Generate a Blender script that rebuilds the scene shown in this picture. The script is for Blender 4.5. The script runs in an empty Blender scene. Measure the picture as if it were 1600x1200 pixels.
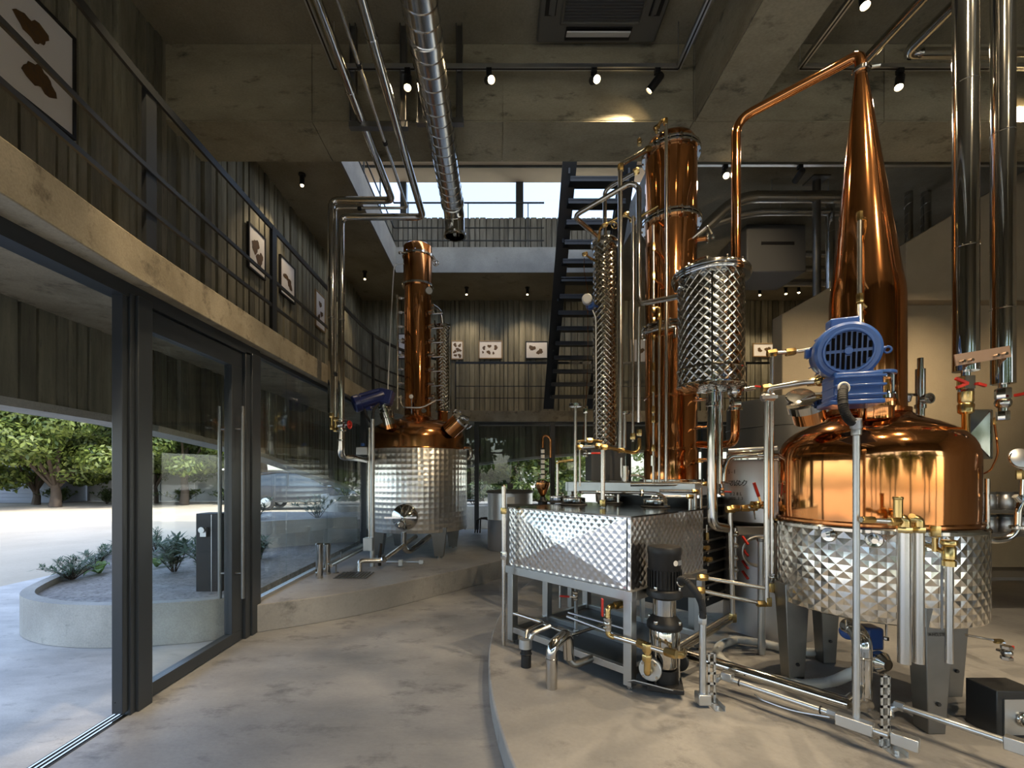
import bpy, math, random
from mathutils import Vector, Matrix
random.seed(7)
SC = bpy.context.scene
COL = SC.collection
PI = math.pi
# ---------------------------------------------------------------- camera
# level architectural camera with a shift lens, eye 1.48 m above the floor
F, CX, CY, EZ = 720.0, 776.0, 742.0, 1.48
cam = bpy.data.cameras.new('camera'); cam_ob = bpy.data.objects.new('camera', cam); COL.objects.link(cam_ob)
cam_ob.location = (0, 0, EZ); cam_ob.rotation_euler = (PI/2, 0, 0)
cam.sensor_width = 36; cam.lens = 36*F/1600
cam.shift_x = (800-CX)/1600; cam.shift_y = (CY-600)/1600
cam.clip_start = 0.05; cam.clip_end = 400
SC.camera = cam_ob
# ---------------------------------------------------------------- world, sun, exposure
w = bpy.data.worlds.new('sky'); SC.world = w; w.use_nodes = True
nt = w.node_tree; nt.nodes.clear()
out = nt.nodes.new('ShaderNodeOutputWorld'); bg = nt.nodes.new('ShaderNodeBackground')
sky = nt.nodes.new('ShaderNodeTexSky'); sky.sky_type = 'NISHITA'; sky.sun_disc = False
sky.sun_elevation = math.radians(48); sky.sun_rotation = math.radians(112); sky.air_density = 1.0; sky.dust_density = 2.2; sky.ozone_density = 1.2
bg.inputs['Strength'].default_value = 0.56
hs = nt.nodes.new('ShaderNodeHueSaturation'); hs.inputs['Saturation'].default_value = .85
nt.links.new(sky.outputs[0], hs.inputs['Color']); nt.links.new(hs.outputs[0], bg.inputs[0]); nt.links.new(bg.outputs[0], out.inputs[0])
sd = bpy.data.lights.new('sun', 'SUN'); sd.energy = 3.0; sd.angle = math.radians(0.6); sd.color = (1.0, 0.93, 0.80)
sun = bpy.data.objects.new('sun', sd); COL.objects.link(sun); sun.location = (20, -8, 30)
sun.rotation_euler = Vector((0.66, -0.30, 0.72)).to_track_quat('Z', 'Y').to_euler()
vs = SC.view_settings; vs.view_transform = 'Standard'; vs.look = 'None'; vs.gamma = 1.0; vs.use_curve_mapping = False
vs.exposure = 0.5
cy = SC.cycles
cy.max_bounces = 7; cy.diffuse_bounces = 3; cy.glossy_bounces = 5; cy.transparent_max_bounces = 12; cy.transmission_bounces = 4
cy.sample_clamp_indirect = 6.0; cy.caustics_reflective = False; cy.caustics_refractive = False
cy.use_denoising = True; cy.blur_glossy = 0.4

# ---------------------------------------------------------------- geometry helpers
def W(x, y, d):            # place seen at picture position x, y standing d metres in front of the camera plane
    return Vector(((x-CX)/F*d, d, EZ+(CY-y)/F*d))
def G(x, y, z=0.0):        # the same for a place at a known height z
    return W(x, y, F*(EZ-z)/(y-CY))
def V(*a): return Vector(a)
ORG = {}
def perp(d):
    d = d.normalized(); up = V(0, 0, 1) if abs(d.z) < 0.95 else V(1, 0, 0)
    a = d.cross(up).normalized(); return a, a.cross(d).normalized()
def fil(pts, r, n=5):      # round the corners of a path
    pts = [Vector(p) for p in pts]
    if len(pts) < 3: return pts
    o = [pts[0]]
    for i in range(1, len(pts)-1):
        a, b, c = pts[i-1], pts[i], pts[i+1]
        la, lc = (a-b).length, (c-b).length
        q = min(r, la*.48, lc*.48)
        p0, p2 = b+(a-b).normalized()*q, b+(c-b).normalized()*q
        for k in range(n+1):
            t = k/n; o.append(p0*(1-t)**2+b*2*t*(1-t)+p2*t*t)
    o.append(pts[-1]); return o
class MB:
    def __init__(s): s.v = []; s.f = []; s.uv = []; s.M = None
    def add(s, vs, fs, uvs=None):
        n = len(s.v)
        for p in vs:
            p = Vector(p); s.v.append(s.M @ p if s.M else p)
        for i, f in enumerate(fs):
            s.f.append([n+k for k in f]); s.uv.append(uvs[i] if uvs else None)
        return s
    def box(s, c, d, R=None):
        c = Vector(c); x, y, z = [k/2 for k in d]
        vs = [V(i*x, j*y, k*z) for i in (-1, 1) for j in (-1, 1) for k in (-1, 1)]
        if R: vs = [R @ p for p in vs]
        vs = [c+p for p in vs]
        dx, dy, dz = d
        uq = lambda a, b: [(0, 0), (a, 0), (a, b), (0, b)]
        return s.add(vs, [(0, 1, 3, 2), (4, 6, 7, 5), (0, 4, 5, 1), (2, 3, 7, 6), (0, 2, 6, 4), (1, 5, 7, 3)],
                     [[(0, 0), (0, dz), (dy, dz), (dy, 0)], [(0, 0), (dy, 0), (dy, dz), (0, dz)], uq(dx, dz), [(0, 0), (0, dz), (dx, dz), (dx, 0)], uq(dy, dx), uq(dx, dy)])
    def bb(s, x0, x1, y0, y1, z0, z1): return s.box(((x0+x1)/2, (y0+y1)/2, (z0+z1)/2), (x1-x0, y1-y0, z1-z0))
    def bar(s, a, b, wd, ht, up=None):     # rectangular bar from a to b
        a, b = Vector(a), Vector(b); d = (b-a).normalized()
        if up is None: sx, uz = perp(d)
        else:
            sx = d.cross(Vector(up)).normalized(); uz = sx.cross(d)
        R = Matrix((sx, d, uz)).transposed()
        return s.box((a+b)/2, (wd, (b-a).length, ht), R)
    def tube(s, pts, r, n=12, cap=True, closed=False):
        pts = [Vector(p) for p in pts]; m = len(pts)
        rs = r if isinstance(r, (list, tuple)) else [r]*m
        tang = []
        for i in range(m):
            if closed: t = pts[(i+1) % m]-pts[i-1]
            elif i == 0: t = pts[1]-pts[0]
            elif i == m-1: t = pts[-1]-pts[-2]
            else: t = (pts[i+1]-pts[i]).normalized()+(pts[i]-pts[i-1]).normalized()
            tang.append(t.normalized() if t.length > 1e-9 else V(0, 0, 1))
        a = perp(tang[0])[0]; b = tang[0].cross(a); vs = []; L = 0; Ls = []
        for i in range(m):
            if i:
                a = (a-tang[i]*a.dot(tang[i])).normalized(); b = tang[i].cross(a); L += (pts[i]-pts[i-1]).length
            Ls.append(L)
            for k in range(n):
                an = 2*PI*k/n; vs.append(pts[i]+(a*math.cos(an)+b*math.sin(an))*rs[i])
        fs = []; uv = []
        for i in range(m if closed else m-1):
            j = (i+1) % m
            for k in range(n):
                l = (k+1) % n; fs.append((i*n+k, i*n+l, j*n+l, j*n+k))
                c = 2*PI*rs[i]/n; l1 = Ls[j] if j else L+.1
                uv.append([(k*c, Ls[i]), ((k+1)*c, Ls[i]), ((k+1)*c, l1), (k*c, l1)])
        if cap and not closed:
            fs.append(tuple(range(n))[::-1]); fs.append(tuple((m-1)*n+k for k in range(n)))
            uv += [None, None]
        return s.add(vs, fs, uv)
    def cyl(s, a, b, r, n=20): return s.tube([a, b], r, n)
    def lathe(s, prof, o=(0, 0, 0), ax=(0, 0, 1), n=48, u=None):
        o = Vector(o); ax = Vector(ax).normalized(); a = perp(ax)[0]; b = ax.cross(a)
        if abs(ax.z) > .999: a, b = V(1, 0, 0), V(0, 1, 0)*(1 if ax.z > 0 else -1)
        vs = []; m = len(prof); L = [0]
        for i in range(1, m): L.append(L[-1]+math.hypot(prof[i][0]-prof[i-1][0], prof[i][1]-prof[i-1][1]))
        R = max(p[0] for p in prof)
        for r, z in prof:
            for k in range(n):
                an = 2*PI*k/n; vs.append(o+ax*z+(a*math.cos(an)+b*math.sin(an))*max(r, 1e-5))
        fs = []; uv = []; c = 2*PI*R/n
        for i in range(m-1):
            for k in range(n):
                l = (k+1) % n; fs.append((i*n+k, i*n+l, (i+1)*n+l, (i+1)*n+k))
                uv.append([(k*c, L[i]), ((k+1)*c, L[i]), ((k+1)*c, L[i+1]), (k*c, L[i+1])])
        return s.add(vs, fs, uv)
    def ring(s, o, ax, R, r, n=32, m=8):
        o = Vector(o); a, b = perp(Vector(ax))
        return s.tube([o+(a*math.cos(2*PI*k/n)+b*math.sin(2*PI*k/n))*R for k in range(n)], r, m, closed=True)
    def flange(s, o, ax, r, h, n=28): return s.lathe([(0, -h/2), (r-.15*h, -h/2), (r, -h*.35), (r, h*.35), (r-.15*h, h/2), (0, h/2)], o, ax, n)
    def hexa(s, o, ax, r, h): return s.lathe([(0, -h/2), (r*.93, -h/2), (r, -h*.4), (r, h*.4), (r*.93, h/2), (0, h/2)], o, ax, 6)
    def ball(s, o, r, n=16, m=9): return s.lathe([(r*math.sin(PI*i/m), -r*math.cos(PI*i/m)) for i in range(m+1)], o, (0, 0, 1), n)
    def prism(s, poly, z0, z1):            # vertical prism over a ground polygon (counter-clockwise)
        n = len(poly)
        vs = [V(p[0], p[1], z0) for p in poly]+[V(p[0], p[1], z1) for p in poly]
        fs = [tuple(range(n))[::-1], tuple(range(n, 2*n))]+[(i, (i+1) % n, n+(i+1) % n, n+i) for i in range(n)]
        return s.add(vs, fs)
    def plate(s, poly3, th):               # flat polygon in space given a thickness along its normal
        p = [Vector(q) for q in poly3]; nrm = (p[1]-p[0]).cross(p[2]-p[1]).normalized()*th; n = len(p)
        return s.add(p+[q+nrm for q in p], [tuple(range(n))[::-1], tuple(range(n, 2*n))]+[(i, (i+1) % n, n+(i+1) % n, n+i) for i in range(n)])
    def build(s, name, mat, parent=None, bev=0, org=None, smooth=True, ang=40):
        me = bpy.data.meshes.new(name)
        if parent is not None: o0 = ORG.get(parent.name, V(0, 0, 0))
        elif org is not None: o0 = Vector(org)
        else:
            xs = [p.x for p in s.v]; ys = [p.y for p in s.v]; zs = [p.z for p in s.v]
            o0 = V((min(xs)+max(xs))/2, (min(ys)+max(ys))/2, min(zs))
        me.from_pydata([tuple(p-o0) for p in s.v], [], s.f)
        if any(s.uv):
            ul = me.uv_layers.new(name='UVMap'); i = 0; dat = []
            for f, u in zip(s.f, s.uv):
                for k in range(len(f)): dat += list(u[k]) if u else [0, 0]
            ul.data.foreach_set('uv', dat)
        me.materials.append(mat)
        if smooth:
            me.shade_smooth(); me.set_sharp_from_angle(angle=math.radians(ang))
        ob = bpy.data.objects.new(name, me); COL.objects.link(ob); ORG[ob.name] = o0
        if parent is not None: ob.parent = parent
        else: ob.location = o0
        if bev:
            m = ob.modifiers.new('bevel', 'BEVEL'); m.width = bev; m.segments = 2; m.limit_method = 'ANGLE'; m.angle_limit = math.radians(50)
        return ob
def tag(o, label, cat, group=None, kind=None):
    if label: o['label'] = label
    if cat: o['category'] = cat
    if group: o['group'] = group
    if kind: o['kind'] = kind
    return o
def thing(name, label, cat, loc, group=None, kind=None):
    o = bpy.data.objects.new(name, None); COL.objects.link(o); o.location = loc; o.empty_display_size = .1
    ORG[o.name] = Vector(loc); return tag(o, label, cat, group, kind)
def struct(mb, name, mat, label, cat, **k):
    return tag(mb.build(name, mat, **k), label, cat, None, 'structure')
def relink(src, name, parent, loc, scale=(1, 1, 1), rot=None, mat=None):   # alike piece sharing mesh data
    o = bpy.data.objects.new(name, src.data if hasattr(src, 'data') else src); COL.objects.link(o)
    o.parent = parent; o.location = Vector(loc)-ORG.get(parent.name, V(0, 0, 0)) if parent else loc
    o.scale = scale
    if rot: o.rotation_euler = rot
    return o
def copy_tree(o, parent=None, delta=None):
    c = o.copy(); COL.objects.link(c); c.parent = parent
    if delta is not None: c.location = o.location+Vector(delta); ORG[c.name] = ORG[o.name]+Vector(delta)
    for ch in list(o.children): copy_tree(ch, c)
    return c
# ---------------------------------------------------------------- materials
def nmat(name):
    m = bpy.data.materials.new(name); m.use_nodes = True
    n = m.node_tree; b = n.nodes['Principled BSDF']; return m, n, b
def N(n, t, **k):
    q = n.nodes.new(t)
    for a, v in k.items():
        if a in q.inputs: q.inputs[a].default_value = v
        else: setattr(q, a, v)
    return q
def simple(name, col, rough=.5, metal=0.0, spec=None, coat=0, noise=0.0, nscale=20, bump=0.0, emit=None, es=0):
    m, n, b = nmat(name)
    b.inputs['Base Color'].default_value = (*col, 1); b.inputs['Roughness'].default_value = rough; b.inputs['Metallic'].default_value = metal
    if coat: b.inputs['Coat Weight'].default_value = coat; b.inputs['Coat Roughness'].default_value = .1
    if emit: b.inputs['Emission Color'].default_value = (*emit, 1); b.inputs['Emission Strength'].default_value = es
    if noise or bump:
        tc = N(n, 'ShaderNodeTexCoord'); nz = N(n, 'ShaderNodeTexNoise', Scale=nscale, Detail=4.0)
        n.links.new(tc.outputs['Object'], nz.inputs['Vector'])
        if noise:
            rp = N(n, 'ShaderNodeMapRange'); rp.inputs['To Min'].default_value = 1-noise; rp.inputs['To Max'].default_value = 1+noise
            n.links.new(nz.outputs['Fac'], rp.inputs['Value'])
            mx = N(n, 'ShaderNodeMix', data_type='RGBA', blend_type='MULTIPLY'); mx.inputs['Factor'].default_value = 1
            mx.inputs['A'].default_value = (*col, 1); n.links.new(rp.outputs[0], mx.inputs['B']); n.links.new(mx.outputs['Result'], b.inputs['Base Color'])
            r2 = N(n, 'ShaderNodeMapRange'); r2.inputs['To Min'].default_value = max(.02, rough*(1-noise)); r2.inputs['To Max'].default_value = min(1, rough*(1+noise))
            n.links.new(nz.outputs['Fac'], r2.inputs['Value']); n.links.new(r2.outputs[0], b.inputs['Roughness'])
        if bump:
            bp = N(n, 'ShaderNodeBump', Strength=bump, Distance=.01); n.links.new(nz.outputs['Fac'], bp.inputs['Height']); n.links.new(bp.outputs[0], b.inputs['Normal'])
    return m
def concrete(name, c0, c1, stain, rough=.75, sc=1.0, stretch=(1, 1, 1), stain_lo=.55, grain=.25, rnd=0.0, mix2=None):
    m, n, b = nmat(name); L = n.links.new
    tc = N(n, 'ShaderNodeTexCoord'); mp = N(n, 'ShaderNodeMapping'); mp.inputs['Scale'].default_value = stretch
    geo = N(n, 'ShaderNodeNewGeometry'); L(geo.outputs['Position'], mp.inputs['Vector'])
    n1 = N(n, 'ShaderNodeTexNoise', Scale=1.3*sc, Detail=6.0, Roughness=.6); n2 = N(n, 'ShaderNodeTexNoise', Scale=4.5*sc, Detail=8.0, Roughness=.7); n3 = N(n, 'ShaderNodeTexNoise', Scale=60*sc, Detail=3.0)
    for q in (n1, n2, n3): L(mp.outputs[0], q.inputs['Vector'])
    cr = N(n, 'ShaderNodeValToRGB'); cr.color_ramp.elements[0].position = .35; cr.color_ramp.elements[1].position = .68
    cr.color_ramp.elements[0].color = (*c0, 1); cr.color_ramp.elements[1].color = (*c1, 1); L(n1.outputs['Fac'], cr.inputs[0])
    sr = N(n, 'ShaderNodeMapRange'); sr.inputs['From Min'].default_value = stain_lo; sr.inputs['From Max'].default_value = stain_lo+.16; L(n2.outputs['Fac'], sr.inputs['Value'])
    mx = N(n, 'ShaderNodeMix', data_type='RGBA'); L(sr.outputs[0], mx.inputs['Factor']); L(cr.outputs[0], mx.inputs['A']); mx.inputs['B'].default_value = (*stain, 1)
    g = N(n, 'ShaderNodeMapRange'); g.inputs['To Min'].default_value = 1-grain; g.inputs['To Max'].default_value = 1+grain; L(n3.outputs['Fac'], g.inputs['Value'])
    m2 = N(n, 'ShaderNodeMix', data_type='RGBA', blend_type='MULTIPLY'); m2.inputs['Factor'].default_value = 1; L(mx.outputs['Result'], m2.inputs['A']); L(g.outputs[0], m2.inputs['B'])
    last = m2.outputs['Result']
    if rnd:
        oi = N(n, 'ShaderNodeObjectInfo'); r = N(n, 'ShaderNodeMapRange'); r.inputs['To Min'].default_value = 1-rnd; r.inputs['To Max'].default_value = 1+rnd; L(oi.outputs['Random'], r.inputs['Value'])
        m3 = N(n, 'ShaderNodeMix', data_type='RGBA', blend_type='MULTIPLY'); m3.inputs['Factor'].default_value = 1; L(last, m3.inputs['A']); L(r.outputs[0], m3.inputs['B']); last = m3.outputs['Result']
    L(last, b.inputs['Base Color'])
    rr = N(n, 'ShaderNodeMapRange'); rr.inputs['To Min'].default_value = rough-.15; rr.inputs['To Max'].default_value = min(1, rough+.12); L(n2.outputs['Fac'], rr.inputs['Value']); L(rr.outputs[0], b.inputs['Roughness'])
    bp = N(n, 'ShaderNodeBump', Strength=.25, Distance=.01); ad = N(n, 'ShaderNodeMath', operation='MULTIPLY_ADD'); L(n3.outputs['Fac'], ad.inputs[0]); ad.inputs[1].default_value = .4; L(n2.outputs['Fac'], ad.inputs[2])
    L(ad.outputs[0], bp.inputs['Height']); L(bp.outputs[0], b.inputs['Normal'])
    return m
def metal(name, col, rough, kind=None, s=.03, strength=.5, aniso=0.0, var=.0, rot=PI/4):
    m, n, b = nmat(name); L = n.links.new
    b.inputs['Base Color'].default_value = (*col, 1); b.inputs['Metallic'].default_value = 1; b.inputs['Roughness'].default_value = rough
    uv = N(n, 'ShaderNodeTexCoord')
    if kind in ('pyramid', 'dimple', 'diamond'):
        mp = N(n, 'ShaderNodeMapping'); mp.inputs['Scale'].default_value = (1/s, 1/s, 1)
        mp.inputs['Rotation'].default_value = (0, 0, rot); L(uv.outputs['UV'], mp.inputs['Vector'])
        vo = N(n, 'ShaderNodeTexVoronoi', voronoi_dimensions='2D', distance='CHEBYCHEV' if kind != 'dimple' else 'EUCLIDEAN'); vo.inputs['Randomness'].default_value = 0; vo.inputs['Scale'].default_value = 1
        L(mp.outputs[0], vo.inputs['Vector'])
        bp = N(n, 'ShaderNodeBump', Strength=strength, Distance=s*.5)
        h = vo.outputs['Distance']
        if kind == 'diamond':      # embossed quilting: flat cushions with raised narrow ridges
            pw = N(n, 'ShaderNodeMath', operation='MULTIPLY'); L(h, pw.inputs[0]); pw.inputs[1].default_value = 2.0
            p2 = N(n, 'ShaderNodeMath', operation='POWER'); L(pw.outputs[0], p2.inputs[0]); p2.inputs[1].default_value = 5.0; h = p2.outputs[0]
        L(h, bp.inputs['Height'])
        nz = N(n, 'ShaderNodeTexNoise', Scale=3.0, Detail=2.0); L(uv.outputs['UV'], nz.inputs['Vector'])
        b2 = N(n, 'ShaderNodeBump', Strength=.12, Distance=.05); L(nz.outputs['Fac'], b2.inputs['Height']); L(b2.outputs[0], bp.inputs['Normal'])
        L(bp.outputs[0], b.inputs['Normal'])
    else:
        nz = N(n, 'ShaderNodeTexNoise', Scale=3.0 if kind != 'brush' else 8.0, Detail=3.0)
        mp = N(n, 'ShaderNodeMapping'); mp.inputs['Scale'].default_value = (1, 1, .03) if kind == 'brush' else (1, 1, .6)
        L(uv.outputs['Object'], mp.inputs['Vector']); L(mp.outputs[0], nz.inputs['Vector'])
        if kind == 'brush': nz.inputs['Scale'].default_value = 120
        bp = N(n, 'ShaderNodeBump', Strength=strength*.1, Distance=.01 if kind == 'brush' else .04); L(nz.outputs['Fac'], bp.inputs['Height']); L(bp.outputs[0], b.inputs['Normal'])
        if var:
            n2 = N(n, 'ShaderNodeTexNoise', Scale=9.0, Detail=4.0); L(uv.outputs['Object'], n2.inputs['Vector'])
            r = N(n, 'ShaderNodeMapRange'); r.inputs['To Min'].default_value = 1-var; r.inputs['To Max'].default_value = 1.0; L(n2.outputs['Fac'], r.inputs['Value'])
            mx = N(n, 'ShaderNodeMix', data_type='RGBA', blend_type='MULTIPLY'); mx.inputs['Factor'].default_value = 1; mx.inputs['A'].default_value = (*col, 1); L(r.outputs[0], mx.inputs['B']); L(mx.outputs['Result'], b.inputs['Base Color'])
    return m
M = {}
M['beam'] = concrete('board_marked_concrete', (.29, .255, .17), (.47, .42, .295), (.085, .08, .055), stretch=(.7, 1, 1.9), stain_lo=.565)
M['ceil'] = concrete('ceiling_concrete', (.235, .21, .15), (.34, .305, .225), (.10, .092, .07), stain_lo=.6)
M['fascia'] = concrete('fascia_concrete', (.27, .225, .15), (.46, .39, .275), (.135, .112, .078), sc=1.5, stain_lo=.54)
M['floor'] = concrete('floor_concrete', (.20, .206, .218), (.37, .368, .368), (.13, .133, .14), rough=.5, sc=.55, stretch=(1, 1.7, 1), stain_lo=.54, grain=.12)
M['plat'] = concrete('platform_concrete', (.22, .215, .21), (.36, .345, .325), (.15, .145, .14), rough=.55, sc=.7, stain_lo=.56, grain=.12)
M['curb'] = concrete('curb_concrete', (.34, .33, .30), (.48, .47, .43), (.22, .22, .2), sc=1.3, stain_lo=.6)
M['plank'] = concrete('plank_formed_concrete', (.15, .14, .10), (.29, .27, .20), (.075, .07, .052), sc=1.2, stretch=(7, 7, .8), stain_lo=.58, grain=.2, rnd=.3)
M['plank_up'] = concrete('pale_plank_formed_concrete', (.13, .13, .128), (.23, .23, .222), (.08, .08, .078), sc=1.2, stretch=(7, 7, .8), stain_lo=.58, grain=.2, rnd=.35)
M['road'] = concrete('road_paving', (.44, .385, .295), (.53, .47, .37), (.35, .305, .24), rough=.85, sc=.4, stain_lo=.66, grain=.1)
M['apron'] = concrete('apron_concrete', (.40, .395, .385), (.62, .61, .59), (.27, .27, .265), rough=.6, sc=1.0, stretch=(1, 2.2, 1), stain_lo=.57, grain=.12)
M['plaster'] = concrete('warm_plaster', (.40, .325, .22), (.47, .385, .265), (.34, .275, .185), sc=1.0, stain_lo=.66, grain=.06)
M['gravel'] = concrete('gravel_soil', (.22, .21, .2), (.36, .35, .33), (.10, .095, .085), sc=6, stain_lo=.5, grain=.5)
M['steel'] = metal('polished_steel', (.56, .545, .51), .08, strength=.35)
M['pipe'] = metal('satin_steel_pipe', (.68, .655, .61), .24, 'brush', strength=.5)
M['duct'] = metal('spiral_duct_steel', (.52, .52, .51), .2, strength=.6)
M['galv'] = metal('galvanised_steel', (.66, .68, .69), .38, strength=.6, var=.2)
M['frame'] = metal('brushed_steel_frame', (.50, .50, .49), .36, 'brush', strength=.6)
M['legm'] = metal('grey_steel_leg', (.27, .27, .265), .4, strength=.5, var=.3)
M['quilt'] = metal('engine_turned_steel', (.86, .83, .77), .22, 'pyramid', s=.052, strength=.5)
M['quilt_s'] = metal('engine_turned_steel_fine', (.90, .88, .84), .3, 'dimple', s=.078, strength=.3, rot=0)
M['quilt_box'] = metal('engine_turned_steel_box', (.86, .84, .82), .22, 'dimple', s=.042, strength=.22)
M['diamond'] = metal('quilted_steel', (.44, .425, .385), .13, 'diamond', s=.047, strength=.36)
M['diamond_s'] = metal('quilted_steel_fine', (.44, .41, .34), .15, 'diamond', s=.042, strength=.4)
M['copper'] = metal('polished_copper', (.76, .32, .115), .085, strength=.5, var=.12)
M['copper_d'] = metal('aged_copper', (.66, .29, .11), .16, strength=.6, var=.35)
M['brass'] = metal('brass', (.74, .53, .22), .22, strength=.4, var=.25)
M['dark'] = simple('dark_grey_paint', (.018, .02, .022), .4)
M['darksteel'] = metal('dark_mirror_steel', (.16, .16, .16), .14, strength=.3)
M['mull'] = simple('anthracite_window_paint', (.034, .040, .047), .32)
M['black'] = simple('black_plastic', (.008, .008, .009), .5)
M['void'] = simple('slot_shade_black', (.003, .003, .004), .9); M['void'].node_tree.nodes['Principled BSDF'].inputs['Specular IOR Level'].default_value = .05  # near-black colour stands in for the shade inside the fan-cover slots
M['rubber'] = simple('black_rubber', (.015, .015, .016), .7)
M['blue'] = simple('blue_enamel', (.035, .10, .34), .3, coat=.4)
M['navy'] = simple('navy_enamel', (.012, .022, .12), .35, coat=.3)
M['red'] = simple('red_grip', (.55, .03, .018), .4)
M['white'] = simple('white_paint', (.75, .73, .69), .5)
M['paper'] = simple('white_mount_board', (.78, .76, .76), .8)
M['print'] = simple('brown_print', (.10, .055, .022), .8, noise=.9, nscale=26)
M['wood'] = simple('pale_wood_frame', (.30, .20, .10), .5)
M['grey'] = simple('grey_panel', (.085, .085, .085), .45)
M['cass'] = simple('cassette_grey', (.12, .115, .10), .5)
M['tankgrey'] = simple('dark_grey_tank', (.075, .078, .078), .55)
M['silver'] = metal('satin_silver_tank', (.62, .63, .66), .36, strength=.2)
M['blind'] = simple('grey_blue_cladding', (.22, .25, .30), .7)
M['fence'] = simple('pale_fence_panel', (.50, .52, .54), .8, noise=.15, nscale=.8)
M['hose'] = simple('clear_ribbed_hose', (.62, .62, .58), .3)
M['bark'] = simple('bark', (.065, .048, .035), .9, noise=.4, nscale=8)
M['car'] = simple('dark_car_paint', (.02, .022, .027), .4, coat=.1)
M['carw'] = simple('white_car_paint', (.62, .66, .70), .25, coat=.5)
M['carglass'] = simple('dark_car_glass', (.03, .045, .06), .2)
M['soffit'] = simple('pale_timber_soffit', (.62, .52, .42), .7, noise=.12, nscale=2)
M['ink'] = simple('black_lettering', (.012, .012, .012), .6)
M['copperbox'] = simple('copper_toned_plate', (.42, .28, .2), .4, metal=.6)
def leafmat(name, c0, c1):
    m, n, b = nmat(name); L = n.links.new
    oi = N(n, 'ShaderNodeNewGeometry'); cr = N(n, 'ShaderNodeValToRGB')
    cr.color_ramp.elements[0].color = (*c0, 1); cr.color_ramp.elements[1].color = (*c1, 1); L(oi.outputs['Random Per Island'], cr.inputs[0]); L(cr.outputs[0], b.inputs['Base Color'])
    b.inputs['Roughness'].default_value = .5
    tr = N(n, 'ShaderNodeBsdfTranslucent'); L(cr.outputs[0], tr.inputs[0]); mx = N(n, 'ShaderNodeMixShader'); mx.inputs[0].default_value = .35
    o = n.nodes['Material Output']; L(b.outputs[0], mx.inputs[1]); L(tr.outputs[0], mx.inputs[2]); L(mx.outputs[0], o.inputs['Surface'])
    return m
M['leaf'] = leafmat('tree_leaves', (.03, .062, .011), (.185, .235, .05))
M['leaf_d'] = leafmat('dark_tree_leaves', (.032, .06, .02), (.15, .20, .07))
M['leaf_b'] = leafmat('blue_green_leaves', (.06, .11, .07), (.18, .26, .17))
M['leaf_l'] = leafmat('lime_leaves', (.14, .26, .06), (.22, .34, .10))
def glassmat():
    m = bpy.data.materials.new('clear_glass'); m.use_nodes = True; n = m.node_tree; n.nodes.clear(); L = n.links.new
    o = N(n, 'ShaderNodeOutputMaterial'); lw = N(n, 'ShaderNodeLayerWeight', Blend=.5); t = N(n, 'ShaderNodeBsdfTransparent'); t.inputs[0].default_value = (.94, .97, .965, 1)
    p5 = N(n, 'ShaderNodeMath', operation='POWER'); L(lw.outputs['Facing'], p5.inputs[0]); p5.inputs[1].default_value = 5
    sc = N(n, 'ShaderNodeMath', operation='MULTIPLY_ADD'); L(p5.outputs[0], sc.inputs[0]); sc.inputs[1].default_value = .95; sc.inputs[2].default_value = .045
    g = N(n, 'ShaderNodeBsdfGlossy', Roughness=0.0); mx = N(n, 'ShaderNodeMixShader'); L(sc.outputs[0], mx.inputs[0]); L(t.outputs[0], mx.inputs[1]); L(g.outputs[0], mx.inputs[2]); L(mx.outputs[0], o.inputs[0])
    return m
M['glass'] = glassmat()
def bulbmat(name, s):
    return simple(name, (.9, .8, .6), .4, emit=(1.0, .72, .38), es=s)
M['bulb'] = bulbmat('warm_lamp_lens', 45); M['bulb_s'] = bulbmat('warm_downlight_lens', 16)
# ================================================================ the building
CEIL = 5.71; BEAM = 4.945; SOF = 2.66; GAL = 2.90; WL = -3.277; WB = 11.2; GX = -2.32; PL = .14; PB = .26
mb = MB(); mb.bb(GX-.05, 8, -3.3, 10.4, -.25, 0)
floor = struct(mb, 'floor', M['floor'], 'mottled grey trowelled concrete floor of the still room', 'floor')
# raised platforms
edge = [(GX, 4.28), (-1.8, 4.58), (-1.3, 4.98), (-.75, 5.6), (-.3, 6.12), (.07, 6.6), (.55, 7.35), (1.0, 8.3), (1.3, 9.3), (1.4, 10.3)]
sm = fil([V(a, b, 0) for a, b in edge], .5, 6)
mb = MB(); mb.prism([(p.x, p.y) for p in sm]+[(GX, 10.3)], 0, PB)
struct(mb, 'floor_platform_back', M['plat'], 'raised concrete platform under the smaller still, curved front face', 'platform', bev=.006)
mb = MB(); ys = [1.0+.25*i for i in range(21)]
mb.prism([(7.9, 1.0), (7.9, 6.0)]+[(-.06+(y-3.4)**2/12, y) for y in ys[::-1]], 0, PL)
struct(mb, 'floor_platform_front', M['plat'], 'low concrete platform with curved pale edge under the big still', 'platform', bev=.012)
# ceiling with the stair void
VX0, VX1, VY0, VY1, TOP = -2.11, 2.35, 5.10, 9.64, 6.235
mb = MB()
for a in ((-4, 8, -3.3, VY0), (-4, VX0, VY0, VY1), (VX1, 8, VY0, VY1), (-4, 8, VY1, 11.6)): mb.bb(*a, CEIL, TOP)
struct(mb, 'ceiling', M['ceil'], 'board marked concrete ceiling with square stair opening', 'ceiling')
mb = MB()      # pale edge faces of the opening
mb.bb(VX0-.02, VX0+.012, VY0, VY1, CEIL, TOP+.002); mb.bb(VX0, VX1, VY1-.012, VY1+.02, CEIL, TOP+.002); mb.bb(VX1-.012, VX1+.02, VY0, VY1, CEIL, TOP+.002)
M['edge'] = concrete('opening_edge_concrete', (.23, .23, .23), (.33, .33, .325), (.17, .17, .17), sc=1.4, stain_lo=.62)
struct(mb, 'trim_1', M['edge'], 'smooth concrete edge band around the ceiling opening', 'edge band')
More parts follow.
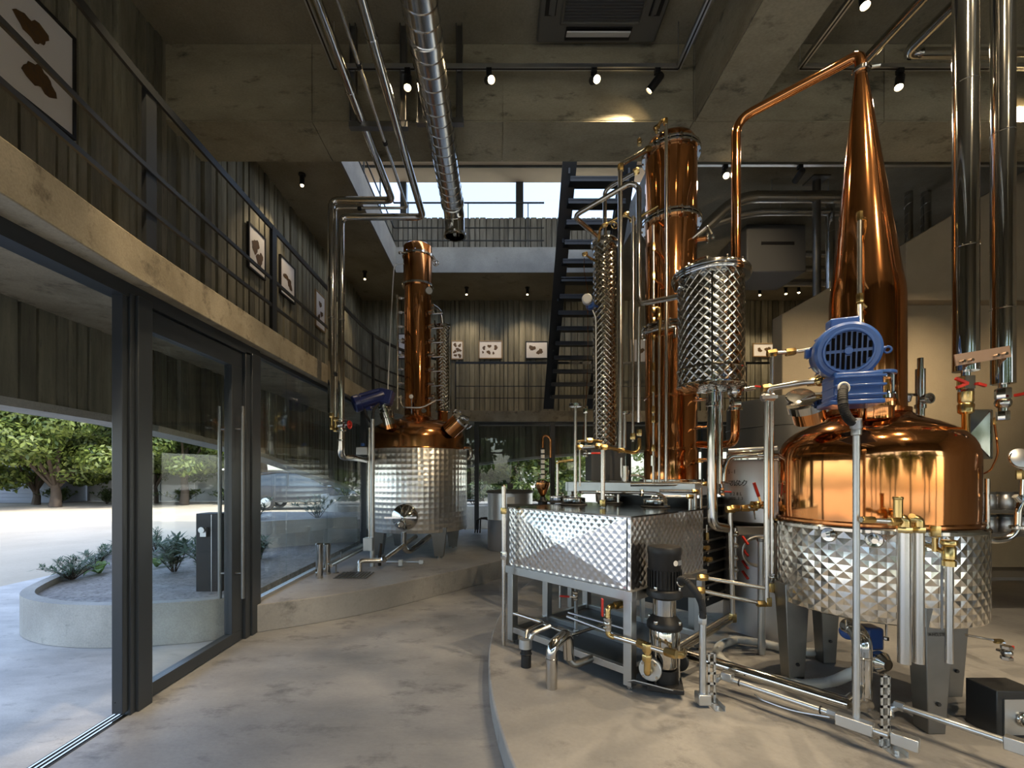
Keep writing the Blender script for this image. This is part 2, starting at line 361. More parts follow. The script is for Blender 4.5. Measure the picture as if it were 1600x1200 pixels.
def panels(parent, axis, a0, a1, first, step, const, lo, hi, th, sign):
    m0 = MB(); m0.bb(0, 1, 0, 1, 0, 1); src = None
    x = first
    while x < a1:
        s, e = max(a0, x), min(a1, x+step)
        if e-s > .05:
            g = .004
            if axis == 'face': loc, sc = (s+g, const-th, lo+g), (e-s-2*g, th, hi-lo-2*g)
            elif axis == 'under': loc, sc = (s+g, lo+g, const-th), (e-s-2*g, hi-lo-2*g, th)
            elif axis == 'yunder': loc, sc = (lo+g, s+g, const-th), (hi-lo-2*g, e-s-2*g, th)
            else: loc, sc = (const-th if sign < 0 else const, s+g, lo+g), (th, e-s-2*g, hi-lo-2*g)
            if src is None:
                src = m0.build('panel', M['beam'], parent, smooth=False); src.location = Vector(loc)-ORG[parent.name]; src.scale = sc
                ofs = ORG[parent.name]
                for v in src.data.vertices: v.co += ofs
            else: relink(src, 'panel', parent, loc, sc)
        x += step
mb = MB(); mb.bb(WL, 7.6, 4.535, 5.09, BEAM+.012, CEIL)
b1 = struct(mb, 'beam_1', M['beam'], 'deep concrete beam across the room with formwork panel joints', 'beam')
panels(b1, 'face', WL, 7.6, -3.68, 1.87, 4.535, BEAM+.012, CEIL, .015, 1); panels(b1, 'under', WL, 7.6, -3.68, 1.87, BEAM+.012, 4.52, 5.10, .012, 1)
mb = MB(); mb.bb(1.955, 2.446, -3.2, 4.52, BEAM+.012, CEIL)
b2 = struct(mb, 'beam_2', M['beam'], 'concrete beam running towards the viewer above the copper column', 'beam')
panels(b2, 'yunder', -3.2, 4.52, -3.2, 1.93, BEAM+.012, 1.943, 2.458, .012, 1); panels(b2, 'yface', -3.2, 4.52, -3.2, 1.93, 1.955, BEAM+.012, CEIL, .012, -1); panels(b2, 'yface', -3.2, 4.52, -3.2, 1.93, 2.446, BEAM+.012, CEIL, .012, 1)
# plank-formed walls
def zb_left(y):     # arched lower edge of the outer wall
    pts = [(-1, 2.02), (3, 2.0), (4, 1.98), (5.5, 1.875), (6.3, 1.80), (8.3, 1.52), (10.2, 1.24), (11.3, 1.18)]
    for (a, b), (c, d) in zip(pts, pts[1:]):
        if a <= y <= c: return b+(d-b)*(y-a)/(c-a)
    return 2.0
def zb_back(x):
    pts = [(-3.3, 1.18), (-2.2, 1.38), (-.64, 1.74), (.6, 1.90), (1.93, 2.01), (4, 2.1), (8, 2.1)]
    for (a, b), (c, d) in zip(pts, pts[1:]):
        if a <= x <= c: return b+(d-b)*(x-a)/(c-a)
    return 2.1
def planks(parent, along, a0, a1, const, zb, zt, wmin, wmax, mat, facing):
    src = []
    a = a0
    while a < a1-.03:
        wd = min(random.uniform(wmin, wmax), a1-a); th = random.choice((.02, .03, .04, .05)); z0 = zb(a+wd/2); z1 = zt
        if not src or len(src) < 4:
            m = MB(); m.bb(0, 1, 0, 1, 0, 1)
            # slightly wavy sawn edges
            m = MB(); k = 7; vs = []
            for i in range(k):
                z = i/(k-1); e0, e1 = random.uniform(.03, .11), 1-random.uniform(.03, .11)
                vs += [V(0, e0, z), V(1, e0+.03, z), V(1, e1-.03, z), V(0, e1, z)]
            fs = [(3, 2, 1, 0), (4*k-4, 4*k-3, 4*k-2, 4*k-1)]+[(4*i+j, 4*i+(j+1) % 4, 4*i+4+(j+1) % 4, 4*i+4+j) for i in range(k-1) for j in range(4)]
            m.add(vs, fs); me = bpy.data.meshes.new('plank'); me.from_pydata([tuple(v) for v in vs], [], fs); me.materials.append(mat); src.append(me)
        me = random.choice(src)
        o = bpy.data.objects.new('plank', me); COL.objects.link(o); o.parent = parent
        if along == 'y': loc = V(const, a, z0); rot = 0; fx = 1 if facing > 0 else -1; o.scale = (th*fx, wd, z1-z0)
        else: loc = V(a+wd, const, z0); rot = PI/2; fx = -1 if facing < 0 else 1; o.scale = (-th if facing < 0 else th, wd, z1-z0); o.rotation_euler = (0, 0, PI/2)
        if along == 'x':
            # rotated by 90 deg: local x -> +Y, local y -> -X
            o.scale = ((-th if facing < 0 else th), wd, z1-z0)
        o.location = loc-ORG[parent.name]
        a += wd
mb = MB(); mb.bb(WL-.2, WL, .6, 11.4, 2.02, CEIL)
n = 20
for i in range(n):
    y0, y1 = .6+10.8*i/n, .6+10.8*(i+1)/n
    mb.add([V(WL-.2, y0, zb_left(y0)), V(WL, y0, zb_left(y0)), V(WL, y1, zb_left(y1)), V(WL-.2, y1, zb_left(y1)), V(WL-.2, y0, 2.02), V(WL, y0, 2.02), V(WL, y1, 2.02), V(WL-.2, y1, 2.02)],
           [(0, 3, 2, 1), (1, 2, 6, 5), (0, 4, 7, 3)])
wl = struct(mb, 'wall_left', M['plank'], 'plank-formed concrete outer wall along the gallery', 'wall')
planks(wl, 'y', 1.6, 11.2, WL, zb_left, CEIL, .075, .155, M['plank'], 1)
mb = MB(); mb.bb(WL, 7.6, WB, WB+.2, 2.12, CEIL)
for i in range(n):
    x0, x1 = -3.27+10.8*i/n, -3.27+10.8*(i+1)/n
    mb.add([V(x0, WB, zb_back(x0)), V(x1, WB, zb_back(x1)), V(x1, WB+.2, zb_back(x1)), V(x0, WB+.2, zb_back(x0)), V(x0, WB, 2.12), V(x1, WB, 2.12), V(x1, WB+.2, 2.12), V(x0, WB+.2, 2.12)],
           [(0, 1, 5, 4), (0, 3, 2, 1), (3, 7, 6, 2)])
wb = struct(mb, 'wall_back', M['plank'], 'plank-formed concrete wall at the far end behind the gallery rail', 'wall')
planks(wb, 'x', WL, 7.5, WB, zb_back, CEIL, .09, .17, M['plank'], -1)
# light lower lip of the hanging outer wall
mb = MB(); pts = [V(WL-.09, y, zb_left(y)-.03) for y in [1+.6*i for i in range(18)]]
for p, q in zip(pts, pts[1:]): mb.bar(p, q, .26, .06, (0, 0, 1))
struct(mb, 'trim_2', M['curb'], 'smooth concrete lip under the plank-formed outer wall', 'wall lip')
mb = MB(); pts = [V(x, WB+.09, zb_back(x)-.03) for x in [-3.3+.7*i for i in range(16)]]
for p, q in zip(pts, pts[1:]): mb.bar(p, q, .26, .06, (0, 0, 1))
struct(mb, 'trim_3', M['curb'], 'smooth concrete lip under the far plank-formed wall', 'wall lip')
# upper storey seen through the opening
mb = MB(); mb.bb(-4, 8, WB, WB+.2, TOP, 7.71)
wu = struct(mb, 'wall_upper_back', M['plank_up'], 'pale plank-formed parapet wall of the upper storey', 'wall')
planks(wu, 'x', -3.2, 4.0, WB, lambda x: TOP, 7.71, .10, .17, M['plank_up'], -1)
mb = MB(); mb.bb(-4, -3.8, 5, 11.2, TOP, 7.71); struct(mb, 'wall_upper_left', M['plank_up'], 'pale concrete parapet of the upper storey beside the opening', 'wall')
mb = MB(); mb.bb(-5, 9, 2.6, WB+.06, 8.62, 8.95); roof = struct(mb, 'roof', M['soffit'], 'pale roof soffit above the upper storey windows', 'roof')
mb = MB(); mb.bb(-5, 9, 10.62, 10.66, 8.58, 8.62); mb.build('soffit_joint_trim', M['dark'], roof)  # dark trim bar along the soffit joint
mb = MB(); mb.bb(WX0 := (812-CX)/F*WB-.09, WX0+.18, WB+.02, WB+.18, 7.71, 8.62); 
mb.bb(-2.35, -2.2, WB+.02, WB+.18, 7.71, 8.62); mb.bb(3.1, 3.28, WB+.02, WB+.18, 7.71, 8.62)
up = struct(mb, 'window_1', M['mull'], 'upper clerestory window with dark posts and sky behind', 'window')
for i, (a, b) in enumerate(((-2.2, WX0), (WX0+.18, 3.1))):
    mb = MB(); mb.bb(a, b, WB+.09, WB+.10, 7.71, 8.62); mb.build('pane', M['glass'], up)
# gallery slab with rounded inner edge
ed = [(-1.95, .4), (-2.07, 1.9), (-2.17, 2.8), (-2.19, 4.5), (-2.19, 7.4), (-2.1, 8.4), (-1.75, 9.3), (-1.1, 9.95), (-.3, 10.2), (7.6, 10.2)]
sm = fil([V(a, b, 0) for a, b in ed], .6, 6)
mb = MB(); mb.prism([(p.x, p.y) for p in sm]+[(7.6, WB), (WL, WB), (WL, .4)], SOF, GAL)
gal = struct(mb, 'floor_gallery', M['fascia'], 'concrete gallery slab with tan edge running round the room', 'gallery', bev=.006)
for x, y in ((18, 277), (145, 373)):
    d = F*2.17/(CX-x); p = W(x, y, d); mb = MB(); mb.flange((p.x+.008, p.y, p.z), (1, 0, 0), .016, .012, 14); mb.build('tie_plug', M['curb'], gal)
# ---------------------------------------------------------------- glazing
def frame_bars(mb, lst):
    for a in lst: mb.bb(*a)
mb = MB(); frame_bars(mb, [(GX-.06, GX+.06, 0.0, 4.4, 2.575, SOF), (GX-.035, GX+.035, 4.4, 8.05, 2.62, SOF)])
struct(mb, 'trim_4', M['mull'], 'dark metal header channel above the glass doors', 'door header')
mb = MB(); frame_bars(mb, [(GX-.02, GX+.085, 2.875, 2.995, 0, 2.6), (GX+.035, GX+.068, 2.835, 2.875, 0, 2.6)]); pst = struct(mb, 'trim_5', M['mull'], 'dark metal door post standing between open doorway and glass door', 'door post', bev=.004)
mb = MB(); mb.bb(GX-.012, GX+.055, 2.79, 2.832, .03, 2.6); mb.bb(GX-.012, GX+.03, 2.832, 2.873, .03, 2.6)
d0 = struct(mb, 'door_1', M['mull'], 'slid-open door leaf edge seen end-on at the doorway', 'door', bev=.004)
mb = MB(); mb.flange((GX+.01, 2.79, .10), (0, 1, 0), .004, .006, 10); mb.build('screw', M['black'], d0)
# hinged glass door leaf
dr = thing('door_2', 'glass door leaf with dark metal frame and long pull handles', 'door', (GX, 3.6, 0), None, 'structure')
for a in ((2.995, 4.14, .012, .10), (2.995, 4.14, 2.43, 2.57)):
    mb = MB(); mb.bb(GX-.035, GX+.035, *a); mb.build('rail', M['mull'], dr, bev=.003)
for a in ((2.995, 3.01), (3.98, 4.14)):
    mb = MB(); mb.bb(GX-.035, GX+.035, *a, .10, 2.43); mb.build('stile', M['mull'], dr, bev=.003)
mb = MB(); mb.bb(GX-.005, GX+.005, 3.01, 3.98, .10, 2.43); mb.build('pane', M['glass'], dr)
for s in (-1, 1):
    yh = 4.03 if s > 0 else 4.03; xo = GX+s*.10
    mb = MB(); mb.cyl((xo, yh, .40), (xo, yh, 2.08), .016, 14)
    for z in (.62, 1.88): mb.cyl((GX, yh, z), (xo, yh, z), .010, 10)
    mb.build('pull_handle', M['legm'], dr)
mb = MB(); frame_bars(mb, [(GX-.06, GX+.06, 4.15, 4.23, 0, 2.6), (GX-.045, GX+.075, 4.235, 4.39, 0, 2.6)]); struct(mb, 'trim_6', M['mull'], 'broad dark metal post at the hinge side of the glass door', 'door post', bev=.004)
mb = MB()
for dx in (-.03, 0, .03): mb.bb(GX+dx-.006, GX+dx+.006, -.5, 2.9, 0, .008)
tr = struct(mb, 'trim_7', M['steel'], 'sliding door track of parallel steel strips let into the floor', 'door track')
mb = MB(); mb.bb(GX-.05, GX+.05, -.5, 2.95, -.001, .003); mb.build('track_bed', M['black'], tr)
# fixed glazing on the platform
mb = MB(); mb.bb(GX-.03, GX+.03, 4.4, 8.05, PB-.02, PB+.03); fx = struct(mb, 'window_2', M['galv'], 'tall fixed glass wall beside the smaller still', 'window')
for a, b in ((4.4, 5.08), (5.085, 6.3), (6.305, 8.0)):
    mb = MB(); mb.bb(GX-.006, GX+.006, a, b, PB+.03, 2.62); mb.build('pane', M['glass'], fx)
mb = MB(); mb.bb(GX-.05, GX+.05, 8.0, 8.12, PB, SOF); struct(mb, 'trim_8', M['mull'], 'slim dark window post behind the smaller still', 'window post')
cv = fil([V(GX, 8.1, 0), V(-2.2, 9.0, 0), V(-1.7, 9.8, 0), V(-.9, 10.3, 0), V(-.446, 10.32, 0)], .5, 4)
mb = MB()
for x in (-.446, 1.25, 2.95, 4.65, 6.3): mb.bb(x-.05, x+.05, 10.27, 10.37, PB if x < 1.3 else 0, SOF)
mb.bb(-.446, 7.6, 10.29, 10.35, 2.60, SOF)
bw = struct(mb, 'window_3', M['mull'], 'far glass wall with slim dark posts and garden beyond', 'window')
mb = MB()
for p, q in zip(cv, cv[1:]): mb.plate([(p.x, p.y, PB), (q.x, q.y, PB), (q.x, q.y, SOF), (p.x, p.y, SOF)], .01)
mb.build('pane', M['glass'], bw, smooth=False)
for a, b in ((-.40, 1.2), (1.3, 2.9), (3.0, 4.6), (4.7, 6.25)):
    mb = MB(); mb.bb(a, b, 10.315, 10.325, PB if b < 1.3 else 0, 2.60); mb.build('pane', M['glass'], bw)
# room behind and beside the viewer
mb = MB(); mb.bb(-4, 8, -3.4, -3.2, 3.4, CEIL); struct(mb, 'wall_front', M['ceil'], 'concrete wall above the street-side glazing behind the viewer', 'wall')
mb = MB()
for x in (-2.3, -.9, .9, 2.6, 4.2, 5.9, 7.5): mb.bb(x-.06, x+.06, -3.36, -3.24, 0, 3.4)
mb.bb(-2.3, 7.6, -3.34, -3.26, SOF-.08, SOF)
fw = struct(mb, 'window_4', M['mull'], 'street-side glass wall behind the viewer', 'window')
for a, b in ((-.84, .84), (.96, 2.54), (2.66, 4.14), (4.26, 5.84), (5.96, 7.44)):
    mb = MB(); mb.bb(a, b, -3.305, -3.295, .0, 3.4); mb.build('pane', M['glass'], fw)
mb = MB(); mb.bb(7.6, 7.8, -3.3, 11.3, 0, CEIL); struct(mb, 'wall_right', M['plaster'], 'plain plastered wall on the far side of the big still', 'wall')
mb = MB(); mb.bb(-3.6, -2.2, -3.3, .5, SOF, GAL); mb.bb(WL-.2, WL, -3.3, .65, 2.02, CEIL); struct(mb, 'wall_left_front', M['plank'], 'concrete outer wall beside the viewer', 'wall')
# solid concrete ramp parapet behind the big still
RD = 6.2
def rz(x): return W(1222, 491, RD).z+(x-W(1222, 491, RD).x)*(W(1557, 302, RD).z-W(1222, 491, RD).z)/(W(1557, 302, RD).x-W(1222, 491, RD).x)
x0 = W(1222, 491, RD).x; x1 = 7.6
mb = MB(); mb.plate([(x0, RD, PL), (x1, RD, PL), (x1, RD, rz(x1)), (x0, RD, rz(x0))][::-1], .22)
xs = W(1416, 469, RD-.2).x; zs = W(1416, 469, RD-.2).z
rp = struct(mb, 'wall_ramp', M['plaster'], 'smooth tan concrete stair wall with sloping top behind the big still', 'wall', bev=.01)
mb = MB(); mb.plate([(xs, RD-.2, zs), (x1, RD-.2, zs), (x1, RD-.2, rz(x1)+.12), (xs, RD-.2, rz(xs)+.02)][::-1], .2); mb.build('parapet', M['plaster'], rp, bev=.01)
# ================================================================ outdoors
mb = MB(); mb.bb(-60, 60, -50, 70, -.4, -.03); struct(mb, 'ground', M['road'], 'sunlit pale paved road and yard outside', 'road')
mb = MB(); mb.bb(-6.6, GX-.05, -4, 9.5, -.2, -.004); mb.bb(GX-.05, 8, -5.5, -3.3, -.2, -.004); mb.bb(-6.6, 9, 10.4, 12.6, -.2, -.004); struct(mb, 'ground_apron', M['apron'], 'shaded grey concrete paving just outside the doors', 'paving')
for i, (a, b) in enumerate((((-21.5, 14.2), (-13.8, 17.8)), ((-24, 10.9), (-15.5, 11.9)))):
    mb = MB(); mb.bar(V(*a, -.024), V(*b, -.024), .14, .008); struct(mb, 'ground_marking', M['white'], ('faded white parking line on the road near the trees', 'faded white parking line nearest the planter')[i], 'road marking')
def curb(name, path, h, th, label, fill=None, z0=0.0, r=.5):
    sm = fil([V(a, b, 0) for a, b in path], r, 6); mb = MB()
    ou, inn = [], []
    for i, p in enumerate(sm):
        t = (sm[min(i+1, len(sm)-1)]-sm[max(i-1, 0)]).normalized(); nn = V(t.y, -t.x, 0); ou.append(p); inn.append(p-nn*th)
    for i in range(len(sm)-1):
        a, b, c, d = ou[i], ou[i+1], inn[i+1], inn[i]; up = V(0, 0, h); z = V(0, 0, z0)
        mb.add([a+z, b+z, c+z, d+z, a+up, b+up, c+up, d+up], [(0, 1, 5, 4), (4, 5, 6, 7), (2, 3, 7, 6), (0, 3, 2, 1)]+([(0, 4, 7, 3)] if i == 0 else [])+([(1, 2, 6, 5)] if i == len(sm)-2 else []))
    ob = struct(mb, name, M['curb'], label, 'planter wall', ang=60)
    if fill:
        m2 = MB(); m2.prism([(p.x, p.y) for p in inn]+fill, z0, h-.06); f = m2.build('soil', M['gravel'], ob)
    return ob
curb('wall_planter', [(-2.42, 4.22), (-2.6, 4.08), (-3.3, 3.92), (-3.9, 3.98), (-4.5, 4.28), (-4.85, 4.9), (-5.1, 5.6), (-5.6, 6.4), (-6.0, 7.2)][::-1], .365, .10, 'curved concrete planter wall outside the glass door', [(-2.45, 4.4), (-2.45, 8.2), (-5.4, 8.2)])
curb('wall_terrace', [(-2.45, 8.1), (-3.2, 7.7), (-3.9, 7.2), (-4.7, 7.6), (-5.2, 8.6), (-5.3, 9.6)][::-1], .74, .12, 'higher curved concrete terrace wall behind the planter', [(-2.45, 8.4), (-2.45, 10.0), (-5.0, 10.0)], .2)
curb('wall_terrace_far', [(-2.6, 11.9), (-1.0, 12.6), (1.0, 12.9), (3.4, 12.6)], .62, .15, 'low concrete garden wall outside the far glass wall', [(3.4, 16), (-2.6, 16)])
curb('wall_terrace_top', [(-3.0, 10.1), (-3.5, 9.8), (-4.0, 10.4), (-4.2, 11.2)][::-1], 1.02, .12, 'topmost concrete terrace wall seen through the fixed glass', [(-3.0, 11.5), (-3.9, 11.6)], .5)
# ---- trees
def tree(name, loc, h, rad, crown_z, n, mat, label, trunk_r=.2, leaf=.22, seed=0, group=None, flat=.62, lean=0):
    rr = random.Random(seed); loc = Vector(loc)
    t = thing(name, label, 'tree', loc, group)
    mb = MB(); top = loc+V(lean, 0, crown_z)
    mb.tube([loc, loc+V(.05+lean*.3, 0, crown_z*.5), top, top+V(.2, .1, (h-crown_z)*.5)], [trunk_r*1.25, trunk_r, trunk_r*.8, trunk_r*.3], 9)
    for k in range(6):
        a = rr.uniform(0, 2*PI); mb.tube([top-V(0, 0, .3*rr.random()), top+V(math.cos(a)*rad*.35, math.sin(a)*rad*.35, (h-crown_z)*.3), top+V(math.cos(a)*rad*.7, math.sin(a)*rad*.7, (h-crown_z)*.45)], [trunk_r*.5, trunk_r*.3, .03], 6)
    mb.build('trunk', M['bark'], t)
    mb = MB(); cl = []
    for k in range(60):
        a = rr.uniform(0, 2*PI); q = rr.random()**.5*rad*.9; z = crown_z+(h-crown_z)*rr.uniform(.1, .85)
        cl.append((V(math.cos(a)*q+lean, math.sin(a)*q, z), rad*rr.uniform(.16, .34)))
    vs, fs = [], []
    for i in range(n):
        c, r = rr.choice(cl); d = V(rr.gauss(0, 1), rr.gauss(0, 1), rr.gauss(0, 1)).normalized()
        p = loc+c+V(d.x*r, d.y*r, d.z*r*flat)*(.75+.35*rr.random()); s = leaf*rr.uniform(.6, 1.3)
        nn = (d+V(rr.uniform(-.6, .6), rr.uniform(-.6, .6), rr.uniform(-.2, .9))).normalized(); a, b = perp(nn)
        th = rr.uniform(0, PI); a, b = a*math.cos(th)+b*math.sin(th), b*math.cos(th)-a*math.sin(th)
        k = len(vs); vs += [p-a*s, p-b*s*.45, p+a*s, p+b*s*.45]; fs.append((k, k+1, k+2, k+3))
    mb.add(vs, fs); f = mb.build('foliage', mat, t, smooth=False); f['kind'] = 'stuff'
    return t
T = [((-20.6, 21.5, 0), 6.6, 4.0, 1.05, 36000, 'leaf', 'broad sunlit tree with dark trunk by the open doorway', .2, .12),
     ((-15.6, 23, 0), 6.0, 3.0, 1.4, 26000, 'leaf', 'rounded tree seen through the glass door', .18, .12),
     ((-24.6, 20.3, 0), 5.6, 2.6, 1.0, 18000, 'leaf', 'bright leafy tree at the picture edge before the shed', .16, .13),
     ((-12.4, 24.5, 0), 6.4, 2.4, 2.2, 14000, 'leaf_d', 'slender tree in front of the parked dark car', .22, .15),
     ((-23.2, 23.2, 0), 5.4, 2.8, .8, 16000, 'leaf', 'low spreading tree between shed and doorway post', .15, .13),
     ((-18.0, 24.2, 0), 6.2, 2.9, .9, 18000, 'leaf_d', 'dark tree filling the gap behind the door posts', .17, .13),
     ((-19, 31, 0), 9.5, 4.6, 3, 6500, 'leaf_d', 'tall tree standing behind the pale fence', .3, .36),
     ((-9.4, 27, 0), 7.5, 3.2, 2.2, 5500, 'leaf_d', 'dense tree right of the parked dark car', .26, .3)]
for i, a in enumerate(T): tree('tree', a[0], a[1], a[2], a[3], a[4], M[a[5]], a[6], a[7], a[8], seed=i+1, group='trees across the road')
T2 = [((-1.2, 19.5, 0), 5.2, 2.4, .5, 14000, 'leaf_d', 'leafy tree just right of the smaller still, outside'), ((1.6, 18.6, 0), 4.8, 2.3, .3, 14000, 'leaf', 'leafy tree behind the small glass lab still, outside'),
      ((4.4, 20, 0), 6, 2.9, .6, 5000, 'leaf_d', 'leafy tree outside behind the slim quilted column'), ((-4.6, 21, 0), 6.4, 2.6, .8, 5000, 'leaf_d', 'leafy tree mostly hidden by the smaller still')]
for i, a in enumerate(T2): tree('garden_tree', a[0], a[1], a[2], a[3], a[4], M[a[5]], a[6], .14, .12, seed=20+i, group='trees in the far garden')
T3 = [((-3, -14, 0), 6, 3.0, 1.8, 'leaf'), ((3.2, -13, 0), 6.5, 3.2, 2, 'leaf'), ((9, -12.5, 0), 6, 3, 1.8, 'leaf_d'), ((-9, -15, 0), 7, 3, 2, 'leaf_d')]
for i, a in enumerate(T3): tree('street_tree', a[0], a[1], a[2], a[3], 2500, M[a[4]], ('street tree far behind the viewer', 'street tree behind the viewer facing the big still', 'street tree behind the viewer at the corner', 'street tree behind the viewer beyond the doorway')[i], .2, .3, seed=30+i, group='street trees behind the viewer')
# fence, shed, hedge
fe = thing('fence', 'pale panel fence across the road behind the trees', 'fence', (-12, 26, 0))
src = None
for i in range(11):
    x = -23+i*2.0; mb = MB()
    if src is None:
        mb.bb(x+.02, x+1.98, 26, 26.06, 0, 1.75); src = mb.build('panel', M['fence'], fe)
    else:
        o = bpy.data.objects.new('panel', src.data); COL.objects.link(o); o.parent = fe; o.location = (i*2.0, 0, 0)
src = None
for i in range(12):
    x = -23+i*2.0
    if src is None: mb = MB(); mb.bb(x-.04, x+.04, 25.93, 26.1, 0, 1.9); src = mb.build('post', M['galv'], fe)
    else:
        o = bpy.data.objects.new('post', src.data); COL.objects.link(o); o.parent = fe; o.location = (i*2.0, 0, 0)
sh = thing('shed', 'grey-blue clad shed at the picture edge behind the trees', 'shed', (-27.5, 25, 0))
mb = MB(); mb.bb(-31, -23.2, 24.4, 28, 0, 2.7); mb.build('body', M['blind'], sh)
for k in range(13): mb = MB(); mb.bb(-31, -23.2, 24.36, 24.4, .1+k*.2, .28+k*.2); mb.build('cladding_board', M['blind'], sh)
mb = MB(); mb.bb(-31.2, -23.0, 24.1, 28.2, 2.7, 2.85); mb.build('roof', M['fence'], sh)
hb = thing('house', 'pale house wall behind the trees at the picture edge', 'house', (-30, 36, 0))
mb = MB(); mb.bb(-38, -24, 36, 42, 0, 7.2); mb.build('wall', M['white'], hb)
for k in range(3):
    mb = MB(); mb.bb(-35+k*3.6, -33.4+k*3.6, 35.95, 36, 4.4, 5.8); wn = mb.build('window', M['mull'], hb); mb = MB(); mb.bb(-34.9+k*3.6, -33.5+k*3.6, 35.93, 35.95, 4.5, 5.7); mb.build('pane', M['carglass'], wn)
def bush(name, loc, r, h, n, mat, label, seed, blade=.12, wid=.25, droop=.3, group='planter plants', kind='bush'):
    rr = random.Random(seed); loc = Vector(loc); vs, fs = [], []
    t = thing(name, label, 'plant', loc, group)
    st = MB()
    for k in range(max(4, n//40)):
        a = rr.uniform(0, 2*PI); q = rr.random()**.6; tip = loc+V(math.cos(a)*r*q, math.sin(a)*r*q, h*(1-.4*q)*rr.uniform(.7, 1)); st.tube([loc+V(math.cos(a)*.02, math.sin(a)*.02, 0), (loc+tip)/2+V(0, 0, h*.1), tip], [.006, .004, .002], 4)
        for j in range(40):
            u = rr.uniform(.15, 1); p = loc.lerp(tip, u)+V(0, 0, h*.1*u*(1-u)*4); b = rr.uniform(0, 2*PI); d = V(math.cos(b), math.sin(b), rr.uniform(-droop, .9)).normalized(); L_ = blade*rr.uniform(.6, 1.2)
            sd = d.cross(V(0, 0, 1)).normalized()*L_*wid*.5; i = len(vs); vs += [p, p+d*L_*.5+sd, p+d*L_, p+d*L_*.5-sd]; fs.append((i, i+1, i+2, i+3))
    st.build('stems', M['bark'], t)
    mb = MB(); mb.add(vs, fs); f = mb.build('foliage', mat, t, smooth=False); f['kind'] = 'stuff'
    return t
zp = .31
B = [(G(112, 905, zp), .34, .30, 700, 'leaf_b', 'blue-green lavender clump in the planter by the doorway', .09, .16), (G(150, 888, zp), .30, .30, 500, 'leaf_b', 'smaller grey-green clump behind the lavender', .09, .16),
     (G(272, 893, zp), .30, .52, 560, 'leaf_b', 'feathery shrub beside the black meter box', .13, .3), (G(243, 862, zp), .28, .42, 500, 'leaf_b', 'grey-green clump behind the door post', .1, .18),
     (G(190, 870, zp), .26, .34, 400, 'leaf_b', 'low grey-green clump hidden partly by the door post', .09, .2)]
for i, a in enumerate(B): bush('planter_shrub', a[0], a[1], a[2], a[3], M[a[4]], a[5], 50+i, a[6], a[7])
def agave(loc, n, L_, wd, label, seed):
    rr = random.Random(seed); loc = Vector(loc); t = thing('broadleaf_plant', label, 'plant', loc, 'planter plants')
    for k in range(n):
        a = 2*PI*k/n+rr.uniform(-.3, .3); up = rr.uniform(.5, 1.3); vs, fs = [], []; m = 6
        for i in range(m+1):
            u = i/m; c = loc+V(math.cos(a)*math.cos(up), math.sin(a)*math.cos(up), math.sin(up)-.5*u*u)*L_*u; s = V(-math.sin(a), math.cos(a), .1)*wd*math.sin(PI*min(1, u*.9+.1))**.8*.5
            vs += [c-s, c+V(0, 0, -.01), c+s]
        for i in range(m): fs += [(3*i, 3*i+1, 3*i+4, 3*i+3), (3*i+1, 3*i+2, 3*i+5, 3*i+4)]
        mb = MB(); mb.add(vs, fs); mb.build('leaf', M['leaf_l'], t)
agave(G(155, 895, zp), 7, .26, .1, 'bright green broad-leaved plant in the planter', 5); agave(G(245, 885, zp), 7, .24, .09, 'green broad-leaved plant right of the door post', 6)
B2 = [(V(-3.3, 8.5, .68), .5, .55, 'green shrub on the terrace seen through the fixed glass'), (V(-4.3, 8.3, .68), .5, .5, 'green shrub on the terrace near the door handles'), (V(-3.4, 5.4, .3), .35, .55, 'tall wispy shrub in the planter seen through the fixed glass'), (V(-3.3, 6.4, .3), .3, .4, 'low wispy shrub in the planter before the terrace'), (V(-3.5, 10.7, .95), .6, .6, 'shrub on the topmost terrace')]
for i, a in enumerate(B2): bush('terrace_shrub', a[0], a[1], a[2], 420, M['leaf_b'], a[3], 70+i, .13, .2, group='terrace shrubs')
for i in range(9):
    x = -22.3+i*2.1; bush('hedge_bush', (x, 23.6+.3*math.sin(i*2), -.03), 1.0, 1.0, 900, M['leaf_d'], '%s low bush along the foot of the fence, counting from the shed' % ('first second third fourth fifth sixth seventh eighth ninth'.split()[i]), 90+i, .22, .4, group='low bushes along the fence')
for i in range(5):
    bush('garden_bush', (-2.2+i*1.5, 14.3+.4*math.sin(i*3), .5), .9, 1.0, 700, M['leaf_d' if i % 2 else 'leaf'], 'garden bush outside the far glass wall, %s from the smaller still' % ('first second third fourth fifth'.split()[i]), 120+i, .16, .4, group='bushes in the far garden')
# black meter box on the planter
a = G(306, 925, .3); mbx = thing('meter_box', 'black utility box standing in the planter behind the glass door', 'utility box', (a.x+.13, a.y+.12, .3))
mb = MB(); mb.bb(a.x, a.x+.26, a.y, a.y+.2, .3, 1.09); mb.build('cabinet', M['black'], mbx, bev=.006)
mb = MB(); mb.bb(a.x+.155, a.x+.161, a.y-.004, a.y, .3, 1.08); mb.build('door_gap', M['galv'], mbx)
mb = MB(); mb.bb(a.x+.06, a.x+.12, a.y-.03, a.y, .86, .95); mb.lathe([(0, 0), (.03, 0), (.03, .03), (0, .03)], (a.x+.09, a.y-.03, .93), (0, -1, 0), 14); mb.build('meter', M['galv'], mbx)
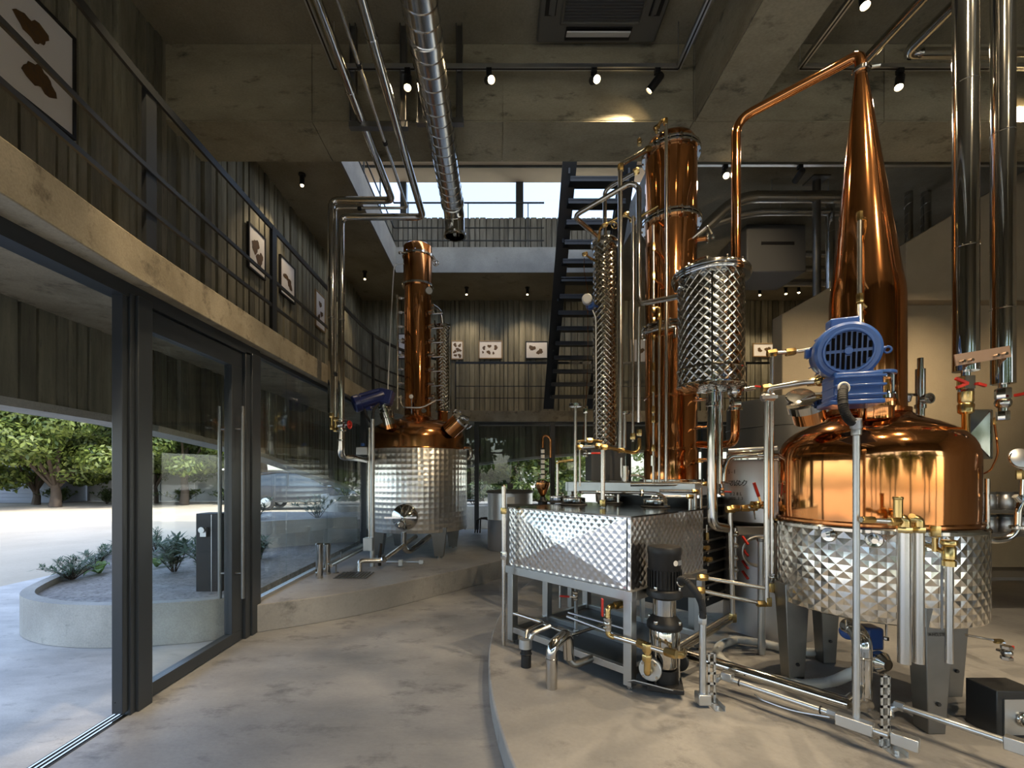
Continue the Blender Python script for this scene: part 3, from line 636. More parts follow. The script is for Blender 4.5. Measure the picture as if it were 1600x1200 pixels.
# cars
def car(loc, rz, paint, label, L_=4.3):
    t = thing('car', label, 'car', loc); R = Matrix.Translation(Vector(loc)) @ Matrix.Rotation(rz, 4, 'Z')
    sec = [(-2.12, .55, .78), (-2.05, .42, 1.0), (-1.75, .34, 1.08), (-.95, .34, 1.08), (.55, .34, 1.02), (1.45, .34, .92), (2.0, .4, .78), (2.13, .5, .62)]
    mb = MB(); mb.M = R; vs, fs = [], []
    for x, z0, z1 in sec:
        for y, z in ((-.84, z0), (-.88, (z0+z1)/2), (-.80, z1), (.80, z1), (.88, (z0+z1)/2), (.84, z0)): vs.append(V(x, y, z))
    n = len(sec)
    for i in range(n-1):
        for k in range(6): fs.append((6*i+k, 6*i+(k+1) % 6, 6*i+6+(k+1) % 6, 6*i+6+k))
    fs += [tuple(range(6)), tuple(6*n-6+k for k in range(6))[::-1]]
    mb.add(vs, fs); b = mb.build('body', paint, t, bev=.04)
    cab = [(-1.95, 1.05, 1.06, .78), (-1.6, 1.05, 1.52, .66), (-.9, 1.05, 1.62, .62), (.1, 1.02, 1.58, .62), (1.15, .98, 1.0, .76)]
    mb = MB(); mb.M = R; vs, fs = [], []
    for x, z0, z1, yw in cab: vs += [V(x, -.80, z0), V(x, -yw, z1), V(x, yw, z1), V(x, .80, z0)]
    for i in range(len(cab)-1):
        for k in range(4): fs.append((4*i+k, 4*i+(k+1) % 4, 4*i+4+(k+1) % 4, 4*i+4+k))
    mb.add(vs, fs); mb.build('cabin_glass', M['carglass'], t)
    mb = MB(); mb.M = R
    for s in (-1, 1):
        pts = [V(x, s*(yw+.01), z1+.01) for x, z0, z1, yw in cab]; mb.tube([V(cab[0][0], s*.79, 1.05)]+pts, .035, 6)
        mb.bar((-.45, s*.80, 1.03), (-.5, s*.64, 1.58), .07, .03)
    mb.bb(-1.6, .1, -.6, .6, 1.585, 1.63); mb.build('roof', paint, t)
    for x in (-1.32, 1.32):
        for s in (-1, 1):
            mb = MB(); mb.M = R; mb.lathe([(.2, 0), (.31, 0), (.33, .04), (.33, .18), (.3, .2), (.2, .2)], (x, s*.9-(.2 if s > 0 else 0), .33), (0, 1, 0), 22); wl_ = mb.build('wheel', M['rubber'], t)
            mb = MB(); mb.M = R; mb.lathe([(0, 0), (.2, 0), (.21, .02), (.05, .05), (0, .05)], (x, s*.89, .33), (0, s, 0), 18); mb.build('rim', M['galv'], wl_)
    for s in (-1, 1):
        mb = MB(); mb.M = R; mb.bb(-2.14, -2.02, s*.62-.15, s*.62+.15, .82, .98); mb.build('tail_lamp', M['red'], t, bev=.02)
    return t
car((-8.55, 20.5, -.03), .12, M['car'], 'dark grey parked estate car seen through the fixed glass')
car((-1.9, 23.4, -.03), .2, M['carw'], 'pale car glimpsed right of the smaller still')
# ================================================================ lamps, rails, stair, pictures, services under the ceiling
LAMP = .46
def spot_light(name, pos, aim, power, size, parent, blend=.7, col=(1.0, .78, .50), rad=.035):
    power *= LAMP
    l = bpy.data.lights.new(name, 'SPOT'); l.energy = power; l.spot_size = math.radians(size); l.spot_blend = blend; l.color = col; l.shadow_soft_size = rad
    o = bpy.data.objects.new(name, l); COL.objects.link(o); o.parent = parent; o.location = Vector(pos)-ORG[parent.name]
    o.rotation_euler = (-Vector(aim)).to_track_quat('Z', 'Y').to_euler(); return o
def track_spot(mount, aim, power, label, lit=True, size=75, L_=.17, r=.036):
    mount = Vector(mount); aim = Vector(aim).normalized(); t = thing('track_spotlight', label, 'spotlight', mount, 'track spotlights')
    mb = MB(); mb.box(mount-V(0, 0, .02), (.05, .045, .04)); mb.cyl(mount-V(0, 0, .04), mount-V(0, 0, .085), .011, 8); mb.build('adapter', M['black'], t)
    c = mount-V(0, 0, .10); a = c-aim*L_*.35; b = c+aim*L_*.65
    mb = MB(); mb.lathe([(0, 0), (r*.8, 0), (r, .012), (r, L_-.004), (r*.9, L_), (r*.82, L_-.02), (0, L_-.02)], a, aim, 20); mb.build('housing', M['black'], t)
    mb = MB(); mb.lathe([(0, 0), (r*.84, 0), (r*.8, .004), (0, .006)], b-aim*.018, aim, 18); mb.build('lens', M['bulb'] if lit else M['grey'], t)
    if lit: spot_light('lamp_beam', b+aim*.01, aim, power, size, t)
    return t
def track(name, pts, label):
    t = thing(name, label, 'lighting track', pts[1])
    for p, q in zip(pts, pts[1:]):
        mb = MB(); up = (0, 0, 1); mb.bar(p, q, .045, .035, up); mb.build('rail', M['galv'], t)
        mb = MB(); mb.bar(Vector(p)-V(0, 0, .018), Vector(q)-V(0, 0, .018), .014, .004, up); mb.build('slot', M['black'], t)
    for p in pts[1:]:
        mb = MB(); mb.cyl(p, (p[0], p[1], CEIL), .003, 6); mb.build('hanger_wire', M['galv'], t)
    return t
TZ, TY = W(800, 105, 4.3).z, 4.3
xa0, xa1, xb0 = W(522, 0, TY).x, W(1060, 0, TY).x, W(1250, 0, TY).x
track('light_track', [V(xa0, -1, TZ), V(xa0, TY, TZ), V(xa1, TY, TZ), V(xa1, -1, TZ)], 'grey rectangular lighting track hung before the deep beam')
track('light_track', [V(xb0, -1, TZ), V(xb0, TY, TZ), V(7.0, TY, TZ)], 'grey lighting track hung above the tall copper cone')
ZB = TZ-.02
S = [((637, 0), (.05, -.35, -1), 300, 'lit spotlight pointing down between pipes and duct'), ((764, 0), (.22, -.75, -.62), 300, 'lit spotlight just right of the round duct'),
     ((928, 0), (.1, -.78, -.6), 400, 'lit spotlight under the ceiling cassette'), ((1027, 0), (-.62, .25, -.72), 300, 'black spotlight turned sideways at the track corner')]
for (x, _), aim, p, lb in S: track_spot(V(W(x, 0, TY).x, TY, ZB), aim, p, lb)
track_spot(V(xb0, W(1316, 18, 3.55).y, ZB), (-.15, -.3, -1), 420, 'lit spotlight above the copper arm near the cone top')
track_spot(V(W(1406, 0, TY).x, TY, ZB), (-.35, -.3, -.9), 420, 'lit spotlight just right of the copper cone')
for i, (x, y, aim, p) in enumerate(((5.2, TY, (-.25, .85, -.75), 620), (6.4, TY, (-.2, .85, -.6), 520), (xa0, 2.4, (-.30, .35, -1), 400), (xa0, .6, (-.30, .6, -1), 400), (xa1, 2.6, (-.15, .1, -1), 420), (xa1, .9, (.35, .8, -1), 430), (xb0, 1.2, (.0, .55, -1), 480), (xb0, -.4, (-.25, .9, -.9), 480))):  # unseen lamps added on the tracks to brighten fascia, equipment and stair wall
    track_spot(V(x, y, ZB), aim, p, size=44 if x == xa0 else 75, label='added unseen fill spotlight on the tracks, %s of the set' % ('first second third fourth fifth sixth seventh eighth'.split()[i]))
def downlight(p, label, power=45, aim=(0, 0, -1), tilt=None, mat='bulb_s', size=90):
    p = Vector(p); t = thing('downlight', label, 'downlight', p, 'small ceiling downlights')
    mb = MB(); mb.lathe([(0, 0), (.05, 0), (.05, -.02), (.032, -.03), (.032, -.13), (.036, -.135), (.036, -.16), (.028, -.16), (.026, -.15), (0, -.15)][::-1], p, (0, 0, 1), 18); mb.build('housing', M['black'], t)
    mb = MB(); mb.ball(p-V(0, 0, .158), .022, 12, 7); mb.build('bulb', M[mat], t)
    spot_light('lamp_beam', p-V(0, 0, .19), aim, power, size, t)
for x, y, lb, aim in ((472, 272, 'small downlight over the gallery near the pipes', (-.3, 0, -1)), (570, 424, 'small downlight over the gallery behind the copper column', (-.3, 0, -1)), (729, 449, 'small downlight left of centre on the far ceiling', (0, .5, -1)), (824, 449, 'small downlight near the stair on the far ceiling', (0, .5, -1))):
    d = F*(CEIL-EZ)/(CY-y); downlight(W(x, y, d), lb, 70, aim)
for x, y, lb in ((1187, 450, 'bright downlight right of the quilted condenser'), (1228, 448, 'small dim downlight beside the far bright one'), (1248, 446, 'tilted downlight left of the steel post')):
    d = F*(CEIL-EZ)/(CY-y); downlight(W(x, y, d), lb, 60, (0, .2, -1), mat='bulb')
# lamps behind the beam
mb = MB(); z2 = W(0, 257, 5.3).z; t2 = thing('light_track', 'thin lighting track just behind the deep beam', 'lighting track', (2.5, 5.3, z2)); mb.bb(2.15, 7.0, 5.28, 5.32, z2-.015, z2+.015); mb.build('rail', M['galv'], t2)
for x in (3, 5): mb = MB(); mb.cyl((x, 5.3, z2), (x, 5.3, CEIL), .003, 6); mb.build('hanger_wire', M['galv'], t2)
track_spot(V(W(1133, 0, 5.3).x, 5.3, z2-.01), (-.22, -.72, -.66), 480, 'very bright spotlight beside the copper drop pipe', size=48)
track_spot(V(W(1250, 0, 5.3).x, 5.3, z2-.01), (.1, .9, -.12), 240, 'small spotlight behind the beam above the ducts')
# ---------------------------------------------------------------- ceiling cassette
cz = 5.60; fy = F*(cz-EZ)/(CY-70); x0, x1 = W(838, 0, fy).x, W(1023, 0, fy).x; ca = thing('ceiling_cassette', 'square grey air-conditioning cassette under the ceiling', 'air conditioner', ((x0+x1)/2, fy-.56, cz))
mb = MB(); s = x1-x0
mb.bb(x0, x1, fy-s, fy, cz+.012, cz+.075); mb.build('panel', M['cass'], ca, bev=.02)
mb = MB(); mb.bb(x0+.04, x1-.04, fy-s+.04, fy-.04, cz+.075, CEIL); mb.build('casing', M['cass'], ca)
g = .20; mb = MB()
for a in ((x0+g, x1-g, fy-g-.02, fy-g), (x0+g, x1-g, fy-s+g, fy-s+g+.02), (x0+g, x0+g+.02, fy-s+g, fy-g), (x1-g-.02, x1-g, fy-s+g, fy-g)): mb.bb(*a, cz-.006, cz+.012)
mb.build('grille_frame', M['cass'], ca, bev=.004)
k = 24; src = None
for i in range(k):
    y = fy-g-.04-i*(s-2*g-.06)/k
    if src is None: mb = MB(); mb.bb(x0+g+.03, x1-g-.03, y-.012, y, cz-.002, cz+.014); src = mb.build('slat', M['grey'], ca); y00 = y
    else:
        o = bpy.data.objects.new('slat', src.data); COL.objects.link(o); o.parent = ca; o.location = (0, y-y00, 0)
mb = MB(); mb.box(((x0+x1)/2, fy-.10, cz), (s*.52, .10, .012), Matrix.Rotation(.35, 3, 'X')); mb.build('louvre', M['white'], ca)  # white colour imitates the bright light reflected by this front louvre
mb = MB(); mb.bb((x0+x1)/2-s*.27, (x0+x1)/2+s*.27, fy-.165, fy-.04, cz+.004, cz+.013); mb.build('outlet_slot', M['black'], ca)
for sx in (-1, 1):
    xc = (x0+x1)/2+sx*(s/2-.10); mb = MB(); mb.bb(xc-.05, xc+.05, fy-s/2-s*.26, fy-s/2+s*.26, cz+.004, cz+.0125); mb.build('outlet_slot', M['black'], ca)
    mb = MB(); mb.box((xc, fy-s/2, cz+.004), (.08, s*.5, .01), Matrix.Rotation(-.35*sx, 3, 'Y')); mb.build('louvre', M['cass'], ca)
# ---------------------------------------------------------------- three steel pipes and spiral duct from the ceiling
PD = 5.6
def pipe_thing(name, label, cat, pts, r, mat, fr=.08, joints=(), n=16, group=None):
    t = thing(name, label, cat, Vector(pts[-1]), group); mb = MB(); mb.tube(fil(pts, fr), r, n); mb.build('pipe', mat, t)
    for p, ax in joints: mb = MB(); mb.flange(p, ax, r*1.12, r*.5, 18); mb.build('joint_band', mat, t)
    return t
p1 = W(518, 316, PD); a = W(613, 313, PD); zz = a.z
P1 = pipe_thing('steam_pipe', 'thick steel ceiling pipe nearest the wall, dropping beside the still', 'pipe', [(a.x, -1, zz), (a.x, PD, zz), (p1.x, PD, zz), (p1.x, PD, W(0, 645, PD).z)], .043, M['steel'], .09, [((a.x, 4.0, zz), (0, 1, 0)), ((a.x, 2.4, zz), (0, 1, 0)), ((p1.x, PD, 3.4), (0, 0, 1))])
e = W(518, 645, PD); mb = MB(); mb.hexa(e-V(0, 0, .03), (0, 0, 1), .03, .06); mb.cyl(e-V(0, 0, .05), e-V(0, 0, .17), .016, 10); mb.hexa(e-V(0, 0, .18), (0, 0, 1), .022, .05); mb.build('drain_fitting', M['brass'], P1)
p2 = W(524, 326, PD); b = W(636, 325, PD)
P2 = pipe_thing('water_pipe', 'thin steel ceiling pipe running between two thick ones', 'pipe', [(b.x, -1, b.z), (b.x, PD, b.z), (p2.x, PD, b.z), (p2.x, PD, W(0, 655, PD).z)], .016, M['pipe'], .05)
for q, ax in (((b.x, 3.65, b.z), (0, 1, 0)), ((b.x, 4.5, b.z), (0, 1, 0)), (W(562, 326, PD), (1, 0, 0)), (W(524, 585, PD), (0, 0, 1))): mb = MB(); mb.flange(q, ax, .024, .05, 12); mb.build('pipe_clip', M['black'], P2)
e = W(524, 655, PD); mb = MB(); mb.hexa(e, (0, 0, 1), .028, .05); mb.cyl(e, e-V(0, 0, .12), .016, 10); mb.hexa(e-V(0, 0, .13), (0, 0, 1), .024, .05); mb.build('end_fitting', M['brass'], P2)
p3 = W(533, 340, PD); c = W(661, 339, PD); lo = W(533, 714, PD); tk = V(-1.93, 6.95, lo.z)
P3 = pipe_thing('product_pipe', 'thick steel ceiling pipe that turns in to the smaller still', 'pipe', [(c.x, -1, c.z), (c.x, PD, c.z), (p3.x, PD, c.z), (p3.x, PD, lo.z), (p3.x+.05, PD+.35, lo.z), tk], .040, M['steel'], .09, [((c.x, 3.3, c.z), (0, 1, 0)), (W(533, 500, PD), (0, 0, 1)), (W(533, 688, PD), (0, 0, 1))])
e = W(533, 664, PD); mb = MB(); mb.ball(e, .055, 16, 9); mb.flange(e+V(0, 0, .07), (0, 0, 1), .06, .02); mb.flange(e-V(0, 0, .07), (0, 0, 1), .06, .02); mb.cyl(e, e+V(.1, -.02, 0), .014, 10); vb = mb.build('valve', M['steel'], P3)
mb = MB(); mb.ring(e+V(.11, -.02, 0), (1, -.2, 0), .045, .009, 24); mb.cyl(e+V(.10, -.02, 0), e+V(.125, -.02, 0), .014, 10)
for k in range(3): an = k*PI/3; mb.bar(e+V(.11, -.02+.045*math.cos(an), .045*math.sin(an)), e+V(.11, -.02-.045*math.cos(an), -.045*math.sin(an)), .008, .006)
mb.build('handwheel', M['red'], vb)
# duct
dc = W(657, 0, 3.2); dx, dz, dr_ = W(704, 300, 5.38).x, W(704, 300, 5.38).z, .128
du = thing('spiral_duct', 'large round spiral-seamed steel duct under the ceiling', 'duct', (dx, 5.6, dz))
mb = MB(); mb.tube([(dx, -1.5, dz), (dx, 5.62, dz)], dr_, 40, cap=False); mb.build('tube', M['duct'], du)
mb = MB(); pts = []; turns = 52
for i in range(turns*20+1):
    an = 2*PI*i/20; y = -1.2+6.75*i/(turns*20); pts.append(V(dx+math.cos(an)*dr_, y, dz+math.sin(an)*dr_))
mb.tube(pts, .0065, 5); mb.build('spiral_seam', M['duct'], du)
mb = MB(); mb.lathe([(dr_, 0), (dr_+.012, .005), (dr_+.012, .05), (dr_, .055)], (dx, 5.56, dz), (0, 1, 0), 40); mb.build('joint_band', M['duct'], du); mb = MB(); mb.lathe([(dr_, 0), (dr_+.008, .005), (dr_+.008, .06), (dr_, .065)], (dx, 3.45, dz), (0, 1, 0), 40); mb.build('joint_band', M['duct'], du)
el = fil([V(dx, 5.60, dz), V(dx+.005, 5.80, dz-.02), V(dx+.01, 5.86, dz-.26)], .2, 8)
mb = MB(); mb.tube(el, dr_*.99, 36, cap=False); mb.lathe([(dr_*.99, 0), (dr_+.014, .004), (dr_+.014, .03), (dr_*.93, .03), (dr_*.93, -.1)], el[-1]+V(0, 0, .02), (0, 0, -1), 36); mb.build('outlet_elbow', M['steel'], du)
for xs, yb, lb in (((553, 631), 193, 'U-shaped bracket frame around the three ceiling pipes'), ((658, 718), 187, 'U-shaped bracket frame around the round duct')):
    hd = 4.36; p, q = W(xs[0], yb, hd), W(xs[1], yb, hd); t = thing('pipe_hanger', lb, 'pipe bracket', (p+q)/2, 'pipe brackets on the beam')
    for x in (p.x, q.x): mb = MB(); mb.bb(x-.03, x+.03, hd-.02, hd+.02, p.z, CEIL); mb.bb(x-.03, x-.022, hd-.05, hd, p.z, CEIL); mb.bb(x+.022, x+.03, hd-.05, hd, p.z, CEIL); mb.build('channel_upright', M['legm'], t)
    mb = MB(); mb.bb(p.x-.04, q.x+.04, hd-.03, hd+.03, p.z-.05, p.z); mb.build('cross_bar', M['legm'], t)
# ---------------------------------------------------------------- railings
def railing(name, path, posts, base, zs, label, hs=(.05, .016, .016), th=.012, post=(.05, .014)):
    t = thing(name, label, 'railing', (path[0][0], path[0][1], base)); pts = [V(a, b, 0) for a, b in path]
    for z, h in zip(zs, hs):
        mb = MB()
        for p, q in zip(pts, pts[1:]): mb.bar(p+V(0, 0, z), q+V(0, 0, z), th, h, (0, 0, 1))
        mb.build('rail', M['dark'], t)
    for p in posts: mb = MB(); mb.bb(p[0]-post[1]/2, p[0]+post[1]/2, p[1]-post[0]/2, p[1]+post[0]/2, base, zs[0]); mb.build('post', M['dark'], t)
    return t
pth = [(p.x-.05, p.y) for p in fil([V(a, b, 0) for a, b in ed[:-2]], .6, 6)]
railing('gallery_railing', pth, [(-2.235, 2.965), (-2.24, 4.62), (-2.24, 6.28), (-2.17, 8.1)], GAL, (3.945, 3.43, 3.17), 'dark steel flat-bar railing along the near gallery edge', (.055, .03, .03), .02, (.09, .03))
railing('gallery_railing', [(-.9, 10.14), (7.5, 10.16)], [(-.9+i*1.6, 10.15) for i in range(6)], GAL, (3.945, 3.43, 3.17), 'dark steel railing before the far picture wall', (.05, .018, .018), .012, (.02, .02))
railing('upper_railing', [(VX0-.05, 5.2), (VX0-.05, VY1+.05), (1.0, VY1+.05)], [(VX0-.05, 5.4+i*1.05) for i in range(4)]+[(VX0+.25+i*1.26, VY1+.05) for i in range(3)], TOP, (7.20, 6.675, 6.407), 'thin dark railing round the opening on the upper storey', (.03, .022, .022), .02, (.02, .02))
# ---------------------------------------------------------------- steel stair
SX0, SX1 = 1.114, 2.03; st = thing('steel_stair', 'steep dark steel stair climbing to the upper storey', 'stair', (1.57, 9.9, GAL))
A, B_ = V(0, 9.9, GAL), V(0, 6.95, TOP)
for x in (SX0, SX1): mb = MB(); mb.bar(A+V(x, 0, 0), B_+V(x, 0, .1), .02, .22, (1, 0, 0)); mb.build('stringer', M['dark'], st)
for x in (SX0, SX1):
    mb = MB(); up = V(0, -.05, .95); mb.tube([A+V(x, -.1, .95), B_+V(x, 0, .95)], .02, 8); mb.tube([A+V(x, -.1, .5), B_+V(x, 0, .5)], .009, 6); mb.build('handrail', M['dark'], st)
    for k in range(5): p = A.lerp(B_, .08+k*.22)+V(x, 0, 0); mb = MB(); mb.bar(p, p+V(0, 0, .95), .03, .012, (0, 1, 0)); mb.build('baluster', M['dark'], st)
nst = 15; src = None
for i in range(1, nst):
    p = A.lerp(B_, i/nst)
    if src is None: mb = MB(); mb.bb(SX0+.01, SX1-.01, p.y-.13, p.y+.13, p.z-.02, p.z+.02); mb.bb(SX0+.01, SX1-.01, p.y-.13, p.y-.12, p.z-.06, p.z); src = mb.build('tread', M['dark'], st); p0 = p
    else:
        o = bpy.data.objects.new('tread', src.data); COL.objects.link(o); o.parent = st; o.location = p-p0
# ---------------------------------------------------------------- framed pictures
def blob(mb, c, ux, uz, r, rr, sx=1.0, sz=1.0):
    n = 22; ph = [rr.uniform(0, 6.28) for _ in range(3)]; vs = [c]
    for k in range(n):
        a = 2*PI*k/n; q = r*(1+.22*math.sin(2*a+ph[0])+.16*math.sin(3*a+ph[1])+.1*math.sin(7*a+ph[2])); vs.append(c+ux*math.cos(a)*q*sx+uz*math.sin(a)*q*sz)
    mb.add(vs, [(0, 1+k, 1+(k+1) % n) for k in range(n)])
def picture(c, w_, h_, nrm, label, blobs, fm, seed, group='framed prints', fw=.022):
    rr = random.Random(seed); c = Vector(c); nrm = Vector(nrm); uz = V(0, 0, 1); ux = uz.cross(nrm)
    t = thing('framed_print', label, 'picture', c-uz*h_/2, group); f = MB()
    for a, b in ((c-ux*w_/2+uz*h_/2, c+ux*w_/2+uz*h_/2), (c-ux*w_/2-uz*h_/2, c+ux*w_/2-uz*h_/2)): f.bar(a, b, .035, fw, uz)
    for s_ in (-1, 1): f.bar(c+ux*s_*(w_/2-fw/2)-uz*h_/2, c+ux*s_*(w_/2-fw/2)+uz*h_/2, fw, .035, nrm)
    f.build('frame', fm, t)
    mb = MB(); mb.bar(c-ux*(w_/2-fw/2), c+ux*(w_/2-fw/2), .012, h_-fw, uz); mb.build('mount', M['paper'], t)
    for bx, bz, r, sx, sz in blobs:
        mb = MB(); blob(mb, c+ux*bx*w_+uz*bz*h_+nrm*.009, ux, uz, r*h_, rr, sx, sz); mb.build('printed_figure', M['print'], t, smooth=False)
    return t
def wpic(xc, yc, hpx, wy, label, blobs, fm, seed):
    d = F*(WL+.06)/(xc-CX); c = W(xc, yc, d); picture((WL+.06, d, c.z), wy, hpx/F*d, (1, 0, 0), label, blobs, fm, seed)
two = [(-.02, .2, .13, 1, .85), (.06, -.2, .14, .9, .9)]
wpic(52, 82, 170, .62, 'large black-framed print on the near gallery wall', two, M['black'], 1)
wpic(401, 394, 66, .44, 'black-framed print left of its neighbour on the gallery wall', [(-.1, .1, .16, 1, 1), (.15, -.12, .17, .8, 1)], M['black'], 2)
wpic(449, 438, 56, .50, 'black-framed print with one long figure on the gallery wall', [(-.12, .05, .12, 1.2, .7), (.14, -.08, .14, 1, .9)], M['black'], 3)
wpic(500, 487, 54, .46, 'wood-framed print beside the ceiling pipes', [(-.02, .2, .1, .9, 1), (.12, -.05, .09, 1, 1), (-.15, -.2, .09, 1, 1)], M['wood'], 4)
def bpic(x0, x1, y0, y1, label, blobs, fm, seed):
    d = WB-.07; a, b = W(x0, y0, d), W(x1, y1, d); picture(((a.x+b.x)/2, d, (a.z+b.z)/2), b.x-a.x, a.z-b.z, (0, -1, 0), label, blobs, fm, seed)
six = [(-.18, .28, .1, 1, 1), (.2, .25, .09, 1, 1), (-.2, -.1, .09, 1, 1), (.02, .02, .1, 1, 1), (.22, -.02, .08, 1, 1), (.2, -.32, .1, 1, 1), (-.15, -.3, .08, 1, 1)]
row = [(-.28, .1, .1, 1, 1), (-.05, .2, .1, 1, 1), (-.08, -.15, .11, 1, 1), (.22, .12, .12, 1, 1), (.12, -.2, .07, 1, 1), (-.32, -.15, .06, 1, 1)]
bpic(705, 724, 533, 561, 'narrow print of many small figures on the far wall', six, M['wood'], 5); bpic(748, 785, 533, 560, 'wide print of small figures in the middle of the far wall', row, M['wood'], 6)
bpic(821, 856, 534, 560, 'print with a pair of figures beside the stair foot', [(-.2, .12, .17, 1, 1), (.14, -.1, .17, 1, 1)], M['black'], 7); bpic(984, 1009, 530, 566, 'print half hidden behind thin steel pipes', [(.2, 0, .12, 1, 1)], M['wood'], 8)
bpic(622, 640, 522, 560, 'print half hidden behind the copper column of the smaller still', [(0, .2, .12, 1, 1), (0, -.25, .12, 1, 1)], M['black'], 9); bpic(1176, 1212, 537, 557, 'print right of the quilted condenser on the far wall', [(-.2, 0, .15, 1.2, 1), (.15, .05, .2, 1, 1)], M['wood'], 10)
# ---------------------------------------------------------------- ducts, post and hanging unit in the far bay
def hduct(y, x0, x1, d, rpx, label, seams=6, bend=None):
    a, b = W(x0, y, d), W(x1, y, d); r = rpx/F*d; t = thing('silver_duct', label, 'duct', (a+b)/2-V(0, 0, r), 'silver ducts in the far bay'); mb = MB()
    pts = [a, b] if not bend else [W(*bend), a, b]; mb.tube(fil(pts, .3), r, 24); mb.build('tube', M['duct'], t)
    for q in (a.lerp(b, .3), a.lerp(b, .8)): mb = MB(); mb.cyl(q, (q.x, q.y, CEIL), .006, 6); mb.build('hanger_rod', M['galv'], t)
    for k in range(seams): q = a.lerp(b, (k+.5)/seams); mb = MB(); mb.flange(q, (1, 0, 0), r*1.03, .03, 24); mb.build('seam', M['duct'], t)
hduct(308, 1152, 1330, 6.6, 9, 'thickest silver duct, topmost in the far bay', 3, (1085, 372, 6.6)); hduct(331, 1172, 1330, 6.9, 6, 'second silver duct from the top in the far bay', 5, (1110, 352, 6.9))
hduct(397, 1248, 1330, 8.0, 5, 'short silver duct behind the steel post', 2); hduct(420, 1190, 1330, 8.6, 4.5, 'silver duct below the hanging unit', 6); hduct(442, 1162, 1330, 9.0, 6, 'lowest silver duct above the far downlights', 2)
p = W(1215, 375, 7.6); hu = thing('hanging_unit', 'dark hanging air-handling unit between the silver ducts', 'air conditioner', (p.x, p.y, p.z-.4)); mb = MB(); mb.bb(W(1172, 0, 7.6).x, W(1266, 0, 7.6).x, 7.7, 8.5, W(0, 420, 7.6).z, W(0, 345, 7.6).z); mb.build('casing', M['grey'], hu, bev=.02)
mb = MB(); mb.bb(W(1195, 0, 7.6).x, W(1247, 0, 7.6).x, 7.69, 7.71, W(0, 378, 7.6).z, W(0, 373, 7.6).z); mb.build('slot', M['black'], hu)
for x in (1180, 1258): q = W(x, 345, 7.9); mb = MB(); mb.cyl(q, (q.x, q.y, CEIL), .008, 6); mb.build('hanger_rod', M['galv'], hu)
a = W(1276, 465, 6.6); t = thing('steel_post', 'slim grey steel post behind the sloping stair wall', 'post', (a.x, 6.6, 2.9)); mb = MB(); mb.cyl((a.x, 6.6, 2.9), (a.x, 6.6, CEIL), .052, 20); mb.build('tube', M['legm'], t); mb = MB(); mb.bb(a.x-.12, a.x+.12, 6.48, 6.72, CEIL-.02, CEIL); mb.build('head_plate', M['legm'], t)
for i, (x, r) in enumerate(((1297, .06), (1420, .05), (1447, .06))):
    a = W(x, 465, 6.9); t = thing('riser_duct', ('vertical spiral duct just left of the copper cone', 'thin vertical duct just right of the copper cone', 'vertical spiral duct right of the copper cone')[i], 'duct', (a.x, 6.9, 2.9), 'vertical ducts in the far bay'); mb = MB(); mb.cyl((a.x, 6.9, 2.9), (a.x, 6.9, CEIL), r, 20); mb.build('tube', M['duct'], t); mb = MB()
    mb.tube([V(a.x+math.cos(k*.5)*r, 6.9+math.sin(k*.5)*r, 2.9+k*.0112) for k in range(250)], .003, 4); mb.build('spiral_seam', M['duct'], t)
# overhead pipes on the right bay ceiling
for i, (x0, y0, d0, x1, y1, d1, r) in enumerate(((1351, 96, 3.9, 1440, 0, 3.2, .04), (1415, 84, 4.05, 1500, -20, 3.2, .045))):
    p, q = W(x0, y0, d0), W(x1, y1, d1); zc = p.z; dirn = (q-p); q = V(p.x+.15, -1, zc); 
    pipe_thing('ceiling_pipe', ('steel pipe receding above the cone tip', 'steel pipe receding right of the cone tip')[i], 'pipe', [q, V(p.x, d0, zc)] if i == 0 else [q, V(p.x, d0, zc), V(p.x+.9, d0, zc)], r, M['steel'], .08, [(V(p.x+.05, 2.9, zc), (0, 1, 0))], group='right bay ceiling pipes')
a, b = W(1440, 83, 4.0), W(1640, 81, 4.0); pipe_thing('ceiling_pipe', 'bright horizontal steel pipe crossing behind the tall insulated pipes', 'pipe', [a, b], .035, M['steel'], group='right bay ceiling pipes')
# ================================================================ process equipment
def pp(*pts): return [W(*p) for p in pts]
def pipe(parent, pts, r, mat='pipe', fr=.04, n=12, name='pipe', cap=True):
    mb = MB(); mb.tube(fil(pts, fr), r, n, cap); return mb.build(name, M[mat], parent)
def fit(parent, p, ax, r, h, mat='brass', name='fitting'):
    mb = MB(); mb.hexa(p, ax, r, h); return mb.build(name, M[mat], parent)
def flg(parent, p, ax, r, h, mat='steel', name='flange', n=28):
    mb = MB(); mb.flange(p, ax, r, h, n); return mb.build(name, M[mat], parent)
def frustum(mb, c0, d0, c1, d1):
    c0, c1 = Vector(c0), Vector(c1)
    vs = [c0+V(i*d0[0]/2, j*d0[1]/2, 0) for i, j in ((-1, -1), (1, -1), (1, 1), (-1, 1))]+[c1+V(i*d1[0]/2, j*d1[1]/2, 0) for i, j in ((-1, -1), (1, -1), (1, 1), (-1, 1))]
    return mb.add(vs, [(3, 2, 1, 0), (4, 5, 6, 7), (0, 1, 5, 4), (1, 2, 6, 5), (2, 3, 7, 6), (3, 0, 4, 7)])
def bolts(parent, c, ax, R, n, r=.008, h=.02, mat='steel', phase=0.0, name='bolt'):
    a, b = perp(Vector(ax)); src = None; ax = Vector(ax).normalized()
    for k in range(n):
        an = 2*PI*k/n+phase; p = Vector(c)+(a*math.cos(an)+b*math.sin(an))*R
        if src is None: mb = MB(); mb.hexa(p, ax, r, h); src = mb.build(name, M[mat], parent); p0 = p
        else:
            o = bpy.data.objects.new(name, src.data); COL.objects.link(o); o.parent = parent; o.location = p-p0
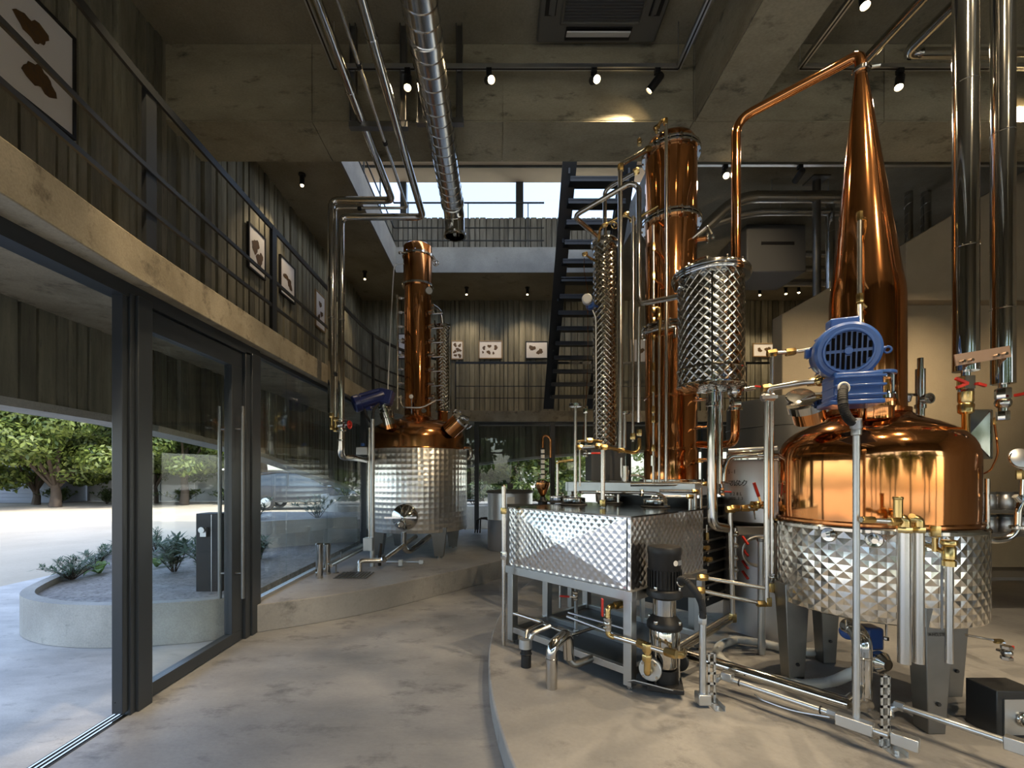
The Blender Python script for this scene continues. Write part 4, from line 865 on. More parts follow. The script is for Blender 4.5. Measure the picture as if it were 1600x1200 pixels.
def lever_valve(parent, p, ax, la, r=.022, L_=.12, body='brass', grip='red'):   # ball valve with lever
    p = Vector(p); ax = Vector(ax).normalized(); la = Vector(la).normalized(); mb = MB()
    mb.ball(p, r*1.25, 12, 7); mb.hexa(p+ax*r*1.4, ax, r*1.25, r*.9); mb.hexa(p-ax*r*1.4, ax, r*1.25, r*.9)
    s = ax.cross(la); s = s.normalized() if s.length > .1 else perp(ax)[0]
    mb.cyl(p, p+s*r*2.2, r*.35, 8); v = mb.build('valve', M[body], parent)
    q = p+s*r*2.1; mb = MB(); mb.bar(q, q+la*L_*.4, r*.6, r*.2, s); mb.build('lever_arm', M['steel'], v)
    mb = MB(); mb.bar(q+la*L_*.38, q+la*L_, r*.85, r*.5, s); mb.build('grip', M[grip], v, bev=.003); return v
# ---------------------------------------------------------------- BIG POT STILL
SC_ = V(2.32, 2.869, 0); cx, cyy = SC_.x, SC_.y
bs = thing('pot_still', 'large copper pot still with tall cone head and quilted steel jacket', 'pot still', (cx, cyy, PL), 'copper pot stills')
mb = MB(); mb.lathe([(0, .695), (.36, .70), (.50, .687), (.515, .692), (.52, .70), (.52, 1.18), (.518, 1.188)], (cx, cyy, 0), n=96); jk = mb.build('jacket', M['quilt'], bs)
mb = MB(); mb.lathe([(.521, 1.165), (.524, 1.168), (.524, 1.185), (.515, 1.195), (.492, 1.197)], (cx, cyy, 0), n=96); mb.build('jacket_rim', M['steel'], jk)
mb = MB(); mb.bar((cx-.05, cyy-.5185, .69), (cx-.05, cyy-.5185, 1.17), .004, .012); mb.build('weld_seam', M['steel'], jk)
mb = MB(); mb.lathe([(.497, 1.195), (.503, 1.2), (.503, 1.212), (.494, 1.22), (.488, 1.22)], (cx, cyy, 0), n=96); mb.build('joint_ring', M['copper_d'], bs)
mb = MB(); mb.lathe([(.487, 1.215), (.489, 1.28), (.489, 1.56), (.487, 1.60), (.478, 1.645), (.46, 1.685), (.432, 1.72), (.395, 1.75), (.34, 1.782), (.28, 1.808), (.235, 1.83), (.205, 1.85), (.196, 1.88)], (cx, cyy, 0), n=96); mb.build('copper_boiler', M['copper'], bs, ang=60)
hx = W(1354, 0, cyy).x; tx = W(1345, 0, cyy).x
mb = MB(); n = 64; prof = [(.194, 1.86), (.192, 1.95), (.192, 2.56), (.188, 2.62), (.176, 2.70)]+[(.176+(.03-.176)*t, 2.70+(3.99-2.70)*t) for t in (.12, .25, .4, .55, .7, .85, 1)]
vs, fs = [], []
for i, (r, z) in enumerate(prof):
    c = hx+(tx-hx)*max(0, (z-2.6)/1.4)
    for k in range(n): vs.append(V(c+math.cos(2*PI*k/n)*r, cyy+math.sin(2*PI*k/n)*r, z))
for i in range(len(prof)-1):
    for k in range(n): fs.append((i*n+k, i*n+(k+1) % n, (i+1)*n+(k+1) % n, (i+1)*n+k))
mb.add(vs, fs); hd = mb.build('cone_head', M['copper'], bs, ang=60)
mb = MB(); mb.lathe([(.2, 0), (.215, .004), (.215, .03), (.2, .034)], (hx, cyy, 1.85), n=64); mb.build('head_collar', M['copper_d'], hd)
flg(bs, (tx, cyy, 3.995), (0, 0, 1), .05, .028, 'steel', 'clamp'); mb = MB(); mb.cyl((tx+.04, cyy-.03, 3.995), (tx+.085, cyy-.04, 3.995), .012, 8); mb.build('clamp_nut', M['steel'], bs)
arm = [V(tx, cyy, 3.99), V(tx, cyy, 4.10), V(1.735, 3.34, 4.05), V(1.735, 3.34, 2.98)]
pipe(bs, arm, .0315, 'copper', .11, 20, 'lyne_arm')
# legs
for a in (2, 92, 182, 272):
    an = math.radians(a-8); fx, fyy = cx+.45*math.cos(an), cyy+.45*math.sin(an); tx_, ty_ = cx+.455*math.cos(an), cyy+.455*math.sin(an)
    mb = MB(); frustum(mb, (fx, fyy, PL), (.09, .085), (tx_, ty_, .80), (.155, .12)); lg = mb.build('leg', M['legm'], bs, bev=.004)
    mb = MB(); mb.hexa((fx, fyy-.05, PL+.16), (0, 1, 0), .011, .016); mb.build('bolt', M['black'], lg)
    if a == 272: leg_front = (fx, fyy, lg)
# lettering on the front leg
def text(parent, s, pos, h, ux, nrm, mat='ink', name='lettering', align='LEFT', sx=1.0):
    cu = bpy.data.curves.new(name, 'FONT'); cu.body = s; cu.size = h; cu.extrude = .0006; cu.align_x = align
    tmp = bpy.data.objects.new('tmp', cu); COL.objects.link(tmp); dg = bpy.context.evaluated_depsgraph_get(); me = bpy.data.meshes.new_from_object(tmp.evaluated_get(dg)); bpy.data.objects.remove(tmp)
    me.materials.clear(); me.materials.append(M[mat]); o = bpy.data.objects.new(name, me); COL.objects.link(o); o.parent = parent; o.location = Vector(pos)-ORG[parent.name]
    ux = Vector(ux).normalized(); nz = Vector(nrm).normalized(); uy = nz.cross(ux); o.rotation_euler = Matrix((ux, uy, nz)).transposed().to_euler(); o.scale = (sx, 1, 1); return o
fx, fyy, lg = leg_front
text(lg, 'A-HOLSTEIN.DE', (fx-.064, fyy-.066, .655), .025, (1, 0, 0), (0, -1, .02), sx=.72)
# agitator motor, blue
am = thing('agitator_motor', 'bright blue agitator motor with grilled fan cover on the big still', 'motor', W(1335, 640, 2.55))
ax = V(.42, .86, .14).normalized(); p0 = W(1326, 548, 2.40)
mb = MB(); mb.lathe([(0, 0), (.135, 0), (.148, .012), (.150, .03), (.150, .09), (.146, .10)], p0, ax, 48); fc = mb.build('fan_cover', M['blue'], am)
mb = MB(); mb.lathe([(.10, -.001), (.104, -.008), (.112, -.008), (.116, -.001)], p0, ax, 40); mb.lathe([(.0, -.006), (.018, -.006), (.022, 0)], p0, ax, 16); mb.build('grille_ring', M['blue'], fc)
ga, gb = perp(ax); src = None
gb2 = V(0, 0, 1)-ax*ax.z; gb2.normalize(); ga2 = ax.cross(gb2)
for i in range(-4, 5):
    u = i*.0225
    for s in (-1, 1):
        hh = math.sqrt(max(0, .102**2-u*u)); z0, z1 = .008, hh-.006
        if abs(u) < .02: z0 = .026
        if z1-z0 < .02: continue
        c = p0+ga2*u+gb2*s*(z0+z1)/2-ax*.0035; mb = MB(); R = Matrix((ga2, ax, gb2)).transposed(); mb.box(c, (.0135, .005, z1-z0), R); mb.build('grille_slot_shade', M['void'], fc)  # raised bars coloured near-black to imitate the shade of deep slots
mb = MB(); mb.lathe([(.128, .095), (.132, .11), (.132, .30), (.12, .31), (.09, .33), (0, .33)], p0, ax, 40); bd = mb.build('body', M['blue'], am)
for k in range(14):
    an = math.radians(-60+k*22); dd = ga2*math.cos(an)+gb2*math.sin(an); mb = MB(); q = p0+dd*.135; mb.bar(q+ax*.12, q+ax*.29, .005, .022, dd); mb.build('cooling_fin', M['blue'], bd)
R = Matrix((ga2, ax, gb2)).transposed(); mb = MB(); mb.box(p0+gb2*.155+ax*.17+ga2*-.0, (.13, .14, .06), R); mb.build('terminal_box', M['blue'], am, bev=.008)
for o_ in ((.14, .02), (-.14, .02)): mb = MB(); mb.box(p0+ga2*o_[0]+gb2*o_[1]+ax*.24, (.04, .05, .05), R); mb.build('lug', M['blue'], am, bev=.005)
mb = MB(); mb.cyl(p0+ga2*.145+ax*.2, p0+ga2*.2+ax*.2+gb2*.01, .012, 10); mb.ring(p0+ga2*.21+ax*.2, ax, .016, .006, 16, 6); mb.build('eye_bolt', M['blue'], am)
gb_c = W(1330, 607, 2.47); mb = MB(); mb.box(gb_c, (.215, .19, .15), Matrix.Rotation(-.32, 3, 'Z')); gx = mb.build('gearbox', M['blue'], am, bev=.012)
for z in (-.05, .0, .045): mb = MB(); mb.box(gb_c+V(-.0, -.01, z), (.225, .2, .012), Matrix.Rotation(-.32, 3, 'Z')); mb.build('rib', M['blue'], gx, bev=.003)
mb = MB(); mb.box(gb_c+V(.0, 0, .1), (.15, .15, .09), Matrix.Rotation(-.32, 3, 'Z')); mb.build('neck_block', M['blue'], am, bev=.01)
mb = MB(); mb.box(gb_c+V(-.01, -.0, -.085), (.24, .21, .025), Matrix.Rotation(-.32, 3, 'Z')); mb.build('foot_plate', M['blue'], am, bev=.006)
fcen = W(1372, 0, 2.66); fz = W(0, 584, 2.66).z
flg(am, (fcen.x, 2.66, fz), (0, 0, 1), .085, .018, 'blue', 'output_flange'); flg(am, (fcen.x, 2.66, fz-.02), (0, 0, 1), .06, .02, 'steel', 'bearing')
for dx, dy in ((-.06, -.03), (.055, -.035), (.0, .06)): mb = MB(); mb.cyl((fcen.x+dx, 2.66+dy, fz-.01), (fcen.x+dx, 2.66+dy, W(0, 622, 2.66).z), .008, 10); mb.build('spacer_post', M['steel'], am)
flg(am, (fcen.x-.01, 2.66, W(0, 622, 2.66).z), (0, 0, 1), .095, .03, 'steel', 'mount_flange'); bolts(am, (fcen.x-.01, 2.66, W(0, 616, 2.66).z), (0, 0, 1), .08, 6)
mb = MB(); mb.lathe([(.085, 0), (.085, .06), (.09, .07)], (fcen.x-.015, 2.66, 1.80), n=32); mb.build('copper_neck', M['copper'], am)
# black corrugated flex from gearbox to conduit
fp = fil(pp((1318, 606, 2.36), (1316, 618, 2.31), (1318, 640, 2.28), (1326, 656, 2.28), (1336, 662, 2.285)), .05, 6)
mb = MB(); dense = [fp[i].lerp(fp[i+1], t/4) for i in range(len(fp)-1) for t in range(4)]+[fp[-1]]; mb.tube(dense, [.0225 if i % 2 else .0195 for i in range(len(dense))], 14); mb.build('flexible_conduit', M['rubber'], am, ang=80)
mb = MB(); mb.ring(fp[0]-V(0, .002, 0), (0, 1, 0), .026, .006, 20, 6); mb.build('gland', M['white'], am)
# manhole on the dome
mc = W(1262, 640, 2.72); ma = V(-.42, -.30, .85).normalized()
mb = MB(); mb.lathe([(.085, -.07), (.085, .0)], mc, ma, 32); mh = mb.build('manhole_neck', M['copper'], bs)
mb = MB(); mb.lathe([(.088, 0), (.10, .005), (.10, .05), (.088, .055), (.06, .06), (0, .062)], mc, ma, 36); mb.build('lid', M['steel'], mh)
lc = W(1250, 622, 2.78); mb = MB(); mb.lathe([(0, 0), (.07, 0), (.076, .006), (.076, .014), (.07, .02), (0, .022)], lc, V(-.3, -.55, .6), 28); mb.build('swung_cover', M['steel'], mh)
pipe(mh, [mc+ma*.05, W(1282, 625, 2.78), W(1300, 618, 2.8)], .012, 'steel', .03, 10, 'hinge_arm')
# safety valve
sv = W(1438, 600, 2.92); mb = MB()
for r, z0, z1 in ((.022, 1.83, 1.93), (.03, 1.90, 1.925), (.022, 1.925, 1.99)): mb.cyl((sv.x, 2.92, z0), (sv.x, 2.92, z1), r, 16)
mb.cyl((sv.x, 2.92, 1.99), (sv.x, 2.92, 2.15), .026, 18); mb.cyl((sv.x, 2.92, 2.15), (sv.x, 2.92, 2.22), .016, 12)
mb.lathe([(.024, 0), (.03, .02), (.034, .045), (.026, .045), (.02, 0)], (sv.x, 2.90, 1.955), (0, -1, 0), 18); sv_o = mb.build('safety_valve', M['steel'], bs)
mb = MB(); mb.tube(fil([V(sv.x-.028, 2.9, 2.1), V(sv.x-.034, 2.9, 2.02), V(sv.x-.028, 2.9, 1.98)], .02), .004, 6); mb.build('test_lever', M['steel'], sv_o)
pipe(bs, pp((1368, 618, 2.7), (1395, 615, 2.75), (1432, 617, 2.9)), .009, 'steel', .03, 8, 'vent_tube')
flg(bs, W(1418, 622, 2.8), (0, -.3, 1), .02, .05, 'steel', 'port')
# thermometer column on the cone
hxp = hx-.02; mb = MB(); mb.cyl(W(1343, 345, 2.66), W(1343, 470, 2.66), .0125, 12); mb.build('cleaning_pipe', M['pipe'], bs)
for y, r in ((338, .017), (466, .019), (480, .017), (498, .02)): fit(bs, W(1343, y, 2.66), (0, 0, 1), r, .05, 'brass')
pipe(bs, [W(1343, 340, 2.66), W(1352, 342, 2.7), W(1352, 355, 2.76)], .009, 'brass', .02, 8, 'spray_inlet'); pipe(bs, [W(1343, 472, 2.66), W(1352, 480, 2.68)], .011, 'brass', .02, 8, 'spray_inlet')
mb = MB(); mb.cyl(W(1343, 475, 2.66), W(1344, 506, 2.62), .013, 12); mb.build('cleaning_pipe', M['pipe'], bs)
# jacket ports and brass manifold in front
for x, y in ((1350, 845), (1391, 848), (1450, 850)):
    p = W(x, y, 2.352); c = V(p.x, 2.352, p.z); d = V(p.x-cx, 0, 0); yy = cyy-math.sqrt(.52**2-d.x**2); c.y = yy; nr = V(c.x-cx, c.y-cyy, 0).normalized()
    mb = MB(); mb.lathe([(.016, -.02), (.036, -.01), (.042, .0), (.036, .008), (.018, .006), (.016, -.01)], c, nr, 28); pt = mb.build('jacket_port', M['steel'], bs)
    mb = MB(); mb.cyl(c, c+nr*.06, .014, 12); mb.build('nipple', M['steel'], pt)
MD = 2.235
man = thing('brass_manifold', 'brass valve manifold with hanging steel drain pipes on the big still', 'manifold', W(1420, 1035, MD))
pipe(man, pp((1345, 812, MD), (1400, 815, MD)), .0125, 'pipe', n=14); fit(man, W(1356, 812, MD), (1, 0, 0), .018, .06); fit(man, W(1398, 815, MD), (1, 0, 0), .022, .05)
mb = MB(); mb.cyl(W(1403, 777, MD), W(1403, 808, MD), .0195, 20); mb.lathe([(.0195, 0), (.022, .003), (.022, .012), (.0195, .015)], W(1403, 781, MD), (0, 0, 1), 20); mb.build('vent_cap', M['brass'], man)
for x, r in ((1413, .027), (1435, .0235)):
    mb = MB(); t_ = W(x, 818, MD); mb.tube(fil([t_+V(-.03, .02, .02), t_+V(0, 0, .02), t_-V(0, 0, .03)], .02), r*1.0, 14); mb.hexa(t_-V(0, 0, .03), (0, 0, 1), r*1.2, .03); mb.build('elbow', M['brass'], man)
    mb = MB(); mb.tube([W(x, 832, MD), W(x, 1036, MD)], r, 20, cap=False); mb.lathe([(r, 0), (r-.002, -.001), (r-.003, .05)], W(x, 1036, MD), (0, 0, 1), 20); mb.build('drain_pipe', M['pipe'], man)
pipe(man, [W(1425, 806, MD), W(1425, 822, MD+.06), W(1420, 846, 2.36)], .014, 'brass', .03, 10)
vx = W(1483, 860, 2.2); mb = MB(); mb.lathe([(0, .05), (.03, .05), (.033, .045), (.033, .03), (.022, .02), (.026, .015), (.026, -.04), (.02, -.045), (.027, -.05), (.027, -.075), (0, -.075)], vx, n=24); mb.build('relief_valve', M['brass'], man)
mb = MB(); mb.cyl(W(1483, 880, 2.2), W(1483, 1036, 2.2), .0155, 18); mb.build('drain_pipe', M['pipe'], man)
pipe(man, [vx-V(.02, 0, .01), W(1463, 857, 2.26), W(1450, 852, 2.34)], .012, 'brass', .03, 10); mb = MB(); mb.cyl(W(1461, 862, 2.25), W(1461, 840, 2.25), .012, 12); mb.hexa(W(1461, 830, 2.25), (0, 0, 1), .023, .055); mb.build('union', M['brass'], man)
# galvanised conduit with perforated struts and junction boxes along the floor
cd = thing('electrical_conduit', 'galvanised conduit run on perforated struts in front of the big still', 'conduit', W(1385, 1180, 2.2))
v0 = W(1338, 1125, 2.29); v1 = V(v0.x, v0.y, W(0, 662, 2.29).z)
pipe(cd, [v0, v1], .0155, 'galv', n=16); mb = MB(); mb.lathe([(.0155, 0), (.022, .004), (.022, .035), (.02, .04)], v1-V(0, 0, .06), n=18); mb.cyl(v1-V(0, 0, .02), v1+V(-.012, -.01, .02), .026, 16); mb.build('conduit_gland', M['galv'], cd)
def cbox(c, d, rz=0.0): mb = MB(); mb.box(c, d, Matrix.Rotation(rz, 3, 'Z')); return mb.build('junction_box', M['galv'], cd, bev=.004)
rz_ = math.atan2(-.47, .33)
A1, A2 = G(1142, 1062, .25), G(1300, 1115, .25); dirc = (A2-A1).normalized(); ang_ = math.atan2(dirc.y, dirc.x)
bx1 = G(1335, 1131, .25); pipe(cd, [A1, A2], .0155, 'galv', n=14); cbox(bx1, (.15, .05, .055), ang_)
fit(cd, A2, dirc, .02, .04, 'galv', 'coupling'); fit(cd, A1, dirc, .02, .04, 'galv', 'coupling')
for q in (A1+dirc*.05, A2-dirc*.05): mb = MB(); mb.ring(q, dirc, .0175, .004, 16, 6); mb.build('cable_tie', M['black'], cd)
pipe(cd, [bx1, bx1+dirc*.13], .0155, 'galv', n=14); bx2 = bx1+dirc*.19; cbox(bx2, (.1, .05, .055), ang_)
B1, B2 = G(1405, 1103, .27), G(1578, 1160, .27); pipe(cd, [B1, B2], .0165, 'galv', n=14); d2 = (B2-B1).normalized(); fit(cd, B1, d2, .024, .04, 'galv', 'coupling'); fit(cd, B2, d2, .024, .04, 'galv', 'coupling'); cbox(G(1600, 1168, .27), (.12, .05, .06), math.atan2(d2.y, d2.x))
pipe(cd, [B1, B1+V(-.03, .03, -.03), B1+V(-.05, .0, -.06)], .02, 'galv', .03, 12, 'bend')
pipe(cd, [A1-dirc*.02, A1+V(-.04, .05, .0), A1+V(-.09, .0, .0)], .018, 'galv', .03, 12, 'bend'); cbox(A1+V(-.02, .0, .02), (.06, .05, .05), ang_)
pts = [A1+V(.1, -.08, -.05), A1.lerp(A2, .3)+V(0, -.02, -.05), A1.lerp(A2, .6)+V(0, -.02, -.055), A1.lerp(A2, .97)+V(0, -.01, -.02)]; pipe(cd, pts, .005, 'galv', .2, 8, 'cable')
def strut(base, top_z, w_=.045):
    b = Vector(base); mb = MB(); h = top_z-b.z; nh = max(3, int(h/.05))
    mb.bb(b.x-w_/2, b.x-w_/2+.012, b.y-.002, b.y+.002, b.z, top_z); mb.bb(b.x+w_/2-.012, b.x+w_/2, b.y-.002, b.y+.002, b.z, top_z)
    for k in range(nh+1): z = b.z+h*k/nh; mb.bb(b.x-w_/2, b.x+w_/2, b.y-.002, b.y+.002, max(b.z, z-.007), min(top_z, z+.007))
    mb.bb(b.x+w_/2-.002, b.x+w_/2+.002, b.y-.002, b.y+.03, b.z, top_z); s = mb.build('perforated_strut', M['galv'], cd)
    mb = MB(); mb.bb(b.x-.02, b.x+.035, b.y-.09, b.y+.07, b.z, b.z+.004); mb.bb(b.x+.033, b.x+.037, b.y-.09, b.y+.07, b.z, b.z+.03); mb.build('strut_foot', M['galv'], cd)
    for k in (-.06, .03): mb = MB(); mb.hexa((b.x+.005, b.y+k, b.z+.012), (0, 0, 1), .009, .016); mb.build('anchor_bolt', M['galv'], cd)
st2 = G(1383, 1168, PL); strut(st2, W(0, 1056, st2.y).z)
st1 = G(1112, 1100, PL); strut(st1, W(0, 1020, st1.y).z)
g0 = W(1098, 1085, st1.y-.02); pipe(cd, [g0, W(1098, 965, st1.y-.02)], .019, 'galv', n=16); fit(cd, W(1098, 968, st1.y-.02), (0, 0, 1), .025, .05, 'galv', 'coupling'); cbox(g0-V(0, 0, .02), (.07, .07, .06))
# polished insulated pipe running along the floor
ip = thing('insulated_pipe', 'polished insulated pipe running low towards the big still', 'pipe', G(1330, 1105, PL))
i1, i2, i3 = G(1058, 1018, .30), G(1325, 1100, .27), V(0, 0, 0); i3 = W(1347, 1095, 2.5); i4 = W(1347, 1000, 2.5)
pipe(ip, [i1, i2], .036, 'steel', n=24, name='jacket_pipe'); pipe(ip, [W(1350, 1102, 2.47), i3, i4, W(1338, 985, 2.58), W(1325, 978, 2.66)], .045, 'steel', .06, 24, 'jacket_riser')
pipe(ip, [i2, i2+V(.05, .02, .02)], .034, 'steel', n=20, name='mitre_end')
mb = MB(); mb.lathe([(.045, 0), (.048, .003), (.048, .012), (.045, .015)], W(1347, 1028, 2.5), n=24); mb.build('seam', M['steel'], ip)
# blue pump under the still
bp_ = thing('transfer_pump', 'small navy blue pump under the big still', 'pump', W(1345, 1045, 2.66))
mb = MB(); mb.ball(W(1325, 987, 2.68), .045, 18, 10); mb.build('motor_end', M['blue'], bp_); c = W(1358, 995, 2.66); mb = MB(); mb.box(c, (.1, .1, .13)); mb.build('body', M['blue'], bp_, bev=.015)
mb = MB(); mb.lathe([(0, 0), (.055, 0), (.06, .01), (.06, .04), (.03, .07), (0, .07)], W(1368, 1032, 2.6), (.2, -.9, 0), 24); mb.build('casing', M['steel'], bp_); mb = MB(); mb.cyl(W(1385, 965, 2.6), W(1385, 1000, 2.6), .006, 8); mb.cyl(W(1322, 968, 2.6), W(1322, 985, 2.6), .005, 8); mb.hexa(W(1385, 998, 2.6), (0, 0, 1), .013, .02); mb.build('hanger_bolt', M['steel'], bp_)
# clear ribbed hose on the floor
ho = thing('ribbed_hose', 'translucent ribbed hose looped on the floor under the big still', 'hose', G(1180, 1045, PL))
hp = [G(1150, 1000, PL+.04), G(1128, 1006, PL+.04), G(1118, 1016, PL+.04), G(1130, 1035, PL+.04), G(1160, 1052, PL+.04), G(1215, 1063, PL+.04), G(1255, 1070, PL+.045), G(1300, 1066, PL+.07), W(1335, 1050, 2.62), W(1365, 1038, 2.62)]
def rib(par, pts, r, name='tube'):
    fp = fil(pts, .14, 6); out = [fp[0]]
    for a, b in zip(fp, fp[1:]):
        m = max(1, int((b-a).length/.009)); out += [a.lerp(b, (k+1)/m) for k in range(m)]
    mb = MB(); mb.tube(out, [r if i % 2 else r*.93 for i in range(len(out))], 14); mb.build(name, M['hose'], par, ang=80)
rib(ho, hp, .032); rib(ho, [G(1150, 1005, PL+.04)+V(0, .1, 0), G(1165, 1001, PL+.05), G(1200, 1006, PL+.04), G(1240, 1018, PL+.04), G(1290, 1020, PL+.04)], .03, 'second_loop')
# steel box at the picture's corner
cb = thing('junction_cabinet', 'dark steel connection box on the floor at the right picture edge', 'steel box', G(1580, 1165, PL)); c = G(1585, 1150, PL)
mb = MB(); mb.box((c.x, c.y+.06, PL+.12), (.22, .16, .24)); mb.build('casing', M['dark'], cb, bev=.005); mb = MB(); mb.box((c.x+.02, c.y-.025, PL+.11), (.2, .006, .18)); mb.build('front_plate', M['galv'], cb)
mb = MB(); mb.ring((c.x+.01, c.y-.035, PL+.10), (0, 1, 0), .028, .008, 20, 8); mb.build('cable_gland', M['steel'], cb); pipe(cb, [(c.x+.01, c.y-.03, PL+.1), (c.x+.01, c.y-.1, PL+.09), (c.x, c.y-.14, PL+.03), (c.x, c.y-.14, PL)], .016, 'galv', .04, 10, 'outlet_pipe')
# sample tap on the right of the still
sp = thing('sample_tap', 'thin sample pipe with steel ball valve low beside the still leg', 'valve', W(1570, 1035, 2.45)); pipe(sp, pp((1508, 992, 2.5), (1550, 1000, 2.42), (1570, 1005, 2.4)), .007, 'pipe', .02, 8); fit(sp, W(1560, 1002, 2.41), (1, 0, 0), .013, .04); lever_valve(sp, W(1573, 1020, 2.4), (0, 0, 1), (1, .1, .1), .02, .1, 'steel')
# overflow loop with gauge right of the still
og = thing('level_gauge', 'steel sight pipe and round gauge plate right of the big still', 'gauge', W(1545, 840, 2.5)); og_d = 2.62
pipe(og, pp((1543, 748, og_d), (1543, 832, og_d)), .0115, 'steel', n=14, name='sight_pipe'); pipe(og, pp((1536, 832, 2.5), (1548, 846, 2.5), (1575, 843, 2.5), (1590, 828, 2.5), (1591, 795, 2.5), (1598, 780, 2.5), (1600, 730, 2.5)), .016, 'steel', .05, 14, 'loop_pipe')
flg(og, W(1590, 824, 2.5), (0, 0, 1), .034, .02); mb = MB(); mb.lathe([(0, 0), (.05, 0), (.058, .006), (.058, .014), (.05, .02), (0, .02)], W(1594, 718, 2.46), V(-.2, -.9, .3), 32); gd = mb.build('gauge_plate', M['silver'], og); mb = MB(); mb.ring(W(1594, 718, 2.445), V(-.2, -.9, .3), .045, .003, 28, 5); mb.build('bezel', M['steel'], gd)
fit(og, W(1594, 742, 2.5), (0, 0, 1), .018, .05); pipe(og, pp((1600, 790, 2.5), (1586, 775, 2.5)), .014, 'steel', .03, 10, 'branch')
# thin copper capillary
ct = thing('capillary_tube', 'thin copper capillary curving down beside the steel pyramid plate', 'tube', W(1540, 740, 2.7)); pipe(ct, pp((1576, 610, 2.6), (1573, 635, 2.6), (1556, 655, 2.62)), .006, 'rubber', .05, 8, 'black_lead'); pipe(ct, pp((1554, 662, 2.62), (1558, 690, 2.65), (1560, 710, 2.68), (1548, 735, 2.72), (1537, 740, 2.75)), .005, 'copper', .1, 8, 'copper_tube'); fit(ct, W(1554, 658, 2.62), (0, 0, 1), .009, .04, 'brass')
# stainless pyramid plate behind the still
py_ = thing('pyramid_plate', 'square steel plate pressed into a pyramid behind the still', 'steel plate', W(1532, 715, 3.5)); a, b, c, d = pp((1505, 641, 3.5), (1549, 641, 3.5), (1549, 716, 3.5), (1505, 716, 3.5)); m_ = (a+c)/2+V(0, .06, 0)
mb = MB(); mb.add([a, b, c, d, m_], [(0, 4, 1), (1, 4, 2), (2, 4, 3), (3, 4, 0)]); mb.build('pressed_face', M['steel'], py_, smooth=False); mb = MB()
for p, q in ((a, b), (b, c), (c, d), (d, a)): mb.bar(p, q, .012, .012)
mb.build('edge_frame', M['steel'], py_); mb = MB(); mb.bar((a+d)/2+V(-.0, .08, -.2), V((a+d).x/2, a.y+.08, PL), .04, .04); mb.build('stand', M['legm'], py_)
# two insulated pipes dropping from the ceiling on the right
for i, (x, yb, r) in enumerate(((1509, 580, .055), (1567, 600, .05))):
    d = 2.5; p = W(x, yb, d); t = thing('riser_pipe', ('tall polished pipe dropping with a red-handled valve behind the blue motor', 'tall polished pipe dropping at the right picture edge')[i], 'pipe', p, 'tall polished ceiling pipes'); mb = MB(); mb.cyl(p, (p.x, d, CEIL), r, 32); mb.build('jacket', M['steel'], t)
    for y in ((132, 388) if i == 0 else (210, 484)): mb = MB(); mb.lathe([(r, 0), (r+.002, .002), (r+.002, .008), (r, .01)], W(x, y, d), n=32); mb.build('seam', M['steel'], t)
    q = W(x, 598 if i == 0 else 615, d)
    if i == 0:
        mb = MB(); mb.cyl(p, q+V(0, 0, -.1), .02, 12); mb.box(q, (.055, .05, .07)); mb.hexa(q-V(0, 0, .06), (0, 0, 1), .034, .05); v = mb.build('valve', M['steel'], t); mb = MB(); mb.lathe([(.022, -.06), (.034, -.05), (.036, -.01), (.03, 0), (.034, .01), (.034, .06), (.022, .07)], W(x, 630, d), n=20); mb.build('check_valve', M['brass'], t); mb = MB(); mb.cyl(W(x, 640, d), W(x, 690, d+.1), .018, 12); mb.build('inlet_pipe', M['brass'], t)
        mb = MB(); mb.bar(q+V(-.02, -.03, -.01), q+V(-.075, -.02, .02), .014, .014); mb.bar(q+V(-.02, -.03, -.01), q+V(-.07, -.02, -.03), .014, .014); mb.bar(q+V(.03, -.03, -.01), q+V(.085, -.02, -.02), .014, .014); mb.build('grip', M['red'], v)
    else:
        mb = MB(); mb.cyl(p, q-V(0, 0, .14), .02, 12); mb.hexa(q, (0, 0, 1), .034, .06); mb.ball(q-V(0, 0, .05), .036, 14, 8); mb.hexa(q-V(0, 0, .12), (0, 0, 1), .028, .05); mb.build('valve', M['steel'], t); mb = MB(); mb.bar(W(1586, 618, 2.45), W(1606, 614, 2.4), .02, .014); mb.build('grip', M['red'], t)
mb = MB(); a, b = W(1492, 563, 2.43), W(1578, 549, 2.43); mb.bar(a, b, .006, .06, (0, 0, 1)); br = tag(mb.build('pipe_bracket', M['copperbox']), 'copper-toned flat bracket bar bolted across two tall pipes', 'bracket')
for x, y in ((1503, 565), (1516, 563), (1556, 556), (1569, 553)): mb = MB(); mb.hexa(W(x, y, 2.42), (0, 1, 0), .009, .03); mb.build('bolt', M['steel'], br)
# ---------------------------------------------------------------- QUILTED CONDENSER
cc = V(1.577, 3.40, 0); co = thing('condenser', 'quilted steel condenser cylinder hanging beside the copper column', 'condenser', (cc.x, cc.y, 2.1))
mb = MB(); mb.lathe([(0, 2.11), (.20, 2.115), (.228, 2.13), (.228, 2.93)], (cc.x, cc.y, 0), n=72); sh_ = mb.build('shell', M['diamond'], co)
for z in (2.135, 2.25): mb = MB(); mb.lathe([(.228, -.008), (.234, -.004), (.234, .004), (.228, .008)], (cc.x, cc.y, z), n=64); mb.build('band', M['steel'], co)
mb = MB(); an = math.radians(-112); q = V(cc.x+.231*math.cos(an), cc.y+.231*math.sin(an), 0); mb.bar(q+V(0, 0, 2.14), q+V(0, 0, 2.93), .012, .006, (math.cos(an), math.sin(an), 0)); mb.build('seam_strip', M['steel'], co)
mb = MB(); mb.lathe([(.222, 2.90), (.262, 2.905), (.268, 2.915), (.268, 2.955), (.262, 2.965), (.22, 2.985), (.1, 3.0), (0, 3.0)], (cc.x, cc.y, 0), n=72); ld = mb.build('lid', M['steel'], co)
